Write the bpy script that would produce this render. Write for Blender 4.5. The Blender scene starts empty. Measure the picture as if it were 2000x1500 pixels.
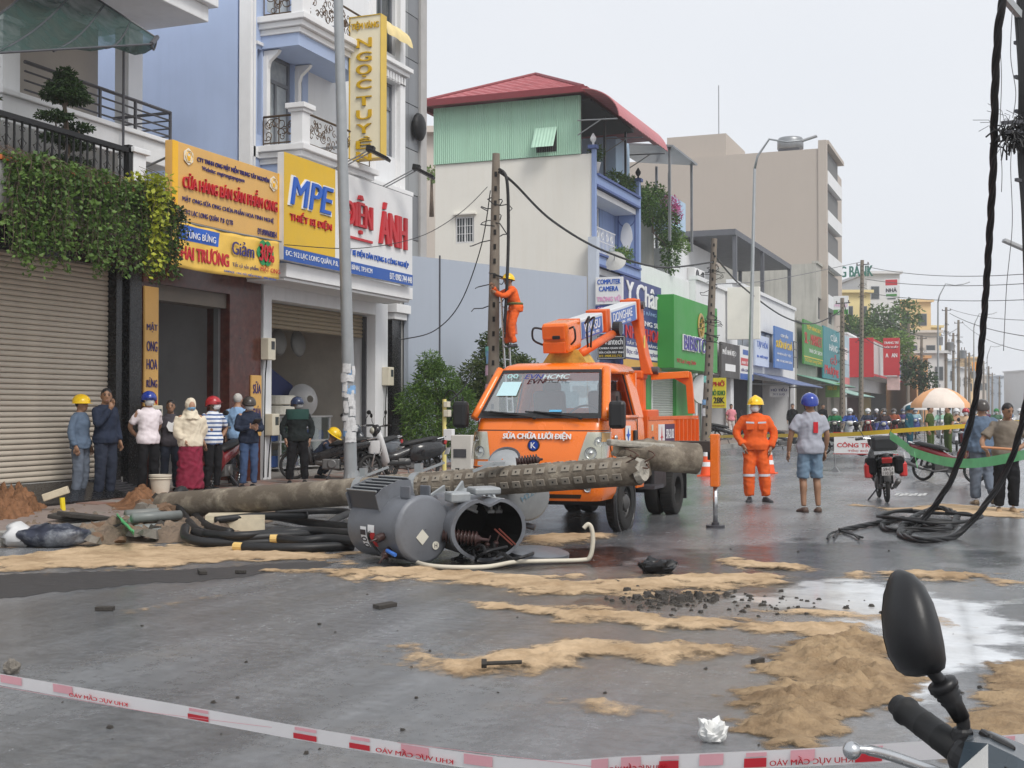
import bpy,math,random
import numpy as np
from mathutils import Vector,Matrix,noise as mnoise

R=math.radians
PI=math.pi
sc=bpy.context.scene
C=sc.collection
# ------------------------------------------------------------------ camera
FPX,HORIZON,VPX,CAM_H=2500.0,800.0,1980.0,1.5
YAW=math.atan((VPX-1000)/FPX)
PITCH=math.atan((HORIZON-750)/FPX)
cam_d=bpy.data.cameras.new('camera')
cam_d.sensor_width=36.0
cam_d.lens=36.0*FPX/2000.0
cam_d.clip_start=0.05
cam_d.clip_end=3000
cam=bpy.data.objects.new('camera',cam_d)
C.objects.link(cam)
cam.location=(0,0,CAM_H)
cam.rotation_euler=(PI/2+PITCH,0,YAW)
sc.camera=cam
# ------------------------------------------------------------------ sky and light (overcast day)
SUN_EL,SUN_AZ=R(50),R(126)
world=bpy.data.worlds.new('World')
sc.world=world
world.use_nodes=True
wn=world.node_tree
wn.nodes.clear()
w_out=wn.nodes.new('ShaderNodeOutputWorld')
w_bg=wn.nodes.new('ShaderNodeBackground')
w_sky=wn.nodes.new('ShaderNodeTexSky')
w_sky.sky_type='NISHITA'
w_sky.sun_disc=False
w_sky.sun_elevation=SUN_EL
w_sky.sun_rotation=SUN_AZ
w_sky.dust_density=6.0
w_sky.air_density=1.0
w_hs=wn.nodes.new('ShaderNodeHueSaturation')
w_hs.inputs['Saturation'].default_value=0.25
w_mix=wn.nodes.new('ShaderNodeMixRGB')
w_mix.inputs[0].default_value=0.86
w_tc=wn.nodes.new('ShaderNodeTexCoord')
w_nz=wn.nodes.new('ShaderNodeTexNoise')
w_nz.inputs['Scale'].default_value=1.6
w_nz.inputs['Detail'].default_value=4
w_rp=wn.nodes.new('ShaderNodeValToRGB')
w_rp.color_ramp.elements[0].position=.3
w_rp.color_ramp.elements[0].color=(7.1,7.5,8.1,1)
w_rp.color_ramp.elements[1].position=.7
w_rp.color_ramp.elements[1].color=(7.9,8.1,8.5,1)
wn.links.new(w_tc.outputs['Generated'],w_nz.inputs['Vector'])
wn.links.new(w_nz.outputs['Fac'],w_rp.inputs['Fac'])
wn.links.new(w_sky.outputs['Color'],w_hs.inputs['Color'])
wn.links.new(w_hs.outputs['Color'],w_mix.inputs[1])
wn.links.new(w_rp.outputs['Color'],w_mix.inputs[2])
wn.links.new(w_mix.outputs['Color'],w_bg.inputs['Color'])
w_bg.inputs['Strength'].default_value=0.086
wn.links.new(w_bg.outputs['Background'],w_out.inputs['Surface'])
sun_d=bpy.data.lights.new('sun','SUN')
sun_d.energy=1.5
sun_d.angle=R(22)
sun_d.color=(1.0,.96,.9)
sun=bpy.data.objects.new('sun',sun_d)
C.objects.link(sun)
_sd=Vector((math.sin(SUN_AZ)*math.cos(SUN_EL),math.cos(SUN_AZ)*math.cos(SUN_EL),math.sin(SUN_EL)))
sun.rotation_euler=_sd.to_track_quat('Z','Y').to_euler()
sun.location=_sd*60
vs=sc.view_settings
vs.view_transform='Standard'
vs.look='None'
vs.exposure=0.5
vs.gamma=1.0
vs.use_curve_mapping=False
sc.cycles.max_bounces=6
sc.cycles.diffuse_bounces=3
sc.cycles.glossy_bounces=3
sc.cycles.volume_bounces=2
sc.cycles.transparent_max_bounces=16
# ------------------------------------------------------------------ pixel -> place
_cr=Vector((math.cos(YAW),math.sin(YAW),0))
_cf0=Vector((-math.sin(YAW),math.cos(YAW),0))
_cf=_cf0*math.cos(PITCH)+Vector((0,0,math.sin(PITCH)))
_cu=Vector((0,0,math.cos(PITCH)))-_cf0*math.sin(PITCH)
EYE=Vector((0,0,CAM_H))
def ray(px,py):return _cf+_cr*((px-1000)/FPX)+_cu*((750-py)/FPX)
def G(px,py,z=0.0): # on the level z
 d=ray(px,py);return EYE+d*((z-CAM_H)/d.z)
def FX(px,py,X): # on the plane x = X (facades along the street)
 d=ray(px,py);return EYE+d*(X/d.x)
def FY(px,py,Y): # on the plane y = Y (walls across)
 d=ray(px,py);return EYE+d*(Y/d.y)
def DP(px,py,t): # at a known distance
 return EYE+ray(px,py)*t
# ------------------------------------------------------------------ materials
MATS={}
def nd(nt,t,**kw):
 n=nt.nodes.new(t)
 for k,v in kw.items():setattr(n,k,v)
 return n
def M(name,col=(.5,.5,.5),rough=.6,metal=0.,var=.12,scale=2.5,bump=0.,bscale=60.,dirt=0.,dcol=(.12,.1,.08),
      dscale=1.2,streak=0.,spec=.5,coat=0.,trans=0.,emit=0.,alpha=1.,rvar=.1,ior=1.45,sub=0.):
 if name in MATS:return MATS[name]
 m=bpy.data.materials.new(name);m.use_nodes=True
 nt=m.node_tree;b=nt.nodes['Principled BSDF']
 b.inputs['Roughness'].default_value=rough
 b.inputs['Metallic'].default_value=metal
 b.inputs['Specular IOR Level'].default_value=spec
 b.inputs['IOR'].default_value=ior
 if coat:b.inputs['Coat Weight'].default_value=coat;b.inputs['Coat Roughness'].default_value=.12
 if trans:b.inputs['Transmission Weight'].default_value=trans
 if alpha<1:b.inputs['Alpha'].default_value=alpha
 tc=nd(nt,'ShaderNodeTexCoord')
 n1=nd(nt,'ShaderNodeTexNoise');n1.inputs['Scale'].default_value=scale;n1.inputs['Detail'].default_value=5
 n1.inputs['Roughness'].default_value=.65
 nt.links.new(tc.outputs['Object'],n1.inputs['Vector'])
 mr=nd(nt,'ShaderNodeMapRange');mr.inputs[1].default_value=.25;mr.inputs[2].default_value=.75
 mr.inputs[3].default_value=1-var;mr.inputs[4].default_value=1+var
 nt.links.new(n1.outputs['Fac'],mr.inputs[0])
 vm=nd(nt,'ShaderNodeVectorMath',operation='SCALE');vm.inputs[0].default_value=col[:3]
 nt.links.new(mr.outputs[0],vm.inputs['Scale'])
 out=vm.outputs[0]
 if dirt or streak:
  n2=nd(nt,'ShaderNodeTexNoise');n2.inputs['Detail'].default_value=6;n2.inputs['Roughness'].default_value=.7
  n2.inputs['Scale'].default_value=dscale
  mp=nd(nt,'ShaderNodeMapping')
  if streak:mp.inputs['Scale'].default_value=(4,4,.22)
  nt.links.new(tc.outputs['Object'],mp.inputs['Vector']);nt.links.new(mp.outputs[0],n2.inputs['Vector'])
  r2=nd(nt,'ShaderNodeMapRange');r2.inputs[1].default_value=.48;r2.inputs[2].default_value=.78
  r2.inputs[3].default_value=0;r2.inputs[4].default_value=dirt or streak
  nt.links.new(n2.outputs['Fac'],r2.inputs[0])
  mx=nd(nt,'ShaderNodeMixRGB');mx.inputs[2].default_value=(*dcol[:3],1)
  nt.links.new(r2.outputs[0],mx.inputs[0]);nt.links.new(out,mx.inputs[1])
  out=mx.outputs[0]
 nt.links.new(out,b.inputs['Base Color'])
 if rvar:
  r3=nd(nt,'ShaderNodeMapRange');r3.inputs[1].default_value=.25;r3.inputs[2].default_value=.75
  r3.inputs[3].default_value=max(.02,rough-rvar);r3.inputs[4].default_value=min(1,rough+rvar)
  nt.links.new(n1.outputs['Fac'],r3.inputs[0]);nt.links.new(r3.outputs[0],b.inputs['Roughness'])
 if bump:
  n4=nd(nt,'ShaderNodeTexNoise');n4.inputs['Scale'].default_value=bscale;n4.inputs['Detail'].default_value=4
  nt.links.new(tc.outputs['Object'],n4.inputs['Vector'])
  bp=nd(nt,'ShaderNodeBump');bp.inputs['Strength'].default_value=bump;bp.inputs['Distance'].default_value=.02
  nt.links.new(n4.outputs['Fac'],bp.inputs['Height']);nt.links.new(bp.outputs[0],b.inputs['Normal'])
 if emit:
  b.inputs['Emission Color'].default_value=(*col[:3],1);b.inputs['Emission Strength'].default_value=emit
 MATS[name]=m
 return m
def srgb(r,g,b,k=1.0):
 f=lambda c:(c/12.92 if c<=.04045 else((c+.055)/1.055)**2.4)
 return tuple(f(c/255.)*k for c in(r,g,b))
# ------------------------------------------------------------------ mesh building
def frame_of(d,up=(0,0,1)):
 d=Vector(d).normalized();u=Vector(up)
 if abs(d.dot(u))>.98:u=Vector((1,0,0))if abs(d.x)<.9 else Vector((0,1,0))
 a=u.cross(d).normalized();return a,d.cross(a).normalized(),d
class MB:
 def __init__(s):s.v=[];s.f=[];s.m=[];s.k=0
 def mat(s,k):s.k=k;return s
 def add(s,vs,fs):
  o=len(s.v);s.v+=[tuple(v)for v in vs]
  for f in fs:s.f.append(tuple(i+o for i in f));s.m.append(s.k)
  return s
 def box(s,x0,x1,y0,y1,z0,z1):
  vs=[(x,y,z)for z in(z0,z1)for y in(y0,y1)for x in(x0,x1)]
  return s.add(vs,[(0,2,3,1),(4,5,7,6),(0,1,5,4),(2,6,7,3),(0,4,6,2),(1,3,7,5)])
 def cbox(s,c,d):return s.box(c[0]-d[0]/2,c[0]+d[0]/2,c[1]-d[1]/2,c[1]+d[1]/2,c[2]-d[2]/2,c[2]+d[2]/2)
 def obox(s,c,ax,ay,az,d): # box with its own axes
  c=Vector(c);ax,ay,az=(Vector(a).normalized()for a in(ax,ay,az));vs=[]
  for k in(-.5,.5):
   for j in(-.5,.5):
    for i in(-.5,.5):vs.append(c+ax*d[0]*i+ay*d[1]*j+az*d[2]*k)
  return s.add(vs,[(0,2,3,1),(4,5,7,6),(0,1,5,4),(2,6,7,3),(0,4,6,2),(1,3,7,5)])
 def bar(s,p0,p1,w,h=None,up=(0,0,1)):
  p0,p1=Vector(p0),Vector(p1);a,b,d=frame_of(p1-p0,up)
  return s.obox((p0+p1)/2,a,b,d,(w,h or w,(p1-p0).length))
 def tube(s,pts,r,n=8,caps=True,closed=False,flat=1.0,up=(0,0,1)):
  pts=[Vector(p)for p in pts];N=len(pts);vs=[];fs=[]
  rr=r if isinstance(r,(list,tuple))else[r]*N
  prev=None
  for i,p in enumerate(pts):
   if closed:d=pts[(i+1)%N]-pts[i-1]
   else:d=pts[min(i+1,N-1)]-pts[max(i-1,0)]
   if d.length<1e-9:d=Vector((0,0,1))
   if prev is None:a,b,d=frame_of(d,up)
   else:
    d.normalize();a=(prev-d*prev.dot(d))
    a=a.normalized()if a.length>1e-6 else frame_of(d,up)[0]
    b=d.cross(a).normalized()
   prev=a
   ri=rr[i];ra,rb=ri if isinstance(ri,(tuple,list))else(ri,ri*flat)
   for k in range(n):
    t=2*PI*k/n;vs.append(p+a*(ra*math.cos(t))+b*(rb*math.sin(t)))
  for i in range(N if closed else N-1):
   for k in range(n):
    j=(i+1)%N;k2=(k+1)%n
    fs.append((i*n+k,i*n+k2,j*n+k2,j*n+k))
  if caps and not closed:
   fs.append(tuple(range(n))[::-1]);fs.append(tuple((N-1)*n+k for k in range(n)))
  return s.add(vs,fs)
 def cyl(s,p0,p1,r0,r1=None,n=16,caps=True):return s.tube([p0,p1],[r0,r0 if r1 is None else r1],n,caps)
 def lathe(s,prof,n=20,c=(0,0,0),axis=(0,0,1),cap=True):
  a,b,d=frame_of(axis);c=Vector(c);vs=[];fs=[]
  for r,z in prof:
   for k in range(n):
    t=2*PI*k/n;vs.append(c+d*z+(a*math.cos(t)+b*math.sin(t))*max(r,1e-4))
  for i in range(len(prof)-1):
   for k in range(n):
    k2=(k+1)%n;fs.append((i*n+k,i*n+k2,(i+1)*n+k2,(i+1)*n+k))
  if cap:fs.append(tuple(range(n))[::-1]);fs.append(tuple((len(prof)-1)*n+k for k in range(n)))
  return s.add(vs,fs)
 def torus(s,c,axis,r,w,n=24,m=8,flat=1.0):
  a,b,d=frame_of(axis);c=Vector(c);vs=[];fs=[]
  for i in range(n):
   t=2*PI*i/n;e=a*math.cos(t)+b*math.sin(t)
   for j in range(m):
    u=2*PI*j/m;vs.append(c+e*(r+w*math.cos(u))+d*(w*flat*math.sin(u)))
  for i in range(n):
   for j in range(m):
    fs.append((i*m+j,((i+1)%n)*m+j,((i+1)%n)*m+(j+1)%m,i*m+(j+1)%m))
  return s.add(vs,fs)
 def sph(s,c,r,nu=14,nv=9,ax=None):
  rx,ry,rz=r if isinstance(r,(tuple,list))else(r,r,r);c=Vector(c);vs=[];fs=[]
  A=ax or(Vector((1,0,0)),Vector((0,1,0)),Vector((0,0,1)))
  for j in range(nv+1):
   p=PI*j/nv
   for i in range(nu):
    t=2*PI*i/nu;q=max(math.sin(p),1e-3)
    vs.append(c+A[0]*(rx*q*math.cos(t))+A[1]*(ry*q*math.sin(t))+A[2]*(-rz*math.cos(p)))
  for j in range(nv):
   for i in range(nu):fs.append((j*nu+i,j*nu+(i+1)%nu,(j+1)*nu+(i+1)%nu,(j+1)*nu+i))
  return s.add(vs,fs)
 def prism(s,poly,o,u,v,n,d): # polygon in the plane (o,u,v), thickness d along n
  o,u,v,n=(Vector(q)for q in(o,u,v,n));N=len(poly)
  vs=[o+u*a+v*b for a,b in poly]+[o+u*a+v*b+n*d for a,b in poly]
  fs=[tuple(range(N))[::-1],tuple(range(N,2*N))]+[(i,(i+1)%N,N+(i+1)%N,N+i)for i in range(N)]
  return s.add(vs,fs)
 def quad(s,*p):return s.add(p,[tuple(range(len(p)))])
 def loft(s,rings,caps=True,closed=True):
  n=len(rings[0]);vs=[p for r in rings for p in r];fs=[]
  for i in range(len(rings)-1):
   for k in range(n if closed else n-1):
    k2=(k+1)%n;fs.append((i*n+k,i*n+k2,(i+1)*n+k2,(i+1)*n+k))
  if caps:fs.append(tuple(range(n))[::-1]);fs.append(tuple((len(rings)-1)*n+k for k in range(n)))
  return s.add(vs,fs)
 def mesh(s,name,mats=None,smooth=False):
  me=bpy.data.meshes.new(name);me.from_pydata([tuple(v)for v in s.v],[],s.f);me.update()
  for m in(mats if isinstance(mats,(list,tuple))else[mats]):
   if m:me.materials.append(m)
  if any(s.m):me.polygons.foreach_set('material_index',s.m)
  if smooth:me.shade_smooth();
  return me
 def build(s,name,mats,parent=None,smooth=False,bevel=0.,sub=0,auto=None):
  me=s.mesh(name,mats,smooth)
  if auto is not None:
   me.shade_smooth();me.set_sharp_from_angle(angle=R(auto))
  return link(name,me,parent,bevel,sub)
def fix_normals(me):
 import bmesh
 bm=bmesh.new();bm.from_mesh(me);bmesh.ops.recalc_face_normals(bm,faces=bm.faces);bm.to_mesh(me);bm.free()
def link(name,me,parent=None,bevel=0.,sub=0):
 fix_normals(me)
 o=bpy.data.objects.new(name,me);C.objects.link(o)
 if parent is not None:
  o.parent=parent
  if parent.get('_w'):o.matrix_parent_inverse=Matrix.Translation(-parent.location)
  if parent.parent is not None and parent.parent.get('_w'):pass
 if bevel:
  b=o.modifiers.new('bevel','BEVEL');b.width=bevel;b.segments=2;b.limit_method='ANGLE';b.angle_limit=R(40)
 if sub:
  q=o.modifiers.new('sub','SUBSURF');q.levels=sub;q.render_levels=sub
 return o
def tag(o,label=None,cat=None,group=None,kind=None):
 if label:o['label']=label
 if cat:o['category']=cat
 if group:o['group']=group
 if kind:o['kind']=kind
 return o
def thing(name,label,cat,loc=(0,0,0),rotz=0.,group=None,world=False):
 o=bpy.data.objects.new(name,None);C.objects.link(o);o.location=loc;o.rotation_euler=(0,0,rotz)
 o.empty_display_size=.1
 if world:o['_w']=1 # parts are given in place coordinates
 return tag(o,label,cat,group)
def copy_tree(o,parent=None):
 c=o.copy();C.objects.link(c)
 if parent is not None:c.parent=parent
 for ch in[q for q in KIDS(o)]:copy_tree(ch,c)
 return c
def KIDS(o):return list(o.children)
# lettering: collected first, turned to meshes in one go at the end
TEXTS=[]
FUSED=[]
def lettering(parent,s,mat,o,u,v,w,h,d=.01,name='lettering',bold=.0,slant=0.):
 c=bpy.data.curves.new('txt','FONT');c.body=s.replace('Đ','Ð');c.size=1;c.offset=.015 if any(q in 'ƠỚỜỞỠỢơớờởỡợ' for q in s)else 0;c.shear=slant
 c.resolution_u=3
 t=bpy.data.objects.new('txt',c);C.objects.link(t)
 TEXTS.append((t,parent,name,mat,Vector(o),Vector(u),Vector(v),w,h,d,bold))
def flush():
 dg=bpy.context.evaluated_depsgraph_get()
 got=[(t,bpy.data.meshes.new_from_object(t.evaluated_get(dg)))for t in[q[0]for q in TEXTS]+[q[0]for q in FUSED]]
 got={t.name:m for t,m in got}
 for t,parent,name,mat,o,u,v,w,h,d,bold in TEXTS:
  me0=got[t.name];n=len(me0.vertices)
  if n:
   co=np.empty(n*3);me0.vertices.foreach_get('co',co);co=co.reshape(-1,3)
   lo=co.min(0);hi=co.max(0);sp=np.maximum(hi-lo,1e-6)
   uu=(co[:,0]-lo[0])/sp[0]*w;vv=(co[:,1]-lo[1])/sp[1]*h
   nn=u.cross(v).normalized()
   base=np.array(o)+np.outer(uu,np.array(u))+np.outer(vv,np.array(v))
   fr=base+np.array(nn)*d
   polys=[tuple(p.vertices)for p in me0.polygons]
   cnt={}
   for p in polys:
    for i in range(len(p)):
     a,b=p[i],p[(i+1)%len(p)];k=(min(a,b),max(a,b));cnt.setdefault(k,[]).append((a,b))
   side=[(e[0][1],e[0][0],e[0][0]+n,e[0][1]+n)for e in cnt.values()if len(e)==1]
   V0=[tuple(x)for x in fr]+[tuple(x)for x in base];F0=polys+side;vs_,fs_=list(V0),list(F0)
   if bold>.025: # heavier strokes: shifted copies, each a hair lower than the first
    for j,sg in enumerate((-1,1,-2,2)[:4 if bold>.045 else 2]):
     q=np.array(u)*(sg*min(bold,.08)*h*.36)-np.array(nn)*min(.0012*(j+1),d*.2*(j+1));b0=len(vs_);vs_+=[tuple(np.array(x)+q)for x in V0];fs_+=[tuple(i+b0 for i in f)for f in F0]
   m2=bpy.data.meshes.new(name)
   m2.from_pydata(vs_,[],fs_)
   m2.materials.append(mat)
   ob=bpy.data.objects.new(name,m2);C.objects.link(ob);ob.parent=parent
   wr=parent
   while wr is not None and not wr.get('_w'):wr=wr.parent
   if parent.get('_w'):ob.matrix_parent_inverse=Matrix.Translation(-parent.location)
  c=t.data;bpy.data.objects.remove(t);bpy.data.curves.remove(c);bpy.data.meshes.remove(me0)
 for t,fn in FUSED:
  me0=got[t.name];m1=t.data;bpy.data.objects.remove(t);bpy.data.meshes.remove(m1);fn(me0)
def vnoise(x,y,seed=0):
 xi=np.floor(x).astype(np.int64);yi=np.floor(y).astype(np.int64);fx=x-xi;fy=y-yi
 fx=fx*fx*(3-2*fx);fy=fy*fy*(3-2*fy)
 def h(a,b):
  n=(a*374761393+b*668265263+seed*974711)&0xffffffff
  n=((n^(n>>13))*1274126177)&0xffffffff
  return((n^(n>>16))&0xffff)/65535.
 return(h(xi,yi)*(1-fx)+h(xi+1,yi)*fx)*(1-fy)+(h(xi,yi+1)*(1-fx)+h(xi+1,yi+1)*fx)*fy
def fbm(x,y,o=4,seed=0):
 s=0;a=.5;t=0
 for i in range(o):s=s+a*vnoise(x*2**i,y*2**i,seed+i);t+=a;a*=.55
 return s/t
X_,Y_,Z_=Vector((1,0,0)),Vector((0,1,0)),Vector((0,0,1))
# ------------------------------------------------------------------ the street
KERB,FAC,SW=-10.3,-13.4,0.15 # kerb line, facade line, pavement level
def asphalt_mat():
 m=bpy.data.materials.new('wet_asphalt');m.use_nodes=True;nt=m.node_tree;b=nt.nodes['Principled BSDF']
 L=nt.links.new;tc=nd(nt,'ShaderNodeTexCoord')
 def noise(scale,det=5,st=None,rough=.6):
  n=nd(nt,'ShaderNodeTexNoise');n.inputs['Scale'].default_value=scale;n.inputs['Detail'].default_value=det
  n.inputs['Roughness'].default_value=rough
  if st:
   mp=nd(nt,'ShaderNodeMapping');mp.inputs['Scale'].default_value=st;mp.inputs['Rotation'].default_value=(0,0,R(6)if st[1]<2 else-YAW-R(7))
   L(tc.outputs['Object'],mp.inputs[0]);L(mp.outputs[0],n.inputs['Vector'])
  else:L(tc.outputs['Object'],n.inputs['Vector'])
  return n.outputs['Fac']
 def rng(x,a,b_,c,d):
  r=nd(nt,'ShaderNodeMapRange');L(x,r.inputs[0])
  for i,q in enumerate((a,b_,c,d)):r.inputs[i+1].default_value=q
  return r.outputs[0]
 def mul(x,y):
  q=nd(nt,'ShaderNodeMath',operation='MULTIPLY');L(x,q.inputs[0])
  if isinstance(y,float):q.inputs[1].default_value=y
  else:L(y,q.inputs[1])
  return q.outputs[0]
 fine=noise(170,4,rough=.8);mid=noise(13,8,rough=.8);scr=noise(1.0,7,(.7,16,1),.72);big=noise(.55,5);tracks=noise(1.0,5,(2.4,.10,1));wet=noise(.32,6,(1.0,.45,1),.68)
 val=mul(mul(rng(fine,.3,.7,.5,1.5),rng(mid,.3,.7,.66,1.34)),mul(rng(big,.3,.7,.72,1.22),mul(rng(tracks,.35,.65,.8,1.18),rng(scr,.28,.5,.8,1.02))))
 vm=nd(nt,'ShaderNodeVectorMath',operation='SCALE');vm.inputs[0].default_value=(.155,.160,.168);L(val,vm.inputs['Scale'])
 # beige silt dried on parts of the road
 silt=rng(noise(.8,7,(1,.5,1),.72),.56,.74,0,.30)
 mx=nd(nt,'ShaderNodeMixRGB');mx.inputs[2].default_value=(.2,.165,.12,1);L(silt,mx.inputs[0]);L(vm.outputs[0],mx.inputs[1])
 L(mx.outputs[0],b.inputs['Base Color'])
 rough=nd(nt,'ShaderNodeMath',operation='ADD');L(rng(wet,.40,.66,.10,.36),rough.inputs[0]);L(rng(mid,.3,.7,-.05,.08),rough.inputs[1])
 L(rough.outputs[0],b.inputs['Roughness'])
 bp=nd(nt,'ShaderNodeBump');bp.inputs['Strength'].default_value=.22;bp.inputs['Distance'].default_value=.006
 L(fine,bp.inputs['Height'])
 bp2=nd(nt,'ShaderNodeBump');bp2.inputs['Strength'].default_value=.16;bp2.inputs['Distance'].default_value=.02
 L(mid,bp2.inputs['Height']);L(bp.outputs[0],bp2.inputs['Normal']);L(bp2.outputs[0],b.inputs['Normal'])
 return m
ASPH=asphalt_mat()
mb=MB();mb.quad((-160,-30,-.02),(160,-30,-.02),(160,480,-.02),(-160,480,-.02))
tag(mb.build('ground',M('bare_ground',(.2,.18,.16),.9,var=.2,scale=.3)),kind='structure')
mb=MB();mb.quad((KERB,-20,0),(2.2,-20,0),(2.2,420,0),(KERB,420,0))
tag(mb.build('road',ASPH),kind='structure')
# pavement with kerb stones, left side
PAVE=M('pavement_tile',(.25,.2,.18),.6,var=.25,scale=6,bump=.2,dirt=.6,dcol=(.26,.2,.14),dscale=.8)
mb=MB();mb.quad((-40,-20,SW),(KERB-.2,-20,SW),(KERB-.2,420,SW),(-40,420,SW))
side=mb.build('pavement',PAVE);tag(side,kind='structure')
KST=M('kerb_stone',(.33,.32,.3),.8,var=.2,dirt=.5,bump=.3)
mb=MB();mb.box(KERB-.2,KERB+.02,.02,.98,0,SW+.004);_k=mb.mesh('kerb_stone',[KST])
for i in range(2,110):
 o=bpy.data.objects.new('kerb_stone',_k);C.objects.link(o);o.location=(0,i,0);o.parent=side
# pavement tiles nearest the shops, told apart between the feet of the bystanders
TIL=[M('paving_slab_red',(.27,.16,.13),.55,var=.25,scale=5,dirt=.6,dcol=(.25,.2,.15)),M('paving_slab_grey',(.27,.24,.22),.55,var=.25,scale=5,dirt=.6,dcol=(.25,.2,.15))]
tm=[]
for q in TIL:
 mb=MB();mb.box(-.19,.19,-.19,.19,0,.012);tm.append(mb.mesh('paving_slab',[q]))
rng=random.Random(3)
n_t=0
for iy in range(40):
 for ix in range(7):
  x=KERB-.42-ix*.4;y=15.0+iy*.4
  if x<FAC+.1:continue
  if y<17.5 and x>-12.2:continue
  o=bpy.data.objects.new('paving_slab',tm[(ix+iy)%2 if rng.random()<.9 else 0]);C.objects.link(o)
  o.location=(x,y,SW+rng.uniform(-.003,.004));o.rotation_euler=(rng.uniform(-.008,.008),rng.uniform(-.008,.008),rng.uniform(-.01,.01));o.parent=side
# right-hand pavement
mb=MB();mb.quad((2.2,-20,SW),(30,-20,SW),(30,420,SW),(2.2,420,SW));mb.quad((2.2,-20,0),(2.2,-20,SW),(2.2,420,SW),(2.2,420,0))
tag(mb.build('pavement',PAVE),kind='structure')
# ------------------------------------------------------------------ sand, soil and water on the road
def sand_mat(name,col,dark,sc_=1.6,clod=.6):
 m=bpy.data.materials.new(name);m.use_nodes=True;nt=m.node_tree;b=nt.nodes['Principled BSDF'];L=nt.links.new
 tc=nd(nt,'ShaderNodeTexCoord');n=nd(nt,'ShaderNodeTexNoise');n.inputs['Scale'].default_value=sc_;n.inputs['Detail'].default_value=8;n.inputs['Roughness'].default_value=.75
 L(tc.outputs['Object'],n.inputs['Vector']);r=nd(nt,'ShaderNodeValToRGB')
 r.color_ramp.elements[0].position=.36;r.color_ramp.elements[0].color=(*dark,1);r.color_ramp.elements[1].position=.6;r.color_ramp.elements[1].color=(*col,1)
 L(n.outputs['Fac'],r.inputs[0]);L(r.outputs[0],b.inputs['Base Color']);b.inputs['Roughness'].default_value=.9;b.inputs['Specular IOR Level'].default_value=.2
 n2=nd(nt,'ShaderNodeTexNoise');n2.inputs['Scale'].default_value=55;n2.inputs['Detail'].default_value=5;L(tc.outputs['Object'],n2.inputs['Vector'])
 n3=nd(nt,'ShaderNodeTexNoise');n3.inputs['Scale'].default_value=14;n3.inputs['Detail'].default_value=6;n3.inputs['Roughness'].default_value=.7;L(tc.outputs['Object'],n3.inputs['Vector'])
 b1=nd(nt,'ShaderNodeBump');b1.inputs['Strength'].default_value=.5;b1.inputs['Distance'].default_value=.01;L(n2.outputs['Fac'],b1.inputs['Height'])
 b2=nd(nt,'ShaderNodeBump');b2.inputs['Strength'].default_value=clod;b2.inputs['Distance'].default_value=.04;L(n3.outputs['Fac'],b2.inputs['Height']);L(b1.outputs[0],b2.inputs['Normal']);L(b2.outputs[0],b.inputs['Normal'])
 return m
def feather(m,w=.1,amp=.3,ns=9.,top=1.0):
 nt=m.node_tree;b=nt.nodes['Principled BSDF'];L=nt.links.new;at=nd(nt,'ShaderNodeAttribute');at.attribute_name='edge'
 tc=nd(nt,'ShaderNodeTexCoord');n=nd(nt,'ShaderNodeTexNoise');n.inputs['Scale'].default_value=ns;n.inputs['Detail'].default_value=8;n.inputs['Roughness'].default_value=.7;L(tc.outputs['Object'],n.inputs['Vector'])
 a=nd(nt,'ShaderNodeMath',operation='MULTIPLY_ADD');a.inputs[1].default_value=amp;L(n.outputs['Fac'],a.inputs[0]);L(at.outputs['Fac'],a.inputs[2])
 r=nd(nt,'ShaderNodeMapRange');r.inputs[1].default_value=amp*.5;r.inputs[2].default_value=amp*.5+w;r.inputs[4].default_value=top;L(a.outputs[0],r.inputs[0]);L(r.outputs[0],b.inputs['Alpha']);return m
SAND=sand_mat('damp_sand',(.58,.425,.27),(.33,.225,.13))
SAND_H=sand_mat('heaped_sand',(.42,.30,.18),(.215,.145,.085),2.2,.9)
feather(SAND,.2,.75,6);feather(SAND_H,.1,.4,9)
SOIL=sand_mat('red_soil',(.31,.155,.08),(.15,.075,.038),3,1.)
def pip(x,y,poly):
 ins=np.zeros(x.shape,bool);n=len(poly);dist=np.full(x.shape,1e9)
 for i in range(n):
  x1,y1=poly[i];x2,y2=poly[(i+1)%n]
  c=((y1>y)!=(y2>y))&(x<(x2-x1)*(y-y1)/((y2-y1)if y2!=y1 else 1e-9)+x1);ins^=c
  dx,dy=x2-x1,y2-y1;t=np.clip(((x-x1)*dx+(y-y1)*dy)/(dx*dx+dy*dy+1e-12),0,1)
  dist=np.minimum(dist,np.hypot(x-x1-t*dx,y-y1-t*dy))
 return ins,dist
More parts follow.
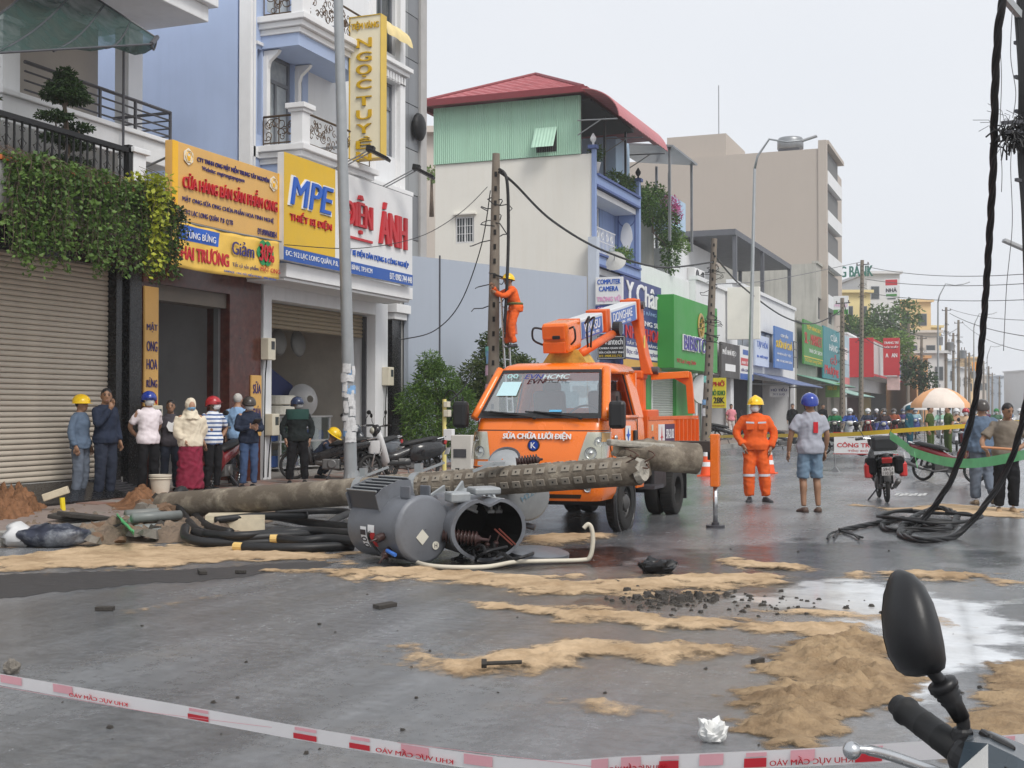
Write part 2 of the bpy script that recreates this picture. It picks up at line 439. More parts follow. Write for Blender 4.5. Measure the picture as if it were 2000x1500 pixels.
def ground_patch(name,poly_px,mat,label,cat,h=.03,step=.04,edge=.12,rag=.10,rough=.7,seed=1,z0=.004,ns=3.0,level=0.,pts=None,flat=False,holes=0.):
 P=pts or[tuple(G(px,py,level)[:2])for px,py in poly_px]
 xs=[p[0]for p in P];ys=[p[1]for p in P]
 gx=np.arange(min(xs)-.15,max(xs)+.15,step);gy=np.arange(min(ys)-.15,max(ys)+.15,step)
 X,Y=np.meshgrid(gx,gy);ins,d=pip(X,Y,P);sd=np.where(ins,d,-d)
 nz=fbm(X*ns,Y*ns,5,seed);sd=sd+(nz-.5)*3.2*rag
 if holes:sd=np.minimum(sd,(fbm(X*1.7+9,Y*1.7,5,seed+7)-holes)*.8)
 k=np.clip(sd/edge,0,1);k=k*k*(3-2*k)
 clod=fbm(X*7,Y*7,5,seed+3)*.6+fbm(X*19,Y*19,4,seed+9)*.4-.0;big=fbm(X*1.3,Y*1.3,3,seed+5)
 H=k*h*(.35+.9*big+rough*(clod-.45)*2)if not flat else k*0
 H=np.maximum(H,0);keep=sd>-.14
 Z=level+z0+H
 idx=-np.ones(X.shape,int);cell=keep[:-1,:-1]|keep[1:,:-1]|keep[:-1,1:]|keep[1:,1:]
 if flat:cell=keep[:-1,:-1]&keep[1:,:-1]&keep[:-1,1:]&keep[1:,1:]
 use=np.zeros(X.shape,bool);use[:-1,:-1]|=cell;use[1:,:-1]|=cell;use[:-1,1:]|=cell;use[1:,1:]|=cell
 idx[use]=np.arange(use.sum());J,I=np.nonzero(cell)
 faces=np.stack([idx[J,I],idx[J,I+1],idx[J+1,I+1],idx[J+1,I]],1).tolist()
 vs=np.stack([X[use],Y[use],Z[use]],1).tolist()
 me=bpy.data.meshes.new(name);me.from_pydata(vs,[],faces);me.materials.append(mat);me.shade_smooth()
 me.attributes.new('edge','FLOAT','POINT').data.foreach_set('value',sd[use].astype(np.float32))
 o=bpy.data.objects.new(name,me);C.objects.link(o)
 return tag(o,label,cat,kind='stuff')
ground_patch('sand_heap',[(1395,1390),(1430,1355),(1500,1325),(1470,1300),(1510,1265),(1580,1236),(1690,1228),(1750,1250),(1785,1310),(1772,1365),(1715,1415),(1690,1440),(1600,1466),(1480,1442),(1410,1432)],
             SAND_H,'thick heap of damp brown sand dumped near the motorbike mirror','sand',h=.045,step=.016,edge=.4,rag=.2,rough=2.6,seed=2)
ground_patch('sand_streak',[(755,1287),(800,1262),(900,1278),(1040,1258),(1120,1246),(1250,1252),(1350,1252),(1490,1270),(1440,1290),(1300,1302),(1200,1292),(1080,1312),(1000,1326),(900,1322),(780,1308)],
             SAND,'tan sand streak with a dark bolt lying on it','sand',h=.026,step=.022,edge=.25,rag=.14,rough=2.0,seed=4)
ground_patch('sand_streak',[(900,1176),(1080,1186),(1200,1188),(1350,1203),(1500,1213),(1640,1212),(1720,1222),(1760,1245),(1600,1262),(1450,1238),(1300,1233),(1150,1218),(1020,1203)],
             SAND,'long tan sand streak running into the brown heap','sand',h=.022,step=.026,edge=.3,rag=.26,rough=2.0,seed=6)
ground_patch('sand_streak',[(1480,1190),(1600,1192),(1730,1197),(1872,1210),(1850,1224),(1740,1224),(1600,1207)],
             SAND,'narrow sand tongue beside the black rubble on the pale spill','sand',h=.018,step=.035,edge=.2,rag=.22,seed=8)
ground_patch('sand_streak',[(1390,1096),(1450,1090),(1560,1103),(1650,1113),(1800,1118),(1920,1123),(2000,1138),(1900,1144),(1750,1132),(1600,1121),(1480,1117)],
             SAND,'sand line across the wet road between cable coil and pale spill','sand',h=.028,step=.04,edge=.3,rag=.28,rough=1.5,seed=10)
ground_patch('sand_streak',[(540,1116),(700,1110),(850,1107),(1000,1117),(1150,1133),(1300,1120),(1500,1126),(1570,1138),(1400,1152),(1250,1167),(1100,1167),(1000,1152),(850,1141),(700,1131)],
             SAND,'broad sand band spread in front of the crashed transformers','sand',h=.02,step=.035,edge=.3,rag=.34,rough=1.8,seed=12)
ground_patch('sand_streak',[(-60,1090),(150,1070),(330,1064),(500,1067),(640,1074),(700,1085),(720,1101),(600,1096),(450,1100),(300,1111),(150,1116),(-60,1113)],
             SAND,'wide sand band along the gutter below the shuttered shop','sand',h=.018,step=.045,edge=.3,rag=.42,rough=1.6,seed=14)
ground_patch('sand_streak',[(1000,1050),(1080,1044),(1200,1041),(1228,1050),(1150,1061),(1060,1069),(1005,1067)],
             SAND,'small sand patch before the front wheel of the orange truck','sand',h=.03,step=.04,edge=.2,rag=.12,seed=16)
ground_patch('sand_streak',[(1060,1362),(1150,1365),(1230,1374),(1330,1393),(1235,1409),(1180,1401),(1110,1385)],
             SAND,'small sand smear between the brown heap and the tape','sand',h=.03,step=.02,edge=.12,rag=.08,rough=1.,seed=18)
ground_patch('sand_streak',[(1800,1420),(1840,1370),(1900,1325),(1960,1288),(2060,1250),(2150,1480),(1960,1500),(1860,1470)],
             SAND_H,'brown sand drift under the parked motorbike handlebar','sand',h=.025,step=.02,edge=.25,rag=.16,rough=1.8,seed=20)
ground_patch('sand_streak',[(1640,983),(1750,992),(1830,984),(1900,988),(2010,996),(2010,1012),(1900,1010),(1750,1001)],
             SAND,'thin brown sand trail behind the cable coil','sand',h=.015,step=.07,edge=.3,rag=.2,seed=22)
ground_patch('sand_streak',[(250,1192),(330,1178),(415,1164),(400,1170),(320,1186),(262,1197)],
             SAND,'faint orange sand smear on the open grey road','sand',h=.01,step=.03,edge=.1,rag=.05,seed=24)
# pale water film, oil stain, dark fresh asphalt
DUST=feather(M('sand_dust',(.34,.265,.18),.8,var=.2,scale=6),.9,2.2,3.5,.16)
def film(name,poly,mat,label,cat,z0,step=.05,rag=.2,seed=3,holes=0.):
 return ground_patch(name,poly,mat,label,cat,step=step,rag=rag,seed=seed,z0=z0,flat=True,holes=holes)
MILK=M('milky_water',(.62,.64,.66),.12,var=.25,scale=3,rvar=.08,spec=.7,bump=.05,bscale=9)
WATER=M('standing_water',(.06,.063,.07),.2,var=.3,scale=3,rvar=.1,spec=.6,bump=.12,bscale=25)
OIL=M('transformer_oil',(.030,.022,.022),.22,var=.4,scale=3,rvar=.12,spec=.5)
feather(MILK,.22,.6,3.5,1.);feather(WATER,.6,1.3,2.2,.8);feather(OIL,.2,.4,5,.9)
film('pale_spill',[(1420,1175),(1600,1130),(1760,1135),(1850,1165),(2010,1175),(2030,1290),(1930,1310),(1850,1350),(1800,1420),(1700,1440),(1760,1340),(1700,1240),(1560,1190)],MILK,
     'milky white spill drying on the road behind the mirror','spill',.002,.04,.25,5)
film('water_puddle',[(1300,1080),(1500,1050),(1800,1060),(1980,1080),(1950,1125),(1750,1150),(1500,1180),(1250,1200),(1050,1180),(1150,1140)],WATER,
     'thin rain puddle spread over the open road','puddle',.0012,.06,.5,9)
film('oil_stain',[(720,1085),(850,1075),(1050,1075),(1230,1062),(1290,1080),(1220,1110),(1050,1117),(860,1116),(740,1108)],OIL,
     'dark oil stain leaking from the crashed transformers','oil',.003,.035,.18,11)
film('sand_dust',[(700,1100),(1000,1095),(1300,1100),(1600,1120),(1900,1190),(1900,1300),(1750,1480),(1400,1450),(1100,1400),(800,1330),(740,1270),(900,1200),(700,1140)],DUST,'thin film of sand washed over the road between the streaks','sand',.003,.06,.3,21)
film('oil_stain',[(-40,1128),(140,1122),(300,1117),(480,1106),(640,1100),(600,1110),(430,1128),(240,1142),(90,1158),(-40,1168)],M('fresh_asphalt',(.045,.042,.042),.55,var=.3,scale=8,bump=.3,bscale=150),
     'dark strip of fresh asphalt beside the gutter sand','asphalt',.002,.06,.1,13)
# manhole frame near the loaded motorcycle: faded stripe marks
mb=MB()
for i in range(7):
 p=G(1752+i*9,966+(i%2));mb.box(p.x-.03,p.x+.03,p.y-.35,p.y+.35,.004,.006)
tag(mb.build('road_marking',M('worn_paint',(.45,.45,.44),.7,var=.4,scale=20)),kind='structure')
# red soil piles at the dug hole (left)
ground_patch('soil_pile',[(-120,1010),(-20,962),(60,965),(120,1000),(128,1022),(60,1038),(-100,1050)],SOIL,
             'pile of loose reddish soil at the kerb before the shutter','soil',h=.36,step=.03,edge=.6,rag=.2,rough=1.2,seed=31,level=.0)
ground_patch('soil_pile',[(232,985),(258,960),(300,958),(318,975),(290,992),(250,995)],SOIL,
             'small reddish soil mound beside the white bucket','soil',h=.17,step=.02,edge=.3,rag=.08,rough=1.2,seed=33,level=SW)
ground_patch('broken_ground',[(-60,1010),(150,990),(260,985),(420,985),(520,1000),(480,1030),(420,1055),(250,1062),(-60,1068)],sand_mat('rubble_dirt',(.27,.2,.145),(.14,.11,.085),3,1.),
             'torn-up dirt and rubble along the gutter by the fallen pole','dirt',h=.09,step=.035,edge=.3,rag=.25,rough=2.0,seed=35)
# ------------------------------------------------------------------ building kit
def wall(parent,name,mat,axis,P,a0,a1,z0,z1,ops=(),th=.2,face=1):
 """flat wall with real openings. axis 'x': plane x=P, runs along y; axis 'y': plane y=P, runs along x; th goes behind."""
 A=sorted({a0,a1,*[min(max(q,a0),a1)for o in ops for q in o[:2]]});Zs=sorted({z0,z1,*[min(max(q,z0),z1)for o in ops for q in o[2:4]]})
 f=(lambda a,z,d:(P-face*d,a,z))if axis=='x' else(lambda a,z,d:(a,P+d*face,z))
 mb=MB()
 solid=lambda i,j:0<=i<len(A)-1 and 0<=j<len(Zs)-1 and not any(o[0]<(A[i]+A[i+1])/2<o[1]and o[2]<(Zs[j]+Zs[j+1])/2<o[3]for o in ops)
 for i in range(len(A)-1):
  for j in range(len(Zs)-1):
   if not solid(i,j):continue
   a,b,c,d=A[i],A[i+1],Zs[j],Zs[j+1]
   mb.quad(f(a,c,0),f(b,c,0),f(b,d,0),f(a,d,0));mb.quad(f(a,c,th),f(a,d,th),f(b,d,th),f(b,c,th))
   if not solid(i-1,j):mb.quad(f(a,c,0),f(a,d,0),f(a,d,th),f(a,c,th))
   if not solid(i+1,j):mb.quad(f(b,c,0),f(b,c,th),f(b,d,th),f(b,d,0))
   if not solid(i,j-1):mb.quad(f(a,c,0),f(a,c,th),f(b,c,th),f(b,c,0))
   if not solid(i,j+1):mb.quad(f(a,d,0),f(b,d,0),f(b,d,th),f(a,d,th))
 me=mb.mesh(name,[mat])
 import bmesh
 bm=bmesh.new();bm.from_mesh(me);bmesh.ops.remove_doubles(bm,verts=bm.verts,dist=1e-4);bm.to_mesh(me);bm.free()
 return link(name,me,parent)
def part(parent,name,mat,*boxes,bevel=0.):
 mb=MB()
 for b in boxes:mb.box(*b)
 return mb.build(name,mat,parent,bevel=bevel)
def window(parent,axis,P,a0,a1,z0,z1,fm,gm,n=2,fw=.06,dp=.08,transom=0.,face=1,name='window'):
 g=lambda a,b,c,d,p0,p1:((min(P-face*p0,P-face*p1),max(P-face*p0,P-face*p1),a,b,c,d)if axis=='x' else(a,b,min(P+face*p0,P+face*p1),max(P+face*p0,P+face*p1),c,d))
 bx=[g(a0,a0+fw,z0,z1,0,dp),g(a1-fw,a1,z0,z1,0,dp),g(a0+fw,a1-fw,z0,z0+fw,0,dp),g(a0+fw,a1-fw,z1-fw,z1,0,dp)]
 zt=z1-fw-transom if transom else z1-fw
 if transom:bx.append(g(a0+fw,a1-fw,zt-fw,zt,.005,dp-.005))
 W=(a1-a0-2*fw)/n
 for i in range(1,n):bx.append(g(a0+fw+W*i-fw/2,a0+fw+W*i+fw/2,z0+fw,zt-(fw if transom else 0),.005,dp-.005))
 o=part(parent,name,fm,*bx)
 for i in range(n):
  part(o,'pane',gm,g(a0+fw+W*i,a0+fw+W*(i+1),z0+fw,zt-(fw if transom else 0),dp*.5,dp*.5+.012))
 if transom:part(o,'pane',gm,g(a0+fw,a1-fw,zt,z1-fw,dp*.5,dp*.5+.012))
 return o
def shutter(parent,axis,P,a0,a1,z0,z1,mat,pitch=.08,name='shutter_slat',face=1):
 f=(lambda a,z,d:(P-face*d,a,z))if axis=='x' else(lambda a,z,d:(a,P+d*face,z))
 mb=MB();prof=[(.03,0),(.006,.010),(0,.03),(.004,.055),(.022,.074)]
 mb.loft([[f(a,zz*pitch/.08,d)for d,zz in prof]for a in(a0,a1)],caps=False,closed=False)
 me=mb.mesh(name,[mat],smooth=True)
 for i in range(int((z1-z0)/pitch)):
  o=bpy.data.objects.new(name,me);C.objects.link(o);o.parent=parent
  o.matrix_parent_inverse=Matrix.Translation(-parent.location)if parent.get('_w')else Matrix()
  o.location=(0,0,z0+i*pitch)
WHITE_T=M('letter_white',(.8,.8,.8),.45,var=.06)
RED_T=M('letter_red',srgb(190,30,40),.4,var=.08)
BLUE_T=M('letter_blue',srgb(30,90,185),.4,var=.08)
NAVY_T=M('letter_navy',srgb(50,40,110),.4,var=.08)
YEL_T=M('letter_yellow',srgb(225,190,40),.4,var=.08)
DARK_T=M('letter_dark',srgb(40,35,45),.4,var=.08)
GOLD_T=M('letter_gold',srgb(205,165,30),.35,var=.1)
PINK_T=M('letter_pink',srgb(222,165,200),.4,var=.06)
GREEN_T=M('letter_green',srgb(40,120,60),.4,var=.06)
def sign(name,label,axis,P,a0,a1,z0,z1,mat,th=.12,texts=(),bands=(),frame=None,cat='sign',group=None,face=1):
 """board with raised lettering; texts: (string, material, u, v, w, h as shares of the board, bold, depth[, slant])"""
 base=(P-th/2,(a0+a1)/2,z0)if axis=='x' else((a0+a1)/2,P+th/2,z0)
 t=thing(name,label,cat,base,group=group,world=True)
 b=(P-th,P,a0,a1,z0,z1)if axis=='x' else(a0,a1,P,P+th,z0,z1)
 part(t,'board',mat,b,bevel=.008)
 u,n=(Y_,X_)if axis=='x' else(X_,-Y_)
 o=Vector((P,a0,z0))if axis=='x' else Vector((a0,P,z0));W,H=a1-a0,z1-z0
 for(m,u0,v0,w,h)in bands:
  q=o+u*(u0*W)+Z_*(v0*H);mb=MB();mb.prism([(0,0),(w*W,0),(w*W,h*H),(0,h*H)],q+n*.001,u,Z_,n,.006);mb.build('band',m,t)
 for tx in texts:
  s,m,u0,v0,w,h,bold,dp=tx[:8]
  lettering(t,s,m,o+u*(u0*W)+Z_*(v0*H)+n*.008,u,Z_,w*W,h*H,dp,bold=bold,slant=tx[8]if len(tx)>8 else 0)
 if frame:
  fm,fw=frame
  if axis=='x':part(t,'frame',fm,(P-th-.01,P+.02,a0-fw,a0,z0-fw,z1+fw),(P-th-.01,P+.02,a1,a1+fw,z0-fw,z1+fw),(P-th-.01,P+.02,a0,a1,z0-fw,z0),(P-th-.01,P+.02,a0,a1,z1,z1+fw))
  else:part(t,'frame',fm,(a0-fw,a0,P-.02,P+th+.01,z0-fw,z1+fw),(a1,a1+fw,P-.02,P+th+.01,z0-fw,z1+fw),(a0,a1,P-.02,P+th+.01,z0-fw,z0),(a0,a1,P-.02,P+th+.01,z1,z1+fw))
 return t
# ---- foliage
def leaf_mat(name,c1,c2):
 if name in MATS:return MATS[name]
 m=bpy.data.materials.new(name);m.use_nodes=True;nt=m.node_tree;b=nt.nodes['Principled BSDF'];L=nt.links.new
 g=nd(nt,'ShaderNodeNewGeometry');r=nd(nt,'ShaderNodeValToRGB');r.color_ramp.elements[0].color=(*c1,1);r.color_ramp.elements[1].color=(*c2,1)
 L(g.outputs['Random Per Island'],r.inputs[0]);L(r.outputs[0],b.inputs['Base Color']);b.inputs['Roughness'].default_value=.5
 b.inputs['Specular IOR Level'].default_value=.35
 tr=nd(nt,'ShaderNodeBsdfTranslucent');ad=nd(nt,'ShaderNodeMixShader');ad.inputs[0].default_value=.25
 L(r.outputs[0],tr.inputs['Color']);L(b.outputs[0],ad.inputs[1]);L(tr.outputs[0],ad.inputs[2]);L(ad.outputs[0],nt.nodes['Material Output'].inputs['Surface'])
 MATS[name]=m;return m
LEAF_D=leaf_mat('leaf_dark',(.012,.030,.010),(.055,.10,.03))
LEAF_M=leaf_mat('leaf_mid',(.030,.075,.018),(.12,.21,.05))
LEAF_L=leaf_mat('leaf_light',(.075,.15,.03),(.22,.33,.08))
LEAF_Y=leaf_mat('leaf_yellow',(.22,.28,.02),(.50,.52,.06))
BARK=M('bark',(.16,.12,.09),.9,var=.3,scale=12,bump=.6,bscale=30)
def leaves(mb,pts,size,rnd,droop=.3,narrow=.45):
 """pointed four-sided leaves, lightly folded, at pts [(p, outward)]"""
 for p,nrm in pts:
  s=size*rnd.uniform(.6,1.35)
  d=Vector((rnd.gauss(0,1),rnd.gauss(0,1),rnd.gauss(0,.7)-droop))+nrm*.9
  if d.length<.01:continue
  d.normalize();w=d.cross(Vector((rnd.gauss(0,1),rnd.gauss(0,1),rnd.gauss(0,1)+1.2)))
  if w.length<.01:continue
  w.normalize();up=w.cross(d);c=Vector(p)
  mb.add([c,c+d*s*.5+w*s*narrow*.5+up*s*.08,c+d*s,c+d*s*.5-w*s*narrow*.5+up*s*.08],[(0,1,2,3)])
def cloud_pts(rnd,n,blobs,shell=.55):
 """points in a set of ellipsoid clumps [(center, (rx,ry,rz))]"""
 vol=[b[1][0]*b[1][1]*b[1][2]for b in blobs];out=[]
 w=[v**.7 for v in vol]
 for b in rnd.choices(blobs,w,k=n):
  while True:
   q=Vector((rnd.uniform(-1,1),rnd.uniform(-1,1),rnd.uniform(-1,1)))
   if q.length<=1 and(q.length>shell or rnd.random()<.3):break
  r=b[1];out.append((Vector(b[0])+Vector((q.x*r[0],q.y*r[1],q.z*r[2])),q))
 return out
def tree(name,label,base,trunk_pts,blobs,n,size,lm,seed,r0=.08,group=None,limb=True,narrow=.45,cat='tree'):
 rnd=random.Random(seed);t=thing(name,label,cat,base,group=group,world=True);B=Vector(base)
 mb=MB();tp=[B+Vector(p)for p in trunk_pts];mb.tube(tp,[r0*(1-.6*i/max(1,len(tp)-1))for i in range(len(tp))],8)
 if limb:
  for c,r in blobs:
   k=min(tp,key=lambda q:(q-(B+Vector(c))).length+(0 if q.z<(B+Vector(c)).z else 1));e=B+Vector(c)
   mb.tube([k,(k+e)/2+Vector((rnd.uniform(-.1,.1),rnd.uniform(-.1,.1),.05)),e],[r0*.45,r0*.3,r0*.12],5)
 mb.build('trunk',BARK,t,smooth=True)
 mb=MB();leaves(mb,cloud_pts(rnd,n,[(B+Vector(c),r)for c,r in blobs]),size,rnd,narrow=narrow)
 mb.build('crown',lm,t)
 return t
# ------------------------------------------------------------------ near shop-houses on the left
W_PLAS=M('white_plaster',(.74,.75,.76),.75,var=.05,scale=1.2,streak=.22,dcol=(.42,.42,.4),bump=.08,bscale=90)
W_TRIM=M('white_trim',(.78,.78,.78),.6,var=.05,dirt=.12,dcol=(.45,.43,.4))
B_PLAS=M('blue_plaster',srgb(172,188,218),.75,var=.06,scale=.8,streak=.2,dcol=srgb(140,155,185),bump=.06,bscale=90)
G_PLAS=M('dim_plaster',(.68,.69,.70),.8,var=.08,scale=.8,dirt=.2)
BLACK_ST=M('black_granite',(.012,.012,.013),.25,var=.3,scale=30,rvar=.08,dirt=.2,dcol=(.1,.09,.08))
MARBLE=M('brown_marble',(.075,.018,.012),.2,var=.5,scale=8,rvar=.05,dirt=.35,dcol=(.2,.11,.08),dscale=6)
SHUT=M('beige_shutter',srgb(205,194,178),.5,var=.06,scale=3,dirt=.25,dcol=srgb(165,152,136),metal=.0)
CONC=M('concrete',(.36,.355,.34),.85,var=.15,scale=2,streak=.4,dcol=(.15,.14,.13),bump=.25,bscale=40)
IRON=M('black_iron',(.015,.015,.016),.5,var=.2,metal=.3)
STEEL=M('grey_steel',(.28,.29,.3),.4,metal=.6,var=.15)
DSTEEL=M('dark_steel',(.09,.09,.1),.45,metal=.4,var=.2)
GLASS=M('window_glass',(.05,.06,.065),.06,var=.2,rvar=.03,spec=.7)
GLASS_C=M('curtained_glass',(.33,.36,.38),.12,var=.2,scale=6,rvar=.04,spec=.7)
FR_GREY=M('grey_frame',(.17,.18,.2),.4,var=.08)
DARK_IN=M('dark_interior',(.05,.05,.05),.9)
BEIGE_BOX=M('beige_plastic',srgb(212,205,185),.5,var=.08,dirt=.2)
# --- shuttered house
h=thing('shuttered_house','house with closed beige roller shutter under a vine-covered terrace','house',(-15,14,SW),world=True)
shutter(h,'x',-13.62,10.6,17.02,.42,3.9,SHUT,.081)
part(h,'shutter_light_block',DARK_IN,(-13.8,-13.7,10.5,17.1,.3,4.0));part(h,'shutter_rail',BLACK_ST,(-13.72,-13.52,17.02,17.12,.16,3.9))  # unseen dark panel added behind the slats to block light through the gaps
part(h,'column',BLACK_ST,(-14.2,FAC,17.125,17.44,.15,4.3),bevel=.01)
part(h,'column',BLACK_ST,(-14.2,FAC-.06,16.86,17.0,.15,4.3));part(h,'column',BLACK_ST,(-14.2,FAC-.055,10.2,10.6,.15,4.3))
part(h,'lintel',BLACK_ST,(-14.2,FAC+.02,10.0,17.46,3.78,4.36))
part(h,'floor_plinth',CONC,(-18,-13.5,10.0,17.1,.15,.41))
mb=MB();mb.prism([(0,0),(.95,0),(.95,.03),(0,.25)],(-13.5,13.2,.155),X_,Z_,Y_,2.95);mb.build('ramp',BLACK_ST,h)
mb=MB();mb.prism([(0,0),(.8,0),(.8,.02),(0,.22)],(-13.5,16.2,.155),X_,Z_,Y_,.62);mb.build('ramp',DSTEEL,h)
for i in range(7):
 mb=MB();mb.box(-13.45+i*.11,-13.41+i*.11,16.2,16.82,.38-i*.029,.405-i*.029);mb.build('ramp_bar',DSTEEL,h)
part(h,'terrace_slab',CONC,(-17,-12.35,9.5,16.55,4.37,4.5),bevel=.02)
part(h,'planter',CONC,(-12.6,-12.2,9.5,16.6,4.12,4.74),bevel=.02)
part(h,'planter_trim',M('terracotta_trim',srgb(196,110,60),.7,var=.2),(-12.64,-12.16,9.5,16.63,4.741,4.80))
part(h,'terrace_pillar',W_PLAS,(-12.75,-12.45,15.98,16.28,4.5,5.42),(-12.8,-12.4,15.93,16.33,5.42,5.5),bevel=.01)
# iron railing with scrolls
part(h,'railing_rail',IRON,(-12.56,-12.46,9.5,15.98,5.40,5.47),(-12.55,-12.47,9.5,15.98,4.86,4.89))
mb=MB();mb.box(-.012,.012,-.012,.012,0,.54);_b=mb.mesh('baluster',[IRON])
mb=MB()
for s in(-1,1):
 mb.tube([(0,s*(.012+.035*(1-math.cos(t*2.2))),.1+.33*t/PI*1.0+.05*math.sin(t*2))for t in np.linspace(0,PI,14)],.006,4)
 mb.tube([(0,s*.03+.025*math.cos(a)*s,.44+.025*math.sin(a))for a in np.linspace(0,5.5,10)],.006,4)
_sc=mb.mesh('scroll',[IRON])
for i in range(44):
 y=9.6+i*.146
 if y>15.9:break
 o=link('baluster',_b,h);o.location=(-12.51,y,4.87)
 if i%2==0:o2=bpy.data.objects.new('scroll',_sc);C.objects.link(o2);o2.parent=o
part(h,'railing_post',IRON,(-12.56,-12.46,15.88,15.97,4.5,5.52))
# recessed upper floor behind the terrace
part(h,'terrace_wall',W_PLAS,(-15.3,-15.1,9.5,14.45,4.5,8.45))
part(h,'terrace_wall_band',B_PLAS,(-15.1,-15.06,9.5,14.4,5.0,5.25))
part(h,'door_recess',M('beige_inside',srgb(168,160,150),.85,var=.06),(-15.6,-15.5,14.4,18.86,6.2,8.45))
part(h,'upper_slab',W_PLAS,(-17,-13.72,14.6,18.75,5.72,6.12),(-17,-13.66,14.55,18.8,6.12,6.2),bevel=.012)
part(h,'lower_wall',W_PLAS,(-15.2,-15.0,14.45,18.7,4.5,5.72))
part(h,'upper_column',W_PLAS,(-15.12,-14.82,18.86,19.26,4.5,8.4))
part(h,'upper_column',W_PLAS,(-14.2,-13.85,14.75,15.1,6.2,7.25),(-14.25,-13.8,14.7,15.15,7.25,7.33))
part(h,'roof_slab',W_PLAS,(-18,-13.35,12,19.2,8.42,8.7),(-18,-13.22,12,19.32,8.7,8.95),bevel=.015)
mb=MB()
for k in range(4):mb.tube([(-13.78,15.12,6.30+k*.14),(-13.78,18.68,6.30+k*.14),(-15.0,18.68,6.30+k*.14)],.016 if k<3 else.03,6)
mb.build('balcony_rail',DSTEEL,h)
for y in(15.9,16.8,17.7,18.66):part(h,'balcony_post',DSTEEL,(-13.8,-13.76,y,y+.04,6.2,6.74))
mb=MB();mb.tube([(-13.6,17.18,5.3),(-13.6,17.18,7.7)],.022,6);mb.build('conduit',DSTEEL,h)
# shade net over the terrace
def net_mat():
 m=bpy.data.materials.new('shade_net');m.use_nodes=True;nt=m.node_tree;b=nt.nodes['Principled BSDF'];L=nt.links.new
 b.inputs['Base Color'].default_value=(.012,.045,.038,1);b.inputs['Roughness'].default_value=.8
 tc=nd(nt,'ShaderNodeTexCoord');n=nd(nt,'ShaderNodeTexNoise');n.inputs['Scale'].default_value=3;L(tc.outputs['Object'],n.inputs['Vector'])
 r=nd(nt,'ShaderNodeMapRange');r.inputs[1].default_value=.3;r.inputs[2].default_value=.7;r.inputs[3].default_value=.6;r.inputs[4].default_value=.9;L(n.outputs['Fac'],r.inputs[0]);L(r.outputs[0],b.inputs['Alpha'])
 return m
t=thing('shade_net','dark green shade net stretched over the terrace of the shuttered house','net',(-13,14,7.5),world=True)
c00,c10,c11,c01=FX(-150,112,-12.3),FX(296,86,-12.9),FX(306,74,-13.2),FX(100,-60,-14.8)
mb=MB();N=16;rows=[]
for j in range(9):
 v=j/8;row=[]
 for i in range(N+1):
  u=i/N;p=(c00*(1-u)+c10*u)*(1-v)+(c01*(1-u)+c11*u)*v
  sag=.16*abs(math.sin(u*PI*4))*math.sin(v*PI)+.12*math.sin(v*PI)
  row.append(p-Z_*sag)
 rows.append(row)
mb.loft(rows,caps=False,closed=False);mb.build('mesh_cloth',net_mat(),t,smooth=True)
for i in(0,4,8,12,16):
 mb=MB();mb.tube([rows[j][i]-Z_*.02 for j in range(9)],.018,6);mb.build('wire_support',DSTEEL,t)
mb=MB();mb.tube([c10,c11+(c11-c10)*.1],.04,8);mb.tube([c00,c10],.018,6);mb.tube([c01,c11],.018,6);mb.build('end_pipe',DSTEEL,t)
# topiary trees and plants on the terrace
def topiary(bx,by,hgt,label,seed):
 pads=[((0,0,hgt*.84),(.26,.30,.12)),((0,0,hgt*.93),(.16,.17,.11)),((.02,-.02,hgt*.77),(.32,.42,.07)),((0,-.22,hgt*.60),(.26,.26,.045)),((0,.26,hgt*.56),(.24,.22,.045)),((0,-.2,hgt*.44),(.24,.24,.045)),((0,.2,hgt*.42),(.26,.26,.05)),((0,.05,hgt*.27),(.3,.40,.06)),((0,-.1,hgt*.14),(.26,.36,.06))]
 tree('topiary_tree',label,(bx,by,4.62),[(0,0,0),(.03,.02,hgt*.4),(-.02,0,hgt*.7),(0,0,hgt*.9)],pads,9000,.06,LEAF_D,seed,.05,group='clipped trees on the terrace')
topiary(-12.95,15.05,1.92,'tiered clipped topiary tree rising over the terrace railing beside the white pillar',5)
topiary(-12.95,13.15,1.95,'tiered clipped topiary tree on the terrace below the hanging edge of the shade net',6)
for i,(y,lab)in enumerate(((14.75,'spiky potted palm plant at the foot of the topiary tree'),(14.2,'spiky potted palm plant along the terrace railing'))):
 t=thing('potted_plant',lab,'plant',(-12.7,y,4.8),world=True);rnd=random.Random(40+i)
 part(t,'pot',M('clay_pot',srgb(180,100,62),.8,var=.2),(-12.82,-12.58,y-.12,y+.12,4.5,4.82),bevel=.03)
 mb=MB()
 for k in range(34):
  a=rnd.uniform(0,2*PI);e=rnd.uniform(.4,1.3);L_=rnd.uniform(.3,.5);d=Vector((math.cos(a)*math.cos(e),math.sin(a)*math.cos(e),math.sin(e)));w=d.cross(Z_).normalized()*.025;c=Vector((-12.7,y,4.85))
  mb.add([c-w*.5,c+w*.5,c+d*L_*.6+w-Z_*.02,c+d*L_-Z_*.12,c+d*L_*.6-w-Z_*.02],[(0,1,2,3,4)])
 mb.build('frond',LEAF_M,t)
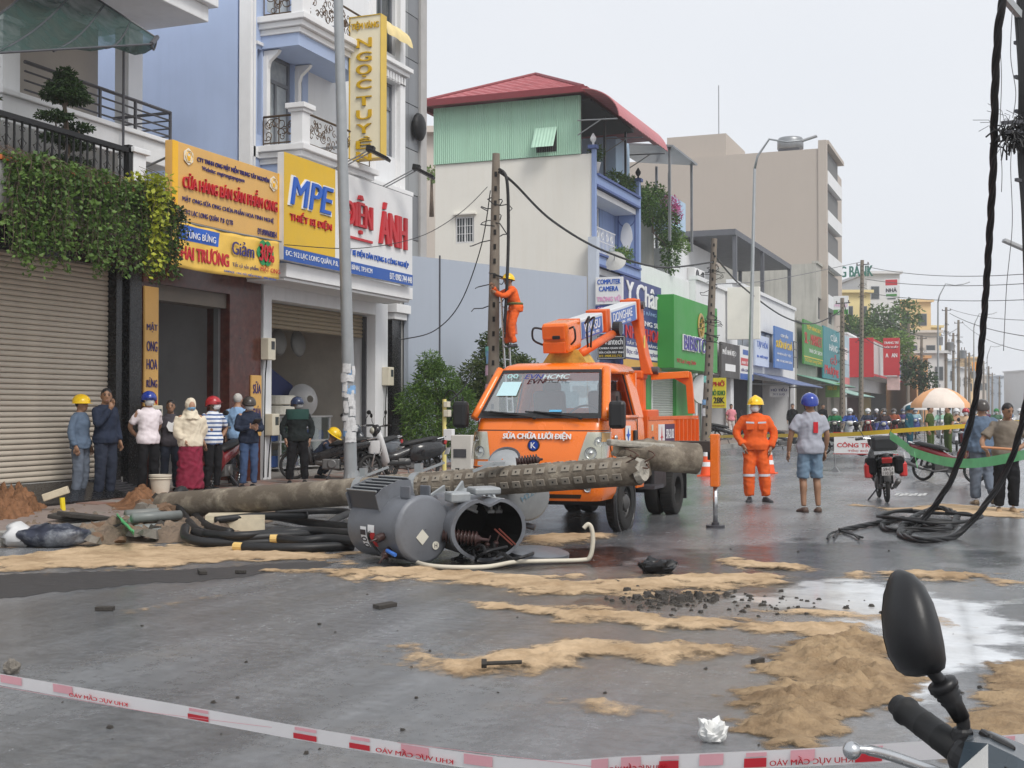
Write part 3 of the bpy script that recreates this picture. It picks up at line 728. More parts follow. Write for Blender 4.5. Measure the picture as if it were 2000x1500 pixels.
# hanging vine: strands of small leaves down the planter front
def vine(name,label,y0,y1,n,lm,seed,x=-12.12,ztop=4.85,lo=3.3,hi=4.3,cover=1800,size=.05):
 rnd=random.Random(seed);t=thing(name,label,'vine',(x,(y0+y1)/2,ztop-1),world=True)
 mb=MB();st=MB();pts=[]
 for i in range(n):
  y=rnd.uniform(y0,y1);zb=lo+(hi-lo)*(mnoise.noise(Vector((y*1.9,seed,0)))*.5+.5)+rnd.uniform(-.25,.3)
  p=Vector((x-.12+rnd.uniform(-.05,.1),y,ztop+rnd.uniform(-.05,.12)));path=[p.copy()]
  p.x=x+rnd.uniform(-.02,.22);p.z-=.12;path.append(p.copy())
  while p.z>zb:
   p=p+Vector((rnd.gauss(0,.018),rnd.gauss(0,.02),-.10));path.append(p.copy())
   for k in range(3):pts.append((p+Vector((rnd.gauss(0,.025),rnd.gauss(0,.035),rnd.uniform(-.05,.05))),Vector((.5,0,0))))
  st.tube(path,.004,3,caps=False)
 for i in range(cover):
  y=rnd.uniform(y0,y1);pts.append((Vector((x+rnd.uniform(-.35,.18),y,ztop+.02+.12*mnoise.noise(Vector((y*3,0,seed)))-abs(rnd.gauss(0,.28)))),Vector((.6,0,.4))))
 leaves(mb,pts,size,rnd,droop=.5,narrow=.75)
 st.build('stem',BARK,t);mb.build('foliage',lm,t)
vine('hanging_vine','dense green vine hanging from the terrace planter over the shutter',12.95,16.25,190,leaf_mat('leaf_vine',(.045,.10,.02),(.16,.26,.06)),3,lo=3.2,hi=4.25,cover=4600,size=.068)
vine('hanging_vine','dark green vine bush spilling round the planter corner beside the orange sign',15.85,16.62,50,LEAF_D,4,x=-12.12,ztop=4.68,lo=3.5,hi=4.1,cover=1700,size=.055)
vine('hanging_vine','bright yellow-green creeper trailing down through the dark vine',15.55,16.05,11,LEAF_Y,8,x=-11.93,ztop=5.0,lo=3.2,hi=4.2,cover=330,size=.085)
# --- honey shop
YEL_B=M('honey_yellow_board',srgb(218,172,98),.5,var=.06,dirt=.12,dcol=srgb(180,130,60))
YEL_E=M('honey_edge_board',srgb(238,182,40),.5,var=.06)
h=thing('honey_shop','open-fronted honey shop with brown marble pillar and dim grey room','shop',(-15,19,SW),world=True)
part(h,'pillar',MARBLE,(-13.9,FAC,19.98,21.03,.15,4.45),bevel=.01)
part(h,'pillar',MARBLE,(-13.9,FAC-.02,17.45,17.86,.15,4.45))
part(h,'lintel',MARBLE,(-13.9,FAC+.015,17.45,19.975,3.62,4.45))
part(h,'shutter_box',M('dull_metal',(.16,.14,.12),.6,var=.2),(-13.85,FAC-.08,17.86,19.98,3.36,3.62))
part(h,'door_frame',STEEL,(-13.7,-13.6,19.90,19.97,.15,3.36),(-13.7,-13.6,17.87,17.92,.15,3.36))
part(h,'room_wall',G_PLAS,(-17.2,-17.1,17.4,21.1,.15,3.7),(-17.1,-13.95,20.95,21.05,.15,3.7),(-17.1,-13.95,17.45,17.55,.15,3.7))
part(h,'room_ceiling',G_PLAS,(-17.2,-13.9,17.4,21.1,3.7,3.8))
part(h,'room_floor',M('room_tile',(.3,.28,.26),.4,var=.1),(-17.2,-13.42,17.45,19.99,.155,.2))
part(h,'roof',CONC,(-18,FAC-.1,17.46,21.04,4.46,4.6))
t=thing('display_cabinet','brown wooden glass cabinet with honey jars inside the honey shop','cabinet',(-15.4,19,.2),world=True)
CABW=M('cabinet_wood',(.16,.055,.022),.4,var=.25,scale=8)
part(t,'frame',CABW,(-15.62,-15.2,18.02,18.1,.2,2.1),(-15.62,-15.2,20.02,20.1,.2,2.1),(-15.65,-15.17,18.0,20.12,2.1,2.2),(-15.62,-15.2,18.1,20.02,.2,.75),bevel=.008)
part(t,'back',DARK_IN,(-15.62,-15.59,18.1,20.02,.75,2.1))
for z in(1.02,1.38,1.74):part(t,'shelf',CABW,(-15.58,-15.24,18.1,20.02,z,z+.02))
JARM=[M('honey_jar',(.35,.19,.03),.15,var=.3,scale=5),M('pale_jar',(.5,.42,.18),.2,var=.3),M('dark_jar',(.08,.05,.02),.2)]
mb=MB();mb.lathe([(.0,0),(.045,0),(.05,.02),(.05,.12),(.03,.15),(.03,.16),(.034,.16),(.034,.185),(0,.185)],10)
_jm=[mb.mesh('jar',[q])for q in JARM];rnd=random.Random(9)
for z in(1.04,1.40,1.76):
 for i in range(13):
  if rnd.random()<.12:continue
  o=bpy.data.objects.new('honey_jar',rnd.choice(_jm));C.objects.link(o);o.location=(-15.36+rnd.uniform(-.02,.02),18.2+i*.143,z);o.scale=(1,1,rnd.uniform(.9,1.2))
  tag(o,'jar of honey with a lid on a shelf of the wooden cabinet','jar','honey jars in the cabinet')
sign('strip_sign','tall narrow yellow honey sign on the door pillar','x',FAC+.03,17.47,17.84,1.55,3.55,YEL_B,.04,
     texts=[('MẬT',NAVY_T,.12,.62,.76,.085,.03,.006),('ONG',NAVY_T,.12,.46,.76,.085,.03,.006),('HOA',NAVY_T,.12,.31,.76,.085,.03,.006),('RỪNG',NAVY_T,.12,.16,.76,.085,.03,.006),('SẢN',RED_T,.16,.02,.7,.08,.03,.006)])
sign('strip_sign','short yellow sign with navy letters at the foot of the marble pillar','x',FAC+.03,20.66,21.01,1.0,2.15,YEL_B,.04,texts=[('SỮA',NAVY_T,.12,.70,.76,.2,.03,.006),('CHÚA',NAVY_T,.1,.3,.8,.2,.03,.006)])
HEX=M('hex_white',(.75,.7,.6),.4)
t=sign('honey_sign','orange shop sign with raised red and purple letters and two hexagon logos','x',-12.5,17.0,20.3,4.56,5.82,YEL_B,.14,
     bands=[(YEL_E,0,0,.045,1),(YEL_E,.955,0,.045,1)],
     texts=[('CTY TNHH ONG MẬT MIỀN TRUNG TÂY NGUYÊN',NAVY_T,.20,.80,.66,.11,.03,.012),('Website: ongtrungtaynguyen',NAVY_T,.24,.70,.38,.075,.02,.01),('CỬA HÀNG BÁN SẢN PHẨM ONG',RED_T,.08,.42,.86,.24,.035,.03),
   ('MẬT ONG-SỮA ONG CHÚA-PHẤN HOA-TINH NGHỆ',NAVY_T,.08,.24,.83,.105,.02,.01),('Đc: 912 LẠC LONG QUÂN  P.8  Q.TB',NAVY_T,.055,.07,.46,.10,.02,.01),('ĐT:0909683854',NAVY_T,.75,.05,.19,.085,.02,.01)])
for u in(.125,.905):
 mb=MB();c=Vector((-12.49,17.0+u*3.3,4.56+.84*1.26-.02*(u>.5)));hx=[(.14*math.sin(k*PI/3),.14*math.cos(k*PI/3))for k in range(6)]
 mb.prism(hx,c,Y_,Z_,X_,.012);o=mb.build('hexagon_logo',HEX,t)
 mb=MB();mb.torus(c+X_*.014,X_,.105,.008,6,4);mb.build('logo_ring',GOLD_T,o)
 mb=MB();mb.sph(c+X_*.014-Z_*.03,(.006,.05,.045),10,6);mb.torus(c+X_*.014+Z_*.02,X_,.05,.009,14,4);mb.build('logo_mark',YEL_E,o)
for y in(17.15,20.1):
 mb=MB();mb.tube([(-13.6,y,5.3),(-12.64,y,5.6)],.02,6);mb.tube([(-13.6,y,4.7),(-12.64,y,4.9)],.02,6);mb.build('bracket',STEEL,t)
# sagging cloth banner
t=thing('cloth_banner','wrinkled yellow opening-sale cloth banner hung under the honey sign','banner',(-12.35,18.4,3.8),world=True)
BAN=M('banner_cloth',srgb(232,190,88),.7,var=.1,scale=1.5)
def ban(u,v):
 y=16.75+u*3.2+(.04-.02*u)*(v-1);z=4.5+.04*u-(1-v)*(.74-.05*u)-.045*math.sin(u*PI)*(1-.3*v)
 x=-12.34+.011*math.sin(u*16+v*4)*(1-v*.7)+.007*math.sin(u*31-v*9)+.02*(1-v)
 return Vector((x,y,z))
mb=MB();mb.loft([[ban(i/48,j/12)for i in range(49)]for j in range(13)],caps=False,closed=False);bo=mb.build('cloth',BAN,t,smooth=True)
so=bo.modifiers.new('thick','SOLIDIFY');so.thickness=.004
def ban_patch(name,u0,u1,v0,v1,m,shear=0.):
 mb=MB();mb.loft([[ban(u0+(u1-u0)*i/12+shear*j/5,v0+(v1-v0)*j/5)+X_*.008 for i in range(13)]for j in range(6)],caps=False,closed=False);mb.build(name,m,t,smooth=True)
ban_patch('blue_block',.055,.40,.62,.95,BLUE_T,.02)
for s,m,u,v,w,hh,b in[('TỪNG BỪNG',WHITE_T,.11,.68,.26,.2,.03),('KHAI TRƯƠNG',RED_T,.04,.2,.46,.36,.05),('Giảm',NAVY_T,.52,.50,.21,.34,.05),('Tất cả sản phẩm',NAVY_T,.53,.19,.25,.14,.02),('MẬT ONG',RED_T,.79,.13,.2,.18,.03),('FANPAGE - ONG MẬT MIỀN TRUNG - 0909 683 854',BLUE_T,.45,.02,.5,.085,.01)]:
 p=ban(u+w/2,v+hh/2);lettering(t,s,m,(p.x+.03,ban(u,v).y,p.z-hh*.37),Y_,Z_,w*3.2,hh*.72,.004,bold=b)
mb=MB();p=ban(.84,.64)
for k in range(6):mb.cyl(p+X_*.025+Vector((0,.16*math.cos(k*PI/3),.13*math.sin(k*PI/3))),p+X_*.03+Vector((0,.16*math.cos(k*PI/3),.13*math.sin(k*PI/3))),.11,n=14)
mb.build('green_flower',M('banner_green',srgb(40,140,80),.6),t)
lettering(t,'30%',RED_T,(p.x+.045,p.y-.2,p.z-.15),Y_,Z_,.46,.3,.004,bold=.06)
mb=MB();mb.tube([ban(-.01,1.0),ban(.5,1.02),ban(1.02,1.0)],.018,6);mb.build('pole',STEEL,t)
# --- electrical shop and the blue and white house over it
h=thing('blue_white_house','blue and white house with iron balconies above the open electrical shop','house',(-15,23.5,SW),world=True)
part(h,'shop_pillar',W_PLAS,(-14.0,FAC,21.12,21.41,.15,4.0),bevel=.01)
part(h,'shop_pillar',W_PLAS,(-14.0,FAC,25.75,26.36,.15,3.92),bevel=.01)
part(h,'shop_lintel',W_PLAS,(-14.0,FAC-.004,21.41,25.75,3.64,4.0))
part(h,'canopy',W_TRIM,(-13.396,-12.52,20.5,25.85,3.96,4.22),(-13.394,-12.58,20.52,25.8,3.9,3.955),bevel=.008)
part(h,'black_strip',BLACK_ST,(-14.0,FAC-.03,26.64,27.1,.15,3.7))
part(h,'cornice',W_TRIM,(-14,FAC+.16,26.5,27.25,3.75,3.95),(-14,FAC+.08,26.55,27.2,3.6,3.745),bevel=.01)
shutter(h,'x',-13.7,21.45,25.7,3.12,3.66,M('dull_shutter',srgb(140,126,104),.6,var=.12,dirt=.3),.085)
part(h,'shutter_rail',DSTEEL,(-13.72,-13.62,21.42,21.47,.15,3.6),(-13.72,-13.62,25.69,25.74,.15,3.6))
SHOPW=M('shop_inside',srgb(205,198,186),.85,var=.1,dirt=.2)
part(h,'room_wall',SHOPW,(-18.6,-18.5,21.1,26.4,.15,3.9),(-18.5,-14.02,26.2,26.3,.15,3.9),(-18.5,-14.02,21.1,21.25,.15,3.9))
part(h,'room_ceiling',SHOPW,(-18.6,-14.02,21.1,26.35,3.9,4.0))
part(h,'room_floor',M('shop_floor',(.25,.23,.21),.5,var=.15),(-18.6,-13.42,21.42,25.74,.155,.19))
# upper storeys
wall(h,'wall',B_PLAS,'x',FAC,20.62,22.75,4.3,13,ops=[(21.2,22.2,6.6,8.45),(20.86,21.02,6.75,8.4),(22.36,22.52,6.75,8.4),(21.2,22.2,9.2,11.0)],th=.25)
wall(h,'wall',W_PLAS,'x',FAC+.003,22.75,27.0,4.3,13,ops=[(25.62,26.7,7.35,9.08),(25.62,26.7,9.75,11.3)],th=.25)
part(h,'side_wall',B_PLAS,(-22,FAC-.26,20.58,20.72,4.45,13))
part(h,'corner_trim',W_TRIM,(FAC-.2,FAC+.05,20.55,20.64,5.0,13),(FAC-.2,FAC+.03,20.70,20.77,5.0,13))
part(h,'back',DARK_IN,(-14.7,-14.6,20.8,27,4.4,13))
for z0,z1 in((6.6,8.45),(9.2,11.0)):
 window(h,'x',FAC-.1,21.2,22.2,z0,z1,FR_GREY,GLASS_C,2,.07,.08,.4,name='balcony_door')
for a0 in(20.86,22.36):window(h,'x',FAC-.1,a0,a0+.16,6.75,8.4,FR_GREY,GLASS_C,1,.03,.06,.3)
window(h,'x',FAC-.08,25.62,26.7,7.35,9.08,FR_GREY,GLASS_C,2,.06,.08,.5);window(h,'x',FAC-.08,25.62,26.7,9.75,11.3,FR_GREY,GLASS,2,.06,.08)
for y0,y1 in((21.06,21.18),(22.22,22.34)):part(h,'pilaster',W_TRIM,(FAC,FAC+.09,y0,y1,6.55,8.3),bevel=.006)
part(h,'string_course',W_TRIM,(FAC,FAC+.05,20.8,22.6,8.47,8.53),(FAC,FAC+.03,20.64,20.9,6.3,6.5))
part(h,'pilaster',W_TRIM,(FAC+.003,FAC+.12,26.74,27.0,6.5,13));part(h,'pilaster',W_TRIM,(FAC+.003,FAC+.08,25.4,25.6,6.5,13))
for zc in(6.3,9.2,11.6):
 part(h,'cornice',W_TRIM,(FAC+.003,FAC+.30,24.6,27.08,zc+.2,zc+.3),(FAC+.003,FAC+.22,24.6,27.04,zc+.1,zc+.198),(FAC+.003,FAC+.12,24.6,27.02,zc-.12,zc+.098),bevel=.008)
 mb=MB();mb.box(FAC+.124,FAC+.17,-.035,.035,zc-.1,zc+.06);_d=mb.mesh('dentil',[W_TRIM])
 for i in range(14):o=link('dentil',_d,h);o.location.y=25.0+i*.145
mb=MB();rows=[[(FAC+.08+.36*math.sin(a)+.02*math.sin(i*5),25.45+i*.11,9.85+.5*math.cos(a))for i in range(13)]for a in np.linspace(.15,1.45,7)]
mb.loft(rows,caps=False,closed=False);mb.build('awning',M('cream_awning',srgb(225,205,150),.8,var=.15,dirt=.3),h,smooth=True)
def scroll_panel(parent,p0,u,w,z0,z1,seed):
 rnd=random.Random(seed);mb=MB();u=Vector(u);p0=Vector(p0)
 P=lambda a,z:p0+u*a+Z_*z
 mb.tube([P(0,z1),P(w,z1)],.022,6);mb.tube([P(0,z0+.05),P(w,z0+.05)],.014,6)
 for a in np.linspace(0,w,3):mb.tube([P(a,z0),P(a,z1)],.012,5)
 for k in range(int(w/.22)*5):
  cx,cz,r0=rnd.uniform(.08,w-.08),rnd.uniform(z0+.12,z1-.1),rnd.uniform(.05,.13);s=rnd.choice((-1,1));ph=rnd.uniform(0,6)
  mb.tube([P(min(max(cx+s*r0*(1-q*.75)*math.cos(ph+q*6),.01),w-.01),min(max(cz+r0*(1-q*.75)*math.sin(ph+q*6),z0+.04),z1-.02))for q in np.linspace(0,1,12)],.009,4)
 return mb.build('iron_panel',M('bronze_iron',(.09,.055,.03),.45,metal=.5,var=.4,scale=12),parent)
for bz,sd in((6.38,1),(8.86,2)):
 x1=-12.36;y0,y1=20.84,23.9
 o=part(h,'balcony',W_TRIM,(FAC-.01,x1,y0,y1,bz+.02,bz+.14),(FAC-.01,x1-.08,y0+.06,y1-.06,bz-.09,bz+.018),(FAC-.01,x1-.16,y0+.12,y1-.12,bz-.2,bz-.092),bevel=.012)
 part(h,'balcony_soffit',B_PLAS,(FAC-.01,x1-.22,y0+.16,y1-.16,bz-.44,bz-.202))
 part(h,'balcony_pier',W_TRIM,(x1-.32,x1-.06,y0+.05,y0+.33,bz+.14,bz+.74),(x1-.36,x1-.02,y0+.01,y0+.37,bz+.74,bz+.80),(x1-.40,x1+.02,y0-.03,y0+.41,bz+.802,bz+.9),bevel=.01)
 scroll_panel(o,(FAC+.05,y0+.17,0),X_,.68,bz+.16,bz+.72,sd);scroll_panel(o,(x1-.18,y0+.36,0),Y_,2.6,bz+.16,bz+.78,sd+5)
mb=MB()
for yy in(21.12,22.28):
 mb=MB();mb.prism([(0,0),(.06,0),(.12,.2),(.3,.34),(.34,.4),(0,.4)],(FAC+.01,yy-.05,8.0),X_,Z_,Y_,.1);mb.build('bracket',W_TRIM,h)
# signs of the electrical shop
t=sign('electrical_sign','yellow and white shop sign with blue and red raised letters over a blue address strip','x',-12.4,20.2,25.58,4.24,6.22,M('sign_white',(.74,.74,.74),.4,var=.04,dirt=.1,dcol=(.5,.5,.5)),.14,
     bands=[(M('sign_yellow',srgb(222,180,40),.45,var=.05),0,.125,.352,.875),(M('sign_blue',srgb(35,85,165),.45,var=.06),0,0,1,.122)],
     texts=[('MPE',WHITE_T,.026,.515,.309,.29,.08,.02,.2),('MPE',BLUE_T,.036,.53,.289,.26,.05,.045,.2),('THIẾT BỊ ĐIỆN',RED_T,.035,.36,.285,.12,.03,.03),('ĐIỆN',RED_T,.42,.42,.21,.40,.06,.05),('ÁNH',RED_T,.70,.38,.23,.45,.06,.05),
   ('THIẾT BỊ ĐIỆN DÂN DỤNG & CÔNG NGHIỆP',BLUE_T,.40,.175,.56,.10,.03,.012),('ĐC: 912 LẠC LONG QUÂN, P.8,  Q.TÂN BÌNH, TP.HCM',WHITE_T,.01,.03,.63,.075,.02,.008),('ĐT: 0982 744 448',WHITE_T,.79,.025,.20,.07,.02,.008)])
part(t,'red_underline',RED_T,(-12.39,-12.36,22.35,23.62,4.94,4.99))
for k,(y,z)in enumerate(((22.2,6.25),(24.3,6.25))):
 t2=thing('sign_floodlight','black floodlight on a slim twin arm above the shop sign','lamp',(-12.5,y,z),group='floodlights over the electrical sign',world=True)
 for q in(0,.14):mb=MB();mb.tube([(-12.5,y+q,z),(-11.9,y+q+.25,z+.36)],.014,6);mb.build('arm',STEEL,t2)
 mb=MB();mb.obox((-11.68,y+.42,z+.30),(1,.3,-.55),(-.3,1,0),(.55,0,1),(.42,.3,.06));mb.obox((-11.85,y+.34,z+.42),(1,.3,-.2),(-.3,1,0),(.2,0,1),(.16,.2,.12));mb.build('lamp_head',IRON,t2,bevel=.01)
# vertical gold-letter blade sign
xa,za=FY(683,312,22.95).x,FY(683,312,22.95).z;xb,zb=FY(744,28,22.95).x,FY(744,28,22.95).z
t=sign('blade_sign','tall cream blade sign with gold letters hung from the house front','y',22.95,xa,xb,za,zb,M('cream_lightbox',srgb(232,222,192),.4,var=.04),.22,frame=(M('gold_edge',srgb(214,180,70),.4,var=.1),.015),
     texts=[('TIỆM VÀNG',GOLD_T,.06,.90,.88,.07,.04,.02)]+[(c,GOLD_T,.24,.845-.097*i-(.02 if i>3 else 0)-.066+(.0 if c not in 'ỌỀ' else-.012),.46,.066+(.02 if c in 'ỌỀ' else 0),.09,.03)for i,c in enumerate('NGỌCTUYỀN')])
mb=MB();mb.tube([(FAC,23.06,zb-.1),(xa,23.06,zb-.1)],.03,6);mb.tube([(FAC,23.06,za+.3),(xa,23.06,za+.3)],.03,6);mb.build('bracket',STEEL,t)
# --- narrow grey panelled building
h=thing('grey_panel_building','narrow grey building clad in dark panels with a concrete edge','building',(-16,28,SW),world=True)
part(h,'wall',CONC,(-22,FAC-.06,27.09,28.3,.15,15))
part(h,'edge_pier',M('pale_concrete',(.42,.41,.4),.8,var=.1,streak=.3,dcol=(.25,.25,.24)),(-14.5,FAC+.06,27.98,28.32,.15,15),bevel=.01)
PAN=[M('grey_panel',(.20,.21,.225),.35,var=.06,streak=.2),M('grey_panel_pale',(.27,.28,.285),.35,var=.06,streak=.2),M('grey_panel_dark',(.165,.17,.18),.35,var=.06)]
rnd=random.Random(4)
for i in range(9):
 for j,(a,b)in enumerate(((27.1,27.4),(27.41,27.97))):
  part(h,'panel',rnd.choice(PAN),(FAC-.055,FAC,a,b,4.5+i*1.08,4.5+i*1.08+1.06))
part(h,'coping',CONC,(-22,FAC+.1,27.05,28.35,15,15.2))
mb=MB();mb.sph((FAC+.12,27.75,8.3),(.14,.3,.34),12,8);mb.cyl((FAC,27.75,8.3),(FAC+.1,27.75,8.3),.05);mb.build('satellite_dish',IRON,h,smooth=True)
# meter boxes and gear on the fronts
def meter(x,y,z,label,s=1.0):
 t=thing('meter_box',label,'meter box',(x,y,z),group=None,world=True)
 part(t,'case',BEIGE_BOX,(x,x+.18*s,y,y+.26*s,z,z+.42*s),bevel=.015);part(t,'window',GLASS,(x+.18*s,x+.184*s,y+.1*s,y+.22*s,z+.2*s,z+.36*s))
 mb=MB();mb.tube([(x+.08,y+.1,z),(x+.06,y+.08,z-.3),(x+.02,y+.1,.2)],.012,5);mb.build('cable',IRON,t)
meter(FAC+.005,17.5,1.15,'beige meter box under the yellow strip sign')
meter(FAC+.005,21.0,2.45,'beige meter box high on the marble pillar edge')
meter(FAC+.005,21.15,1.0,'beige meter box low on the white shop pillar')
meter(FAC+.005,26.05,2.05,'beige meter box on the outer white pillar near the black strip')
# ------------------------------------------------------------------ hoarding wall of the empty lot
CREAM=M('cream_plaster',srgb(228,225,216),.8,var=.03,scale=.7,streak=.16,dcol=srgb(200,188,165),bump=.05)
GREYB=M('greyblue_paint',srgb(170,178,190),.7,var=.03,scale=.4,streak=.14,dcol=srgb(140,146,156))
t=thing('lot_wall','tall plain blue-grey wall closing the empty lot behind the trees','wall',(-13.35,34,SW),world=True)
def slope_wall(pxa,pya,pxb,pyb,X):
 a,b=FX(pxa,pya,X),FX(pxb,pyb,X);mb=MB()
 mb.prism([(a.y,.15),(b.y,.15),(b.y,b.z),(a.y,a.z)],(X-.12,0,0),Y_,Z_,X_,.12);mb.build('wall_section',GREYB,t)
slope_wall(798,499,857.5,505,-13.3);slope_wall(858.5,505,1146,540,-13.32)
mb=MB();p=FX(858,503,-13.3);mb.box(-13.3,-13.27,p.y-.02,p.y+.02,.15,p.z+.05);mb.build('joint_strip',DSTEEL,t)
# ------------------------------------------------------------------ green-topped house
LAV=M('lavender_plaster',srgb(138,158,200),.75,var=.06,streak=.3,dcol=srgb(100,112,142))
LAV_D=M('lavender_trim',srgb(84,100,150),.7,var=.08)
GREEN_M=M('green_sheet',srgb(178,214,192),.45,var=.05,scale=.6,streak=.25,dcol=srgb(108,150,122))
RED_R=M('red_roof_sheet',srgb(186,112,116),.5,var=.1,scale=1.5,dirt=.25,dcol=srgb(120,60,66))
RED_D=M('red_gutter',srgb(128,52,58),.5,var=.1)
h=thing('green_top_house','cream-walled house with green sheet-metal storey and red hipped roof','house',(-16.5,45,SW),world=True)
wall(h,'side_wall',CREAM,'y',42.0,-19.45,-13.42,.15,10.35,ops=[(FY(889,480,42).x,FY(926,480,42).x,FY(889,476,42).z,FY(889,424,42).z)],th=.2)
window(h,'y',42.04,FY(889,480,42).x,FY(926,480,42).x,FY(889,476,42).z,FY(889,424,42).z,W_TRIM,GLASS,2,.05,.08)
part(h,'window_hood',CREAM,(FY(886,480,42).x,FY(931,480,42).x,41.85,42.0,FY(889,421,42).z,FY(889,421,42).z+.05))
mb=MB();x0,x1=FY(889,480,42).x+.06,FY(926,480,42).x-.06;z0,z1=FY(889,476,42).z+.05,FY(889,424,42).z-.05
for i in range(7):mb.box(x0+i*(x1-x0)/6-.008,x0+i*(x1-x0)/6+.008,42.005,42.02,z0,z1)
for i in range(4):mb.box(x0,x1,42.006,42.019,z0+i*(z1-z0)/3-.008,z0+i*(z1-z0)/3+.008)
mb.build('window_grille',W_TRIM,h)
mb=MB();n=70;xs=np.linspace(-19.5,-13.9,n*4+1) # ribbed sheet
mb.loft([[(x,41.96-(.03 if(i%4)in(1,2)else 0),z)for i,x in enumerate(xs)]for z in(10.36,12.4)],caps=False,closed=False)
mb.build('green_cladding',GREEN_M,h)
part(h,'green_back',GREEN_M,(-19.5,-19.4,41.99,50,10.36,12.4),(-19.4,-13.9,42.0,42.05,10.36,12.38))
mb=MB();gx0,gx1=FY(1047,300,42).x,FY(1090,300,42).x
mb.loft([[(x,41.9-d-(.02 if i%2 else 0),z)for i,x in enumerate(np.linspace(gx0,gx1,15))]for z,d in((11.35,.02),(10.6,.42))],caps=False,closed=False);mb.build('hatch_flap',GREEN_M,h)
part(h,'hatch',DARK_IN,(gx0+.04,gx1-.04,41.93,41.945,10.5,11.3))
# hipped roof made of tile-stamped courses
ap0,ap1=Vector((-16.9,45.6,14.25)),Vector((-16.9,47.0,14.25))
e=[Vector((-19.9,41.6,12.55)),Vector((-13.7,41.6,12.55)),Vector((-13.7,51.0,12.55)),Vector((-19.9,51.0,12.55))]
def roof_face(a,b,c,d,rows=17):
 """stepped tile courses from eave a-b up to ridge d-c"""
 for k in range(rows):
  u0,u1=k/rows,(k+1)/rows;p=[a.lerp(d,u0),b.lerp(c,u0),b.lerp(c,u1),a.lerp(d,u1)];n=max(2,int((p[1]-p[0]).length/.2));mb=MB()
  lo=[p[0].lerp(p[1],i/n)+Z_*(.035+(.03 if i%2 else 0))for i in range(n+1)];hi=[p[3].lerp(p[2],i/n)+Z_*(.01+(.012 if i%2 else 0))for i in range(n+1)];ba=[p[0].lerp(p[1],i/n)for i in range(n+1)]
  mb.loft([ba,lo,hi],caps=False,closed=False);mb.build('tile_course',RED_R,roof)
mb=MB();mb.add([*e,ap0,ap1],[(0,1,4),(1,2,5,4),(2,3,5),(3,0,4,5),(0,3,2,1)]);roof=mb.build('roof',RED_D,h)
roof_face(e[0],e[1],ap0,ap0);roof_face(e[1],e[2],ap1,ap0);roof_face(e[3],e[0],ap0,ap1)
mb=MB()
for a,b in((e[0],ap0),(e[1],ap0),(ap0,ap1),(e[2],ap1)):mb.tube([a+Z_*.06,b+Z_*.06],.07,6)
mb.build('ridge_cap',RED_D,roof)
mb=MB();mb.tube([e[3],e[0],e[1],e[2]],.0,4,caps=False)
part(roof,'gutter',RED_D,(-19.98,-13.6,41.42,41.6,12.38,12.6),(-13.72,-13.55,41.6,51,12.38,12.6),(-20.0,-19.86,41.6,51,12.38,12.6))
# curved street awning
mb=MB();rows=[]
for k,y in enumerate(np.linspace(41.0,47.4,33)):rows.append([(-13.7+1.5*math.sin(a)*1.0+0,y,11.25+1.15*math.cos(a)+(.02 if k%2 else 0))for a in np.linspace(.1,1.5,12)])
mb.loft(rows,caps=False,closed=False);o=mb.build('awning',RED_R,h,smooth=False);q=o.modifiers.new('thick','SOLIDIFY');q.thickness=.03
mb=MB()
for y in(41.05,44.2,47.35):mb.tube([(-13.7,y,11.3),(-12.3,y,11.25)],.025,6);mb.tube([(-13.7,y,10.8),(-12.9,y,11.25)],.02,6)
mb.build('awning_brace',STEEL,h)
part(h,'recess_backing',M('recess_shade',(.035,.038,.042),.7,var=.4,scale=6),(-16.5,-16.4,42.1,47.6,9.6,12.35))  # shade of the recess under the awning, put into a near-black sheet
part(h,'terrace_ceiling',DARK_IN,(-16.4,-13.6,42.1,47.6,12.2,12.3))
part(h,'roof_post',STEEL,(-13.98,-13.9,42.02,42.1,10.3,12.3));part(h,'roof_post',DSTEEL,(-13.9,-13.82,47.3,47.38,9.6,12.2));part(h,'roof_post',DSTEEL,(-13.9,-13.82,44.6,44.68,9.6,12.2))
# street front: recessed wall, party walls, balcony slabs
wall(h,'front_wall',LAV,'x',-14.35,42.2,47.5,.15,9.5,ops=[(43.9,45.6,6.9,9.0),(43,47,.2,3.4)],th=.2)
window(h,'x',-14.4,43.9,45.6,6.9,9.0,W_TRIM,GLASS_C,2,.08,.08,.6,name='balcony_door')
part(h,'party_wall',LAV,(-13.5,-13.36,41.95,42.12,.15,10.5),bevel=.01);part(h,'party_wall',LAV,(-16.4,-13.38,47.55,47.8,.15,10.3),bevel=.01)
part(h,'pier_cap',LAV_D,(-13.6,-13.3,41.84,42.14,10.5,10.62),(-13.6,-13.3,47.5,47.85,10.3,10.42))
for y,z in((41.99,10.62),(47.67,10.42)):
 mb=MB();mb.lathe([(.03,0),(.05,.02),(.03,.08),(.1,.18),(.11,.26),(.05,.36),(.02,.42)],10,(-13.45,y,z));mb.build('post_lamp',IRON if y>45 else W_TRIM,h,smooth=True)
tear=[(-.42+.0,.0)]
pts=[(.24*math.sin(a)*(1 if math.cos(a)>-.2 else.9-.5*max(0,-math.cos(a))),.62*math.cos(a)-.05)for a in np.linspace(0,2*PI,24)[:-1]]
mb=MB();mb.prism(pts,(-13.88,47.54,8.15),X_,Z_,-Y_,.02);mb.build('teardrop_panel',W_TRIM,h)
mb=MB()
for(xa_,xb_,za_,zb_)in((-14.24,-14.20,7.0,8.9),(-13.56,-13.52,7.0,8.9),(-14.24,-13.52,6.96,7.0)):mb.box(xa_,xb_,47.53,47.55,za_,zb_)
mb.torus((-13.88,47.54,8.9),Y_,.34,.02,20,4);mb.build('panel_moulding',LAV_D,h)
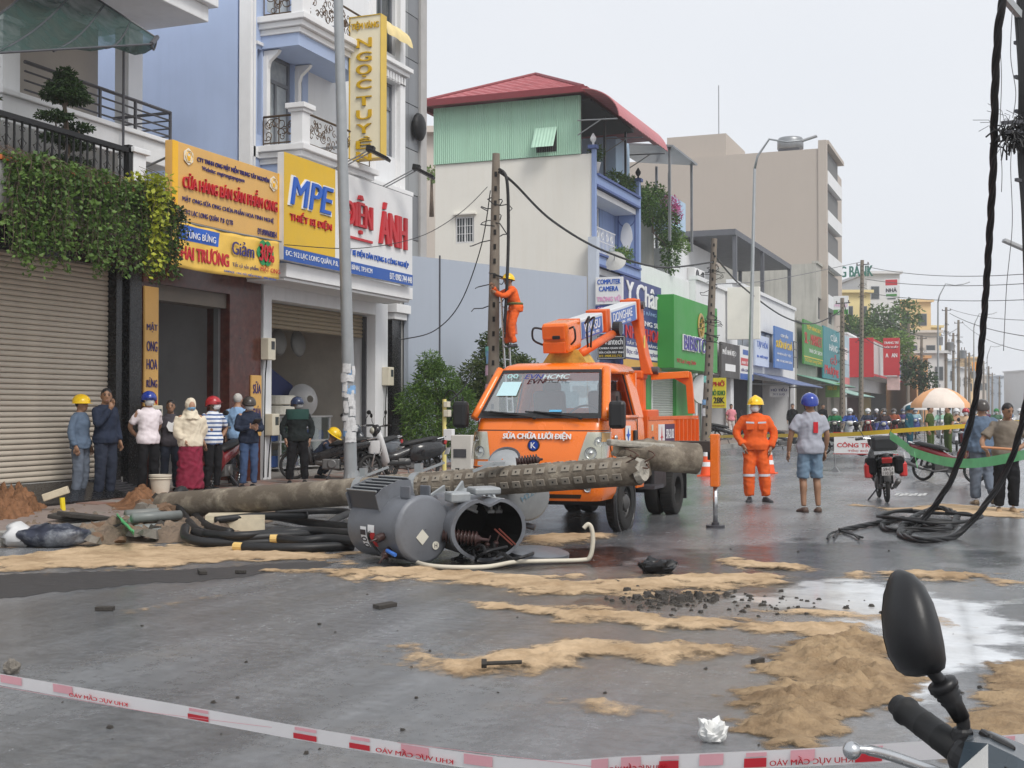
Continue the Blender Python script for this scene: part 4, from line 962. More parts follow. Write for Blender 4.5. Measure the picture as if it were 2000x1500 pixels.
for z in(6.55,9.3):
 part(h,'balcony',LAV,(-14.35,-13.35,42.02,47.54,z,z+.3),bevel=.01);part(h,'balcony_edge',LAV_D,(-13.4,-13.28,42.15,47.54,z+.3,z+.38),(-13.4,-13.31,42.15,47.54,z-.08,z-.002));part(h,'soffit',W_TRIM,(-14.33,-13.5,42.02,47.5,z-.3,z-.09))
mb=MB()
for i in range(15):mb.tube([(-13.45,42.2+i*.16,6.95),(-13.45,42.2+i*.16,7.85)],.012,4)
mb.tube([(-13.45,42.1,7.85),(-13.45,44.6,7.85)],.02,5);mb.tube([(-13.45,42.1,7.4),(-13.45,44.6,7.4)],.014,5);mb.tube([(-13.45,42.1,7.0),(-13.45,44.6,7.0)],.014,5)
for i in range(4):mb.torus((-13.45,42.5+i*.55,7.6),X_,.12,.012,12,4)
mb.build('balcony_rail',W_TRIM,h)
part(h,'corner_pillar',M('pale_blue_post',srgb(186,194,206),.7,var=.05),(-13.5,-13.2,41.55,41.88,.15,7.4))
for(lab,y,z,n,s,lm,rz)in(('spiky agave clump along the roof terrace of the lavender house',45.6,9.75,900,.16,LEAF_M,1.6),('leafy potted shrub at the terrace corner beside the cream wall',42.5,10.2,500,.12,LEAF_M,.28),('bushy balcony plant on the lower lavender balcony',45.6,7.0,900,.13,LEAF_L,1.2)):
 tree('balcony_plant',lab,(-13.55,y,z-.1),[(0,0,0),(0,0,.25)],[((0,0,.3),(.25,rz,.28)),((.05,rz*.5,.4),(.25,rz*.4,.3))],n,s,lm,int(y*10),.03,limb=False,narrow=.3,cat='plant')
mb=MB();t=thing('flower_pot','white pot on the terrace corner of the lavender house','pot',(-13.55,42.5,9.68),world=True)
mb.lathe([(.12,0),(.2,.4),(.22,.42),(.18,.42)],14,(-13.55,42.5,9.69));mb.build('pot_body',W_TRIM,t,smooth=True)
mb=MB();t=thing('satellite_dish','grey satellite dish above the computer and camera sign','dish',(-13.3,43.6,6.5),world=True)
mb.lathe([(.02,.1),(.2,.08),(.36,.02),(.42,0)],20,(-13.1,43.3,6.75),(.2,-.8,.5),cap=False);mb.build('dish',M('dish_grey',(.4,.4,.38),.5,var=.15),t,smooth=True)
mb=MB();mb.tube([(-13.35,43.5,6.4),(-13.1,43.35,6.75)],.025,6);mb.tube([(-13.1,43.3,6.7),(-12.95,42.85,6.95)],.012,5);mb.build('arm',STEEL,t)
# its signs
SW_=MATS['sign_white'];SB_=MATS['sign_blue'];NAVY_B=M('board_navy',srgb(50,62,120),.45,var=.12,scale=1.2);BLK_B=M('board_black',(.015,.015,.017),.4)
xa,xb=FY(1163,600,41.4).x,FY(1216,600,41.4).x;zz=lambda y:FY(1190,y,41.4).z
sign('blade_sign','white computer and camera sign with blue and pink letters beside the grey pillar','y',41.4,xa,xb,zz(594),zz(541),SW_,.12,texts=[('COMPUTER',BLUE_T,.08,.74,.84,.18,.05,.01),('CAMERA',BLUE_T,.14,.48,.7,.18,.05,.01),('TRỌNG VŨ',PINK_T,.06,.06,.86,.27,.05,.01)])
sign('blade_sign','navy phone-number panel under the computer and camera sign','y',41.4,xa,xb,zz(652),zz(596),M('panel_skyblue',srgb(150,175,205),.5,var=.1),.12,bands=[(NAVY_B,0,.72,1,.28)],texts=[('0914 227',PINK_T,.08,.76,.8,.18,.04,.01)])
xa2,xb2=FY(1166,680,41.3).x,FY(1221,680,41.3).x
sign('blade_sign','black camera dealer sign with white letters and a thin white border','y',41.3,xa2,xb2,zz(702),zz(656),BLK_B,.1,bands=[(WHITE_T,.03,.04,.94,.015),(WHITE_T,.03,.945,.94,.015),(WHITE_T,.03,.04,.012,.92),(WHITE_T,.958,.04,.012,.92)],
     texts=[('Vantech',WHITE_T,.26,.62,.66,.26,.02,.01),('CAMERA QUAN SÁT',WHITE_T,.08,.42,.86,.11,.03,.01),('SỬA CHỮA MÁY TÍNH',WHITE_T,.08,.25,.86,.11,.03,.01),('ĐT: 0908.222.712',YEL_T,.08,.1,.8,.09,.02,.01)])
sign('clinic_sign','tall purple-blue sign with cream raised letters over the awning of the lavender house','x',-12.95,43.9,49.2,3.0,6.3,NAVY_B,.12,bands=[(SW_,0,.12,1,.12),(M('strip_amber',srgb(205,160,70),.5),0,.0,1,.1)],
     texts=[('Y.Chân',WHITE_T,.06,.72,.88,.24,.07,.03),('ĐIỀU TRỊ RĂNG',M('letter_sky',srgb(150,180,215),.4),.1,.62,.75,.07,.03,.01),('NIỀNG SỨ',WHITE_T,.3,.5,.65,.09,.04,.02),('NHA KHOA',RED_T,.05,.33,.9,.14,.06,.03),('TẨY TRẮNG RĂNG',WHITE_T,.08,.26,.8,.05,.02,.01),('Bọc răng sứ - Implant',NAVY_T,.08,.145,.82,.07,.02,.01)])
part(h,'shop_front',M('shop_blue',srgb(40,70,150),.5,var=.15),(-13.6,-13.4,46.3,47.5,.15,3.0))
# ------------------------------------------------------------------ green store
GRN=M('green_store',srgb(58,150,62),.5,var=.05,scale=.8,streak=.12,dcol=srgb(50,120,55))
h=thing('green_store','bright green boxed shop front with round gold emblem and white shutter','shop',(-14,53,SW),world=True)
wall(h,'front_wall',GRN,'x',FAC,48.6,56.4,.15,3.4,ops=[(49.4,53.4,.15,3.1)],th=.3)
part(h,'sign_box',GRN,(FAC-.2,-12.28,48.6,56.4,3.12,6.0),bevel=.02)
shutter(h,'x',FAC-.15,49.4,53.4,.16,3.1,M('pale_shutter',srgb(190,196,188),.5,var=.06),.1)
part(h,'door_rail',W_TRIM,(FAC-.2,FAC+.04,49.3,49.42,.15,3.1))
mb=MB();mb.torus((-12.25,53.1,5.0),X_,.48,.09,26,6,.5)
for a in np.linspace(0,2*PI,7)[:-1]:mb.tube([(-12.24,53.1+.1*math.cos(a),4.95+.12*math.sin(a)),(-12.24,53.1+.26*math.cos(a+.5),4.95+.36*math.sin(a+.5))],.05,5)
mb.build('emblem',M('emblem_gold',srgb(180,150,80),.35,metal=.4,var=.15),h)
lettering(h,'BIBISTORE',WHITE_T,(-12.26,49.9,3.86),Y_,Z_,5.3,.66,.05,bold=.1);lettering(h,'BIBISTORE',M('letter_violet',srgb(70,60,150),.4),(-12.2,49.95,3.9),Y_,Z_,5.2,.58,.02,bold=.05)
lettering(h,'912 Lạc Long Quân',RED_T,(-12.27,49.0,3.3),Y_,Z_,3.2,.22,.01,bold=.02)
t=thing('sign_disc','round white back of a disc sign before the green store','sign',(-11.6,53.5,SW),world=True)
p=DP(1366,760,55);mb=MB();mb.cyl(p,p+Vector((.1,-.05,0)),.62,n=28);mb.build('disc',M('disc_white',(.6,.6,.6),.5,var=.08),t);mb=MB();mb.tube([(p.x+.05,p.y+.1,.15),(p.x+.05,p.y+.1,p.z+.3)],.05,8);mb.build('post',STEEL,t)
# ------------------------------------------------------------------ generic shop-house
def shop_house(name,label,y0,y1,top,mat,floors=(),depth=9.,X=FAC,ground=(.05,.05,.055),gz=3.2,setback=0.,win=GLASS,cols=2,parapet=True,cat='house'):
 h=thing(name,label,cat,(X-depth/2,(y0+y1)/2,SW),world=True);XF=X-setback
 W=(y1-y0);ops=[(y0+.35,y1-.35,.15,gz)]
 for(z0,z1)in floors:
  for c in range(cols):
   a=y0+W*(c+.5)/cols-W/cols*.3;ops.append((a,a+W/cols*.6,z0,z1))
 wall(h,'front_wall',mat,'x',XF,y0,y1,.15,top,ops=ops,th=.25)
 part(h,'side_wall',mat,(XF-depth,XF-.252,y0+.01,y0+.2,.15,top));part(h,'side_wall',mat,(XF-depth,XF-.252,y1-.2,y1-.01,.15,top))
 part(h,'roof',CONC,(XF-depth,XF-.255,y0+.2,y1-.2,top-.4,top-.2))
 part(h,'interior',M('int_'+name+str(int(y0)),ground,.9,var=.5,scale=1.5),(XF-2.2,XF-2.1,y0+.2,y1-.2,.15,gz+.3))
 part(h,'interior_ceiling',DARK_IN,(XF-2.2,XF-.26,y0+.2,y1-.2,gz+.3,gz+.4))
 for(z0,z1)in floors:
  for c in range(cols):
   a=y0+W*(c+.5)/cols-W/cols*.3;window(h,'x',XF-.1,a,a+W/cols*.6,z0,z1,FR_GREY,win,2,.07,.08)
 if parapet:part(h,'parapet',mat,(XF-.3,XF+.12,y0-.02,y1+.02,top,top+.18))
 return h
G_SKY=M('skyblue_plaster',srgb(176,200,222),.75,var=.06,streak=.25,dcol=srgb(140,156,172))
OLDG=M('old_grey_wall',srgb(176,174,166),.85,var=.14,scale=.6,streak=.5,dcol=srgb(110,108,100),bump=.15)
# white house behind the green store with roof shed and bougainvillea
h=thing('white_terrace_house','white and pale blue stepped house with flowering terrace behind the green store','house',(-17,52,SW),world=True)
wall(h,'front_wall',W_PLAS,'x',-13.7,47.85,57.0,6.0,7.3,th=.3)
wall(h,'upper_wall',G_SKY,'x',-15.4,47.85,54.5,7.0,9.0,ops=[(48.2,49.6,7.35,8.4),(50.4,51.6,7.35,8.4)],th=.2)
window(h,'x',-15.45,48.2,49.6,7.35,8.4,W_TRIM,GLASS,2);window(h,'x',-15.45,50.4,51.6,7.35,8.4,W_TRIM,GLASS,2)
part(h,'terrace_box',W_PLAS,(-17,-14.3,47.9,50.8,8.8,10.15));part(h,'side_wall',W_PLAS,(-22,-14.0,47.83,47.88,5,8.8))
part(h,'roof_shed',G_SKY,(-18,-14.9,49.5,51.5,10.2,12.6));part(h,'shed_wall',OLDG,(-16,-14.4,53.3,53.5,6.4,10.6),(-16,-15.8,53.5,57,6.4,10.6))
part(h,'stair_block',W_PLAS,(-16,-13.9,54.6,57.0,7.3,8.6));part(h,'balcony_block',G_SKY,(-15.6,-13.9,54.4,57.2,9.6,10.9))
mb=MB();mb.obox((-14.4,53.6,12.55),(1,0,-.12),Y_,(.12,0,1),(2.8,4.4,.08));mb.build('shed_roof',STEEL,h)
for x,y in((-13.3,51.7),(-13.3,55.6),(-14.9,55.6)):part(h,'shed_post',STEEL,(x,x+.1,y,y+.1,8.5,12.4))
mb=MB();mb.tube([(-13.9,54.2,3),(-13.9,54.2,11.8)],.06,6);mb.build('drain_pipe',STEEL,h)
tree('bougainvillea','bougainvillea with magenta blooms tumbling over the white terrace',(-14.2,52.6,9.0),[(0,0,0),(0,0,.8)],[((0,0,1.2),(.7,1.4,.9)),((.4,.9,.4),(.5,.9,.9)),((.5,1.0,-.8),(.4,.6,.9)),((0,-1.6,1.0),(.6,.8,.6)),((-.2,-2.6,1.1),(.6,.9,.6))],5000,.16,LEAF_M,71,.06,cat='bush')
t=tree('bougainvillea','magenta blossom sprays in the bougainvillea above the pale blue block',(-13.7,53.6,9.8),[(0,0,0),(0,0,.5)],[((0,0,.5),(.4,.6,.45)),((.1,.5,.2),(.3,.4,.4))],800,.12,leaf_mat('blossom',(.45,.05,.22),(.65,.2,.4)),72,.03,cat='flowers')
tree('roof_tree','small leafy tree on the roof behind the second utility pole',(-14.6,57.2,8.6),[(0,0,0),(0,0,.6)],[((0,0,.7),(.7,.9,.5)),((.2,.7,.4),(.6,.7,.4))],1200,.16,LEAF_L,73,.05)
for i,y in enumerate((57.8,58.9)):
 t=thing('air_conditioner','white air-conditioner unit on the roof edge beside the roof tree','air conditioner',(-13.6,y,7.35),group='roof air conditioners',world=True);part(t,'case',W_TRIM,(-14,-13.6,y,y+.9,7.35,8.05),bevel=.03)
 mb=MB();mb.torus((-13.58,y+.36,7.7),X_,.26,.02,18,4);mb.cyl((-13.6,y+.36,7.7),(-13.585,y+.36,7.7),.24,n=18);mb.build('fan',DSTEEL,t)
# tall beige block
BEI=M('beige_render',srgb(180,170,160),.8,var=.03,scale=.3,streak=.12,dcol=srgb(160,150,140))
h=thing('beige_block','tall plain beige apartment block rising behind the shops','building',(-21,103,SW),world=True)
part(h,'side_wall',BEI,(-29.5,-13.6,98,112,.15,21.2));part(h,'stair_tower',BEI,(-25.4,-20.7,98.4,106,21.2,23.0))
part(h,'front_edge',BEI,(-13.6,-13.0,97.9,98.6,.15,21.8))
for z in(9.2,12.4,15.6,18.6):
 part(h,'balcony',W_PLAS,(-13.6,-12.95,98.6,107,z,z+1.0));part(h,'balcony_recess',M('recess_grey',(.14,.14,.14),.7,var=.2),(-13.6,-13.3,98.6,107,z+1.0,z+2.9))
part(h,'roof_edge',BEI,(-13.6,-12.9,98.6,108,21.6,21.9))
mb=MB();mb.tube([(-21.6,100,23),(-21.6,100,27.2)],.04,5);mb.build('antenna',STEEL,h)
t=thing('water_tank','steel water tank on the roof of the beige block','tank',(-16,100,21.2),world=True);mb=MB();mb.lathe([(.9,0),(1.0,.1),(1.0,.8),(.9,.95),(.1,1.0)],18,(-16,100,21.6));mb.build('drum',STEEL,t,smooth=True);part(t,'stand',DSTEEL,(-16.8,-15.2,99.2,100.8,21.2,21.6))
# run of shops further along
DKB=M('board_charcoal',srgb(70,66,64),.5,var=.06);LBL=M('board_paleblue',srgb(196,206,226),.5,var=.05);BLB=M('board_blue',srgb(80,120,180),.5,var=.06);GRB=M('board_green',srgb(72,138,66),.5,var=.06);TEAL=M('board_teal',srgb(52,132,140),.5,var=.06);REDB=M('board_red',srgb(196,50,58),.5,var=.06);YLB=M('board_yellow',srgb(235,215,60),.5,var=.05)
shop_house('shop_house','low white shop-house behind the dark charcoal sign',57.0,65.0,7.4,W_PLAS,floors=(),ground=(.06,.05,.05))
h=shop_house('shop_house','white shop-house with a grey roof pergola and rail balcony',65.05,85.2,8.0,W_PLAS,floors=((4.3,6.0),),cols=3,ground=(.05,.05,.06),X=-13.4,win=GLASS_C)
PERG=M('pergola_grey',srgb(96,98,104),.6,var=.08)
part(h,'pergola',PERG,(-17,-13.4,66,84,10.6,10.9));
for x,y in((-13.6,66.2),(-13.6,74),(-13.6,83.6),(-16.8,83.6)):part(h,'pergola_post',PERG,(x,x+.2,y,y+.25,8.2,10.6))
part(h,'roof_room',W_PLAS,(-22,-16,62,72,8,10.4))
mb=MB()
for z in(4.9,5.4,5.9):mb.tube([(-13.2,79,z),(-13.2,85,z)],.035,5)
for y in(79,80.5,82,83.5,85):mb.tube([(-13.2,y,4.2),(-13.2,y,5.9)],.035,5)
mb.build('balcony_rail',DSTEEL,h)
sign('shop_sign','charcoal grey sweets-shop sign with white letters','x',-13.0,60.6,65.0,3.05,4.75,DKB,.12,texts=[('PHỐ NHÀ KẸO',WHITE_T,.06,.62,.72,.26,.05,.01)],bands=[(WHITE_T,.2,.2,.55,.2)])
sign('shop_sign','white sign with red letters and blue foot beside the charcoal sign','x',-13.0,65.1,68.6,3.05,4.8,SW_,.12,bands=[(SB_,0,0,1,.18),(RED_T,.05,.42,.9,.22),(SB_,.2,.74,.4,.15)],texts=[('ANH TUẤN',WHITE_T,.1,.46,.8,.14,.03,.01),('SỬA CHỮA XE',NAVY_T,.08,.24,.84,.1,.03,.01)])
sign('shop_sign','plain cream lightbox sign fixed above the white and red sign','y',63.4,-13.3,-11.7,5.0,7.6,M('blank_cream',srgb(226,224,214),.5,var=.05),.3,bands=[])
sign('shop_sign','pale blue sign beside the lamp post','x',-13.0,69.3,73.4,3.9,5.6,LBL,.12,texts=[('TẠP HÓA',BLUE_T,.1,.55,.8,.3,.04,.01),('BIA - NƯỚC NGỌT',BLUE_T,.1,.25,.8,.12,.02,.01)])
sign('shop_sign','blue banner sign with yellow and white letters hung high on the white house','x',-12.7,73.6,80.1,3.9,6.3,BLB,.1,texts=[('CƠM TẤM',WHITE_T,.3,.78,.4,.1,.03,.01),('SƯỜN BÌ CHẢ',YEL_T,.06,.5,.88,.22,.05,.02),('NHẬN ĐẶT TIỆC',WHITE_T,.12,.32,.76,.08,.02,.01),('0908 - 912 LẠC LONG QUÂN',WHITE_T,.08,.15,.84,.08,.02,.01)])
sign('shop_sign','yellow noodle sign with red green and black letters beside the second pole','y',57.6,FY(1388,780,57.6).x,FY(1418,780,57.6).x,FY(1400,797,57.6).z,FY(1400,738,57.6).z,YLB,.06,texts=[('PHỞ',RED_T,.1,.72,.8,.2,.06,.01),('BÒ KHO',GREEN_T,.08,.42,.86,.2,.06,.01),('28K',DARK_T,.2,.16,.7,.2,.06,.01),('912 LẠC LONG QUÂN',RED_T,.1,.05,.8,.06,.02,.01)])
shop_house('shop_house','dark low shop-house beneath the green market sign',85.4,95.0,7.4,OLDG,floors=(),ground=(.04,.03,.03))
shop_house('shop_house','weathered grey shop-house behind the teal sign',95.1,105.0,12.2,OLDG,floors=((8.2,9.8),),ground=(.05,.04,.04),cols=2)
sign('shop_sign','green market sign with red and yellow letters','x',-12.9,85.8,94.8,4.55,7.5,GRB,.12,bands=[(YEL_T,0,.16,1,.02)],texts=[('TIỆM VÀNG BẠC',YEL_T,.14,.78,.75,.15,.04,.01),('SL - MARKET',RED_T,.04,.47,.9,.25,.07,.02),('TRÁI CÂY SẠCH',WHITE_T,.25,.26,.7,.13,.04,.01),('912 Lạc Long Quân',YEL_T,.06,.04,.85,.1,.02,.01)])
sign('shop_sign','teal wood-shop sign with white and red letters','x',-12.9,95.2,104.4,3.8,7.65,TEAL,.12,texts=[('CỬA',WHITE_T,.42,.76,.42,.16,.04,.01),('HÀNG',WHITE_T,.34,.56,.5,.16,.04,.01),('GỖ',RED_T,.4,.3,.4,.2,.08,.02),('Phượng',RED_T,.06,.04,.86,.22,.06,.02)])
sign('shop_sign','faded pink and blue advertising panel next to the teal sign','x',-12.9,104.6,111.0,3.6,7.6,M('ad_panel',srgb(170,190,200),.6,var=.3,scale=.6),.12,bands=[(M('ad_pink',srgb(205,120,120),.6),0,0,1,.14),(M('ad_pale',srgb(225,215,215),.6),.2,.5,.6,.25)])
sign('shop_sign','white house-number lightbox with a green foot on top of a pole','y',92,FY(1628,640,92).x,FY(1657,640,92).x,FY(1640,614,92).z,FY(1640,578,92).z,SW_,.2,bands=[(GRB,0,0,1,.26)],texts=[('PHÒNG',PINK_T,.08,.4,.84,.2,.04,.01),('898',WHITE_T,.3,.03,.4,.2,.04,.01)])
# awnings on the shops
for i,(y0,y1,z,col,lab)in enumerate(((68.8,80.5,3.2,srgb(96,110,150),'blue-grey sheet awning over the shop beside the lamp post'),(86,98,3.5,srgb(120,170,150),'green sheet awning over the fruit stall'),(98.5,112,2.9,srgb(150,190,180),'pale green low awning next to the fruit stall'))):
 t=thing('street_awning',lab,'awning',(-12.5,(y0+y1)/2,z),world=True);mb=MB();mb.obox((-12.2,(y0+y1)/2,z),(1,0,-.28),Y_,(.28,0,1),(2.6,y1-y0,.05));mb.build('sheet',M('awn%d'%i,col,.5,var=.1),t)
 mb=MB()
 for y in(y0+.3,y1-.3):mb.tube([(-13.4,y,z-.3),(-11.0,y,z-.36)],.04,5)
 mb.build('brace',STEEL,t)
sign('shop_sign','small white lettered board at the awning edge','y',70,FY(1503,765,70).x,FY(1540,765,70).x,FY(1503,775,70).z,FY(1503,754,70).z,SW_,.06,texts=[('HỦ TIẾU',NAVY_T,.08,.5,.84,.35,.05,.01),('912 LLQ',NAVY_T,.2,.12,.6,.2,.03,.01)])
sign('shop_sign','green and yellow fruit-stall board at the awning edge','y',90,FY(1612,760,90).x,FY(1650,760,90).x,FY(1612,776,90).z,FY(1612,748,90).z,M('stall_green',srgb(120,165,90),.6,var=.3),.06,texts=[('TRÁI CÂY',YEL_T,.1,.5,.5,.35,.05,.01)])
# red shop, red vertical sign and what follows
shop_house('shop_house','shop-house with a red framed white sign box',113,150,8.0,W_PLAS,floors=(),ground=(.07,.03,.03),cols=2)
sign('shop_sign','long white sign box with red side and bright bottle pictures','x',-11.2,114,150,4.4,7.6,M('red_box_white',(.6,.59,.58),.5,var=.05),2.1,bands=[(REDB,0,.94,1,.06),(REDB,0,0,1,.06),(DARK_T,.38,.4,.22,.18),(DARK_T,.38,.25,.2,.1)]+[(M('bottle%d'%(k%4),[srgb(220,70,90),srgb(90,140,210),srgb(70,160,110),srgb(230,230,235)][k%4],.5),.66+.075*(k%4),.12+.2*(k//4),.05,.16)for k in range(16)])
t=thing('red_sign_side','red end panel of the long white sign box','sign',(-12.3,113.9,4.4),world=True);part(t,'board',REDB,(-13.3,-11.2,113.8,113.98,4.3,7.7))
sign('shop_sign','tall red decoration-shop sign with white letters','y',118,FY(1725,700,118).x,FY(1757,700,118).x,FY(1740,733,118).z,FY(1740,660,118).z,REDB,.5,texts=[('TRANG TRÍ',WHITE_T,.06,.84,.88,.08,.05,.01),('NỘI THẤT',WHITE_T,.06,.72,.88,.08,.05,.01),('A   AN',WHITE_T,.15,.48,.7,.11,.06,.01)])
sign('shop_sign','pale lower panel hanging beneath the tall red sign','y',118.2,FY(1732,750,118).x,FY(1757,750,118).x,FY(1740,762,118).z,FY(1740,735,118).z,M('pale_panel',srgb(220,190,185),.5,var=.2),.3)
FARC=[srgb(226,206,150),srgb(205,205,205),srgb(190,200,210),srgb(222,190,140),srgb(200,190,180),srgb(212,160,110),srgb(180,190,200)]
FL=[('ochre villa with a dark roof rail rising behind the pole',1645,1700,572,140,0,-14.5),('grey bank building with a red advert board on its wall',1693,1757,535,150,1,-14),('yellow house with a projecting roof slab',1752,1818,590,160,3,-14),('pale shop-house with awnings beyond the umbrella',1765,1835,650,150,4,-12),('white low shop-house behind the transformers on poles',1785,1850,690,140,1,-10.5),('orange-trimmed shop-house far along the street',1790,1812,700,135,5,-11)]
def far_block(lab,pa,pb,pt,dist,col,base=.15,wins=True):
 a,b=DP(pa,pt,dist),DP(pb,pt,dist);m=M('far_paint_%d'%int(pa),FARC[col],.8,var=.06,scale=.2,streak=.15,dcol=(.4,.38,.35))
 h=thing('town_building',lab,'building',((a.x+b.x)/2,(a.y+b.y)/2,base),world=True);mb=MB()
 u=(b-a);u.z=0;W=u.length;u.normalize();n=Vector((-u.y,u.x,0));n=n if n.y>0 else-n
 mb.obox(((a+b)/2+n*6).to_2d().to_3d()+Z_*(a.z+base)/2,u,n,Z_,(W,12,a.z-base));mb.build('wall',m,h)
 mb=MB();mb.obox(((a+b)/2+n*5.8).to_2d().to_3d()+Z_*(a.z+.15),u,n,Z_,(W+.5,12.6,.3));mb.build('roof',m,h)
 if wins:
  nf=max(1,int((a.z-4)/3.2));nc=max(2,int(W/2.4))
  for f in range(nf):
   for c in range(nc):
    q=a+u*(W*(c+.5)/nc)-n*.03;q.z=a.z-2.2-f*3.2;mb=MB();mb.obox(q,u,n,Z_,(W/nc*.5,.08,1.5));o=mb.build('window',FR_GREY,h);mb=MB();mb.obox(q-n*.05,u,n,Z_,(W/nc*.42,.02,1.35));mb.build('pane',GLASS,o)
 return h
for lab,pa,pb,pt,dist,col,_ in FL:far_block(lab,pa,pb,pt,dist,col)
for i,(pa,pb,pt,dist,col,lab)in enumerate(((1805,1838,640,170,0,'yellowish far house between the lamp post and the transformers'),(1836,1868,705,190,2,'pale far house behind the transformer poles'),(1866,1892,720,210,1,'grey far house right of the transformer poles'),(1890,1912,700,240,3,'tan far house with an orange panel'),(1910,1932,735,270,4,'low far house near the street end'),(1930,1958,745,310,6,'bluish far house by the street end'),(1955,2010,735,300,2,'pale grey mall block at the end of the street'),(2005,2080,725,260,1,'grey far block beyond the hanging cable'))):far_block(lab,pa,pb,pt,dist,col)
far_block('cream back-street house seen between the grey panel building and the green-topped house',826,866,262,62,4,wins=False)
sign('roof_sign','bank roof sign in dark green letters','y',149,FY(1643,530,149).x,FY(1643,530,149).x+.02,FY(1643,545,149).z,FY(1643,545,149).z+.02,STEEL,.1,texts=())
t=[o for o in bpy.data.objects if o.name.startswith('roof_sign')][0]
lettering(t,'G BANK',M('bank_green',srgb(40,105,95),.5),(FY(1642,540,149).x,148.9,FY(1642,542,149).z),X_,Z_,FY(1705,540,149).x-FY(1642,540,149).x,FY(1642,521,149).z-FY(1642,542,149).z,.2,bold=.05)
sign('shop_sign','red and white advert board on the grey bank wall','y',140,FY(1728,560,140).x,FY(1754,560,140).x,FY(1728,582,140).z,FY(1728,545,140).z,SW_,.3,bands=[(REDB,.05,.66,.9,.3),(GRB,.1,.08,.8,.12)],texts=[('NHÀ',DARK_T,.1,.3,.8,.25,.05,.02)])
sign('shop_sign','orange advert panel far along the street','y',150,FY(1788,740,150).x,FY(1808,740,150).x,FY(1788,760,150).z,FY(1788,726,150).z,M('board_orange',srgb(240,160,50),.5),.3)
sign('shop_sign','tall orange advert panel beyond the transformer poles','y',190,FY(1899,720,190).x,FY(1914,720,190).x,FY(1899,738,190).z,FY(1899,707,190).z,MATS['board_orange'],.3)
for i,(px,py,d,rx,rz,n,lm,lab)in enumerate(((1705,655,128,3.0,2.4,1700,LEAF_D,'dark leafy roof-garden tree above the red sign'),(1730,640,135,2.6,3.2,1700,LEAF_M,'tall leafy tree left of the yellow house'),(1668,640,122,2.0,1.4,800,LEAF_M,'roof plants above the white parapet'),(1738,668,120,2.2,1.6,1100,LEAF_L,'bright bamboo clump behind the red sign'),(1772,610,140,1.5,2.0,600,LEAF_M,'thin roof tree before the yellow house'),(1795,730,110,1.4,1.6,700,LEAF_D,'dark street tree near the umbrella'),(843,340,60,.5,.5,350,LEAF_L,'potted bush on the roof edge beside the grey panel building'))):
 c=DP(px,py,d);tree('town_tree',lab,(c.x,c.y,c.z-rz),[(0,0,-1.5),(0,0,rz)],[((0,0,rz),(rx,rx,rz*.7)),((rx*.4,0,rz*.5),(rx*.6,rx*.6,rz*.5)),((-rx*.4,.2,rz*1.3),(rx*.6,rx*.6,rz*.5))],n,.45 if d>80 else.14,lm,200+i,.12)
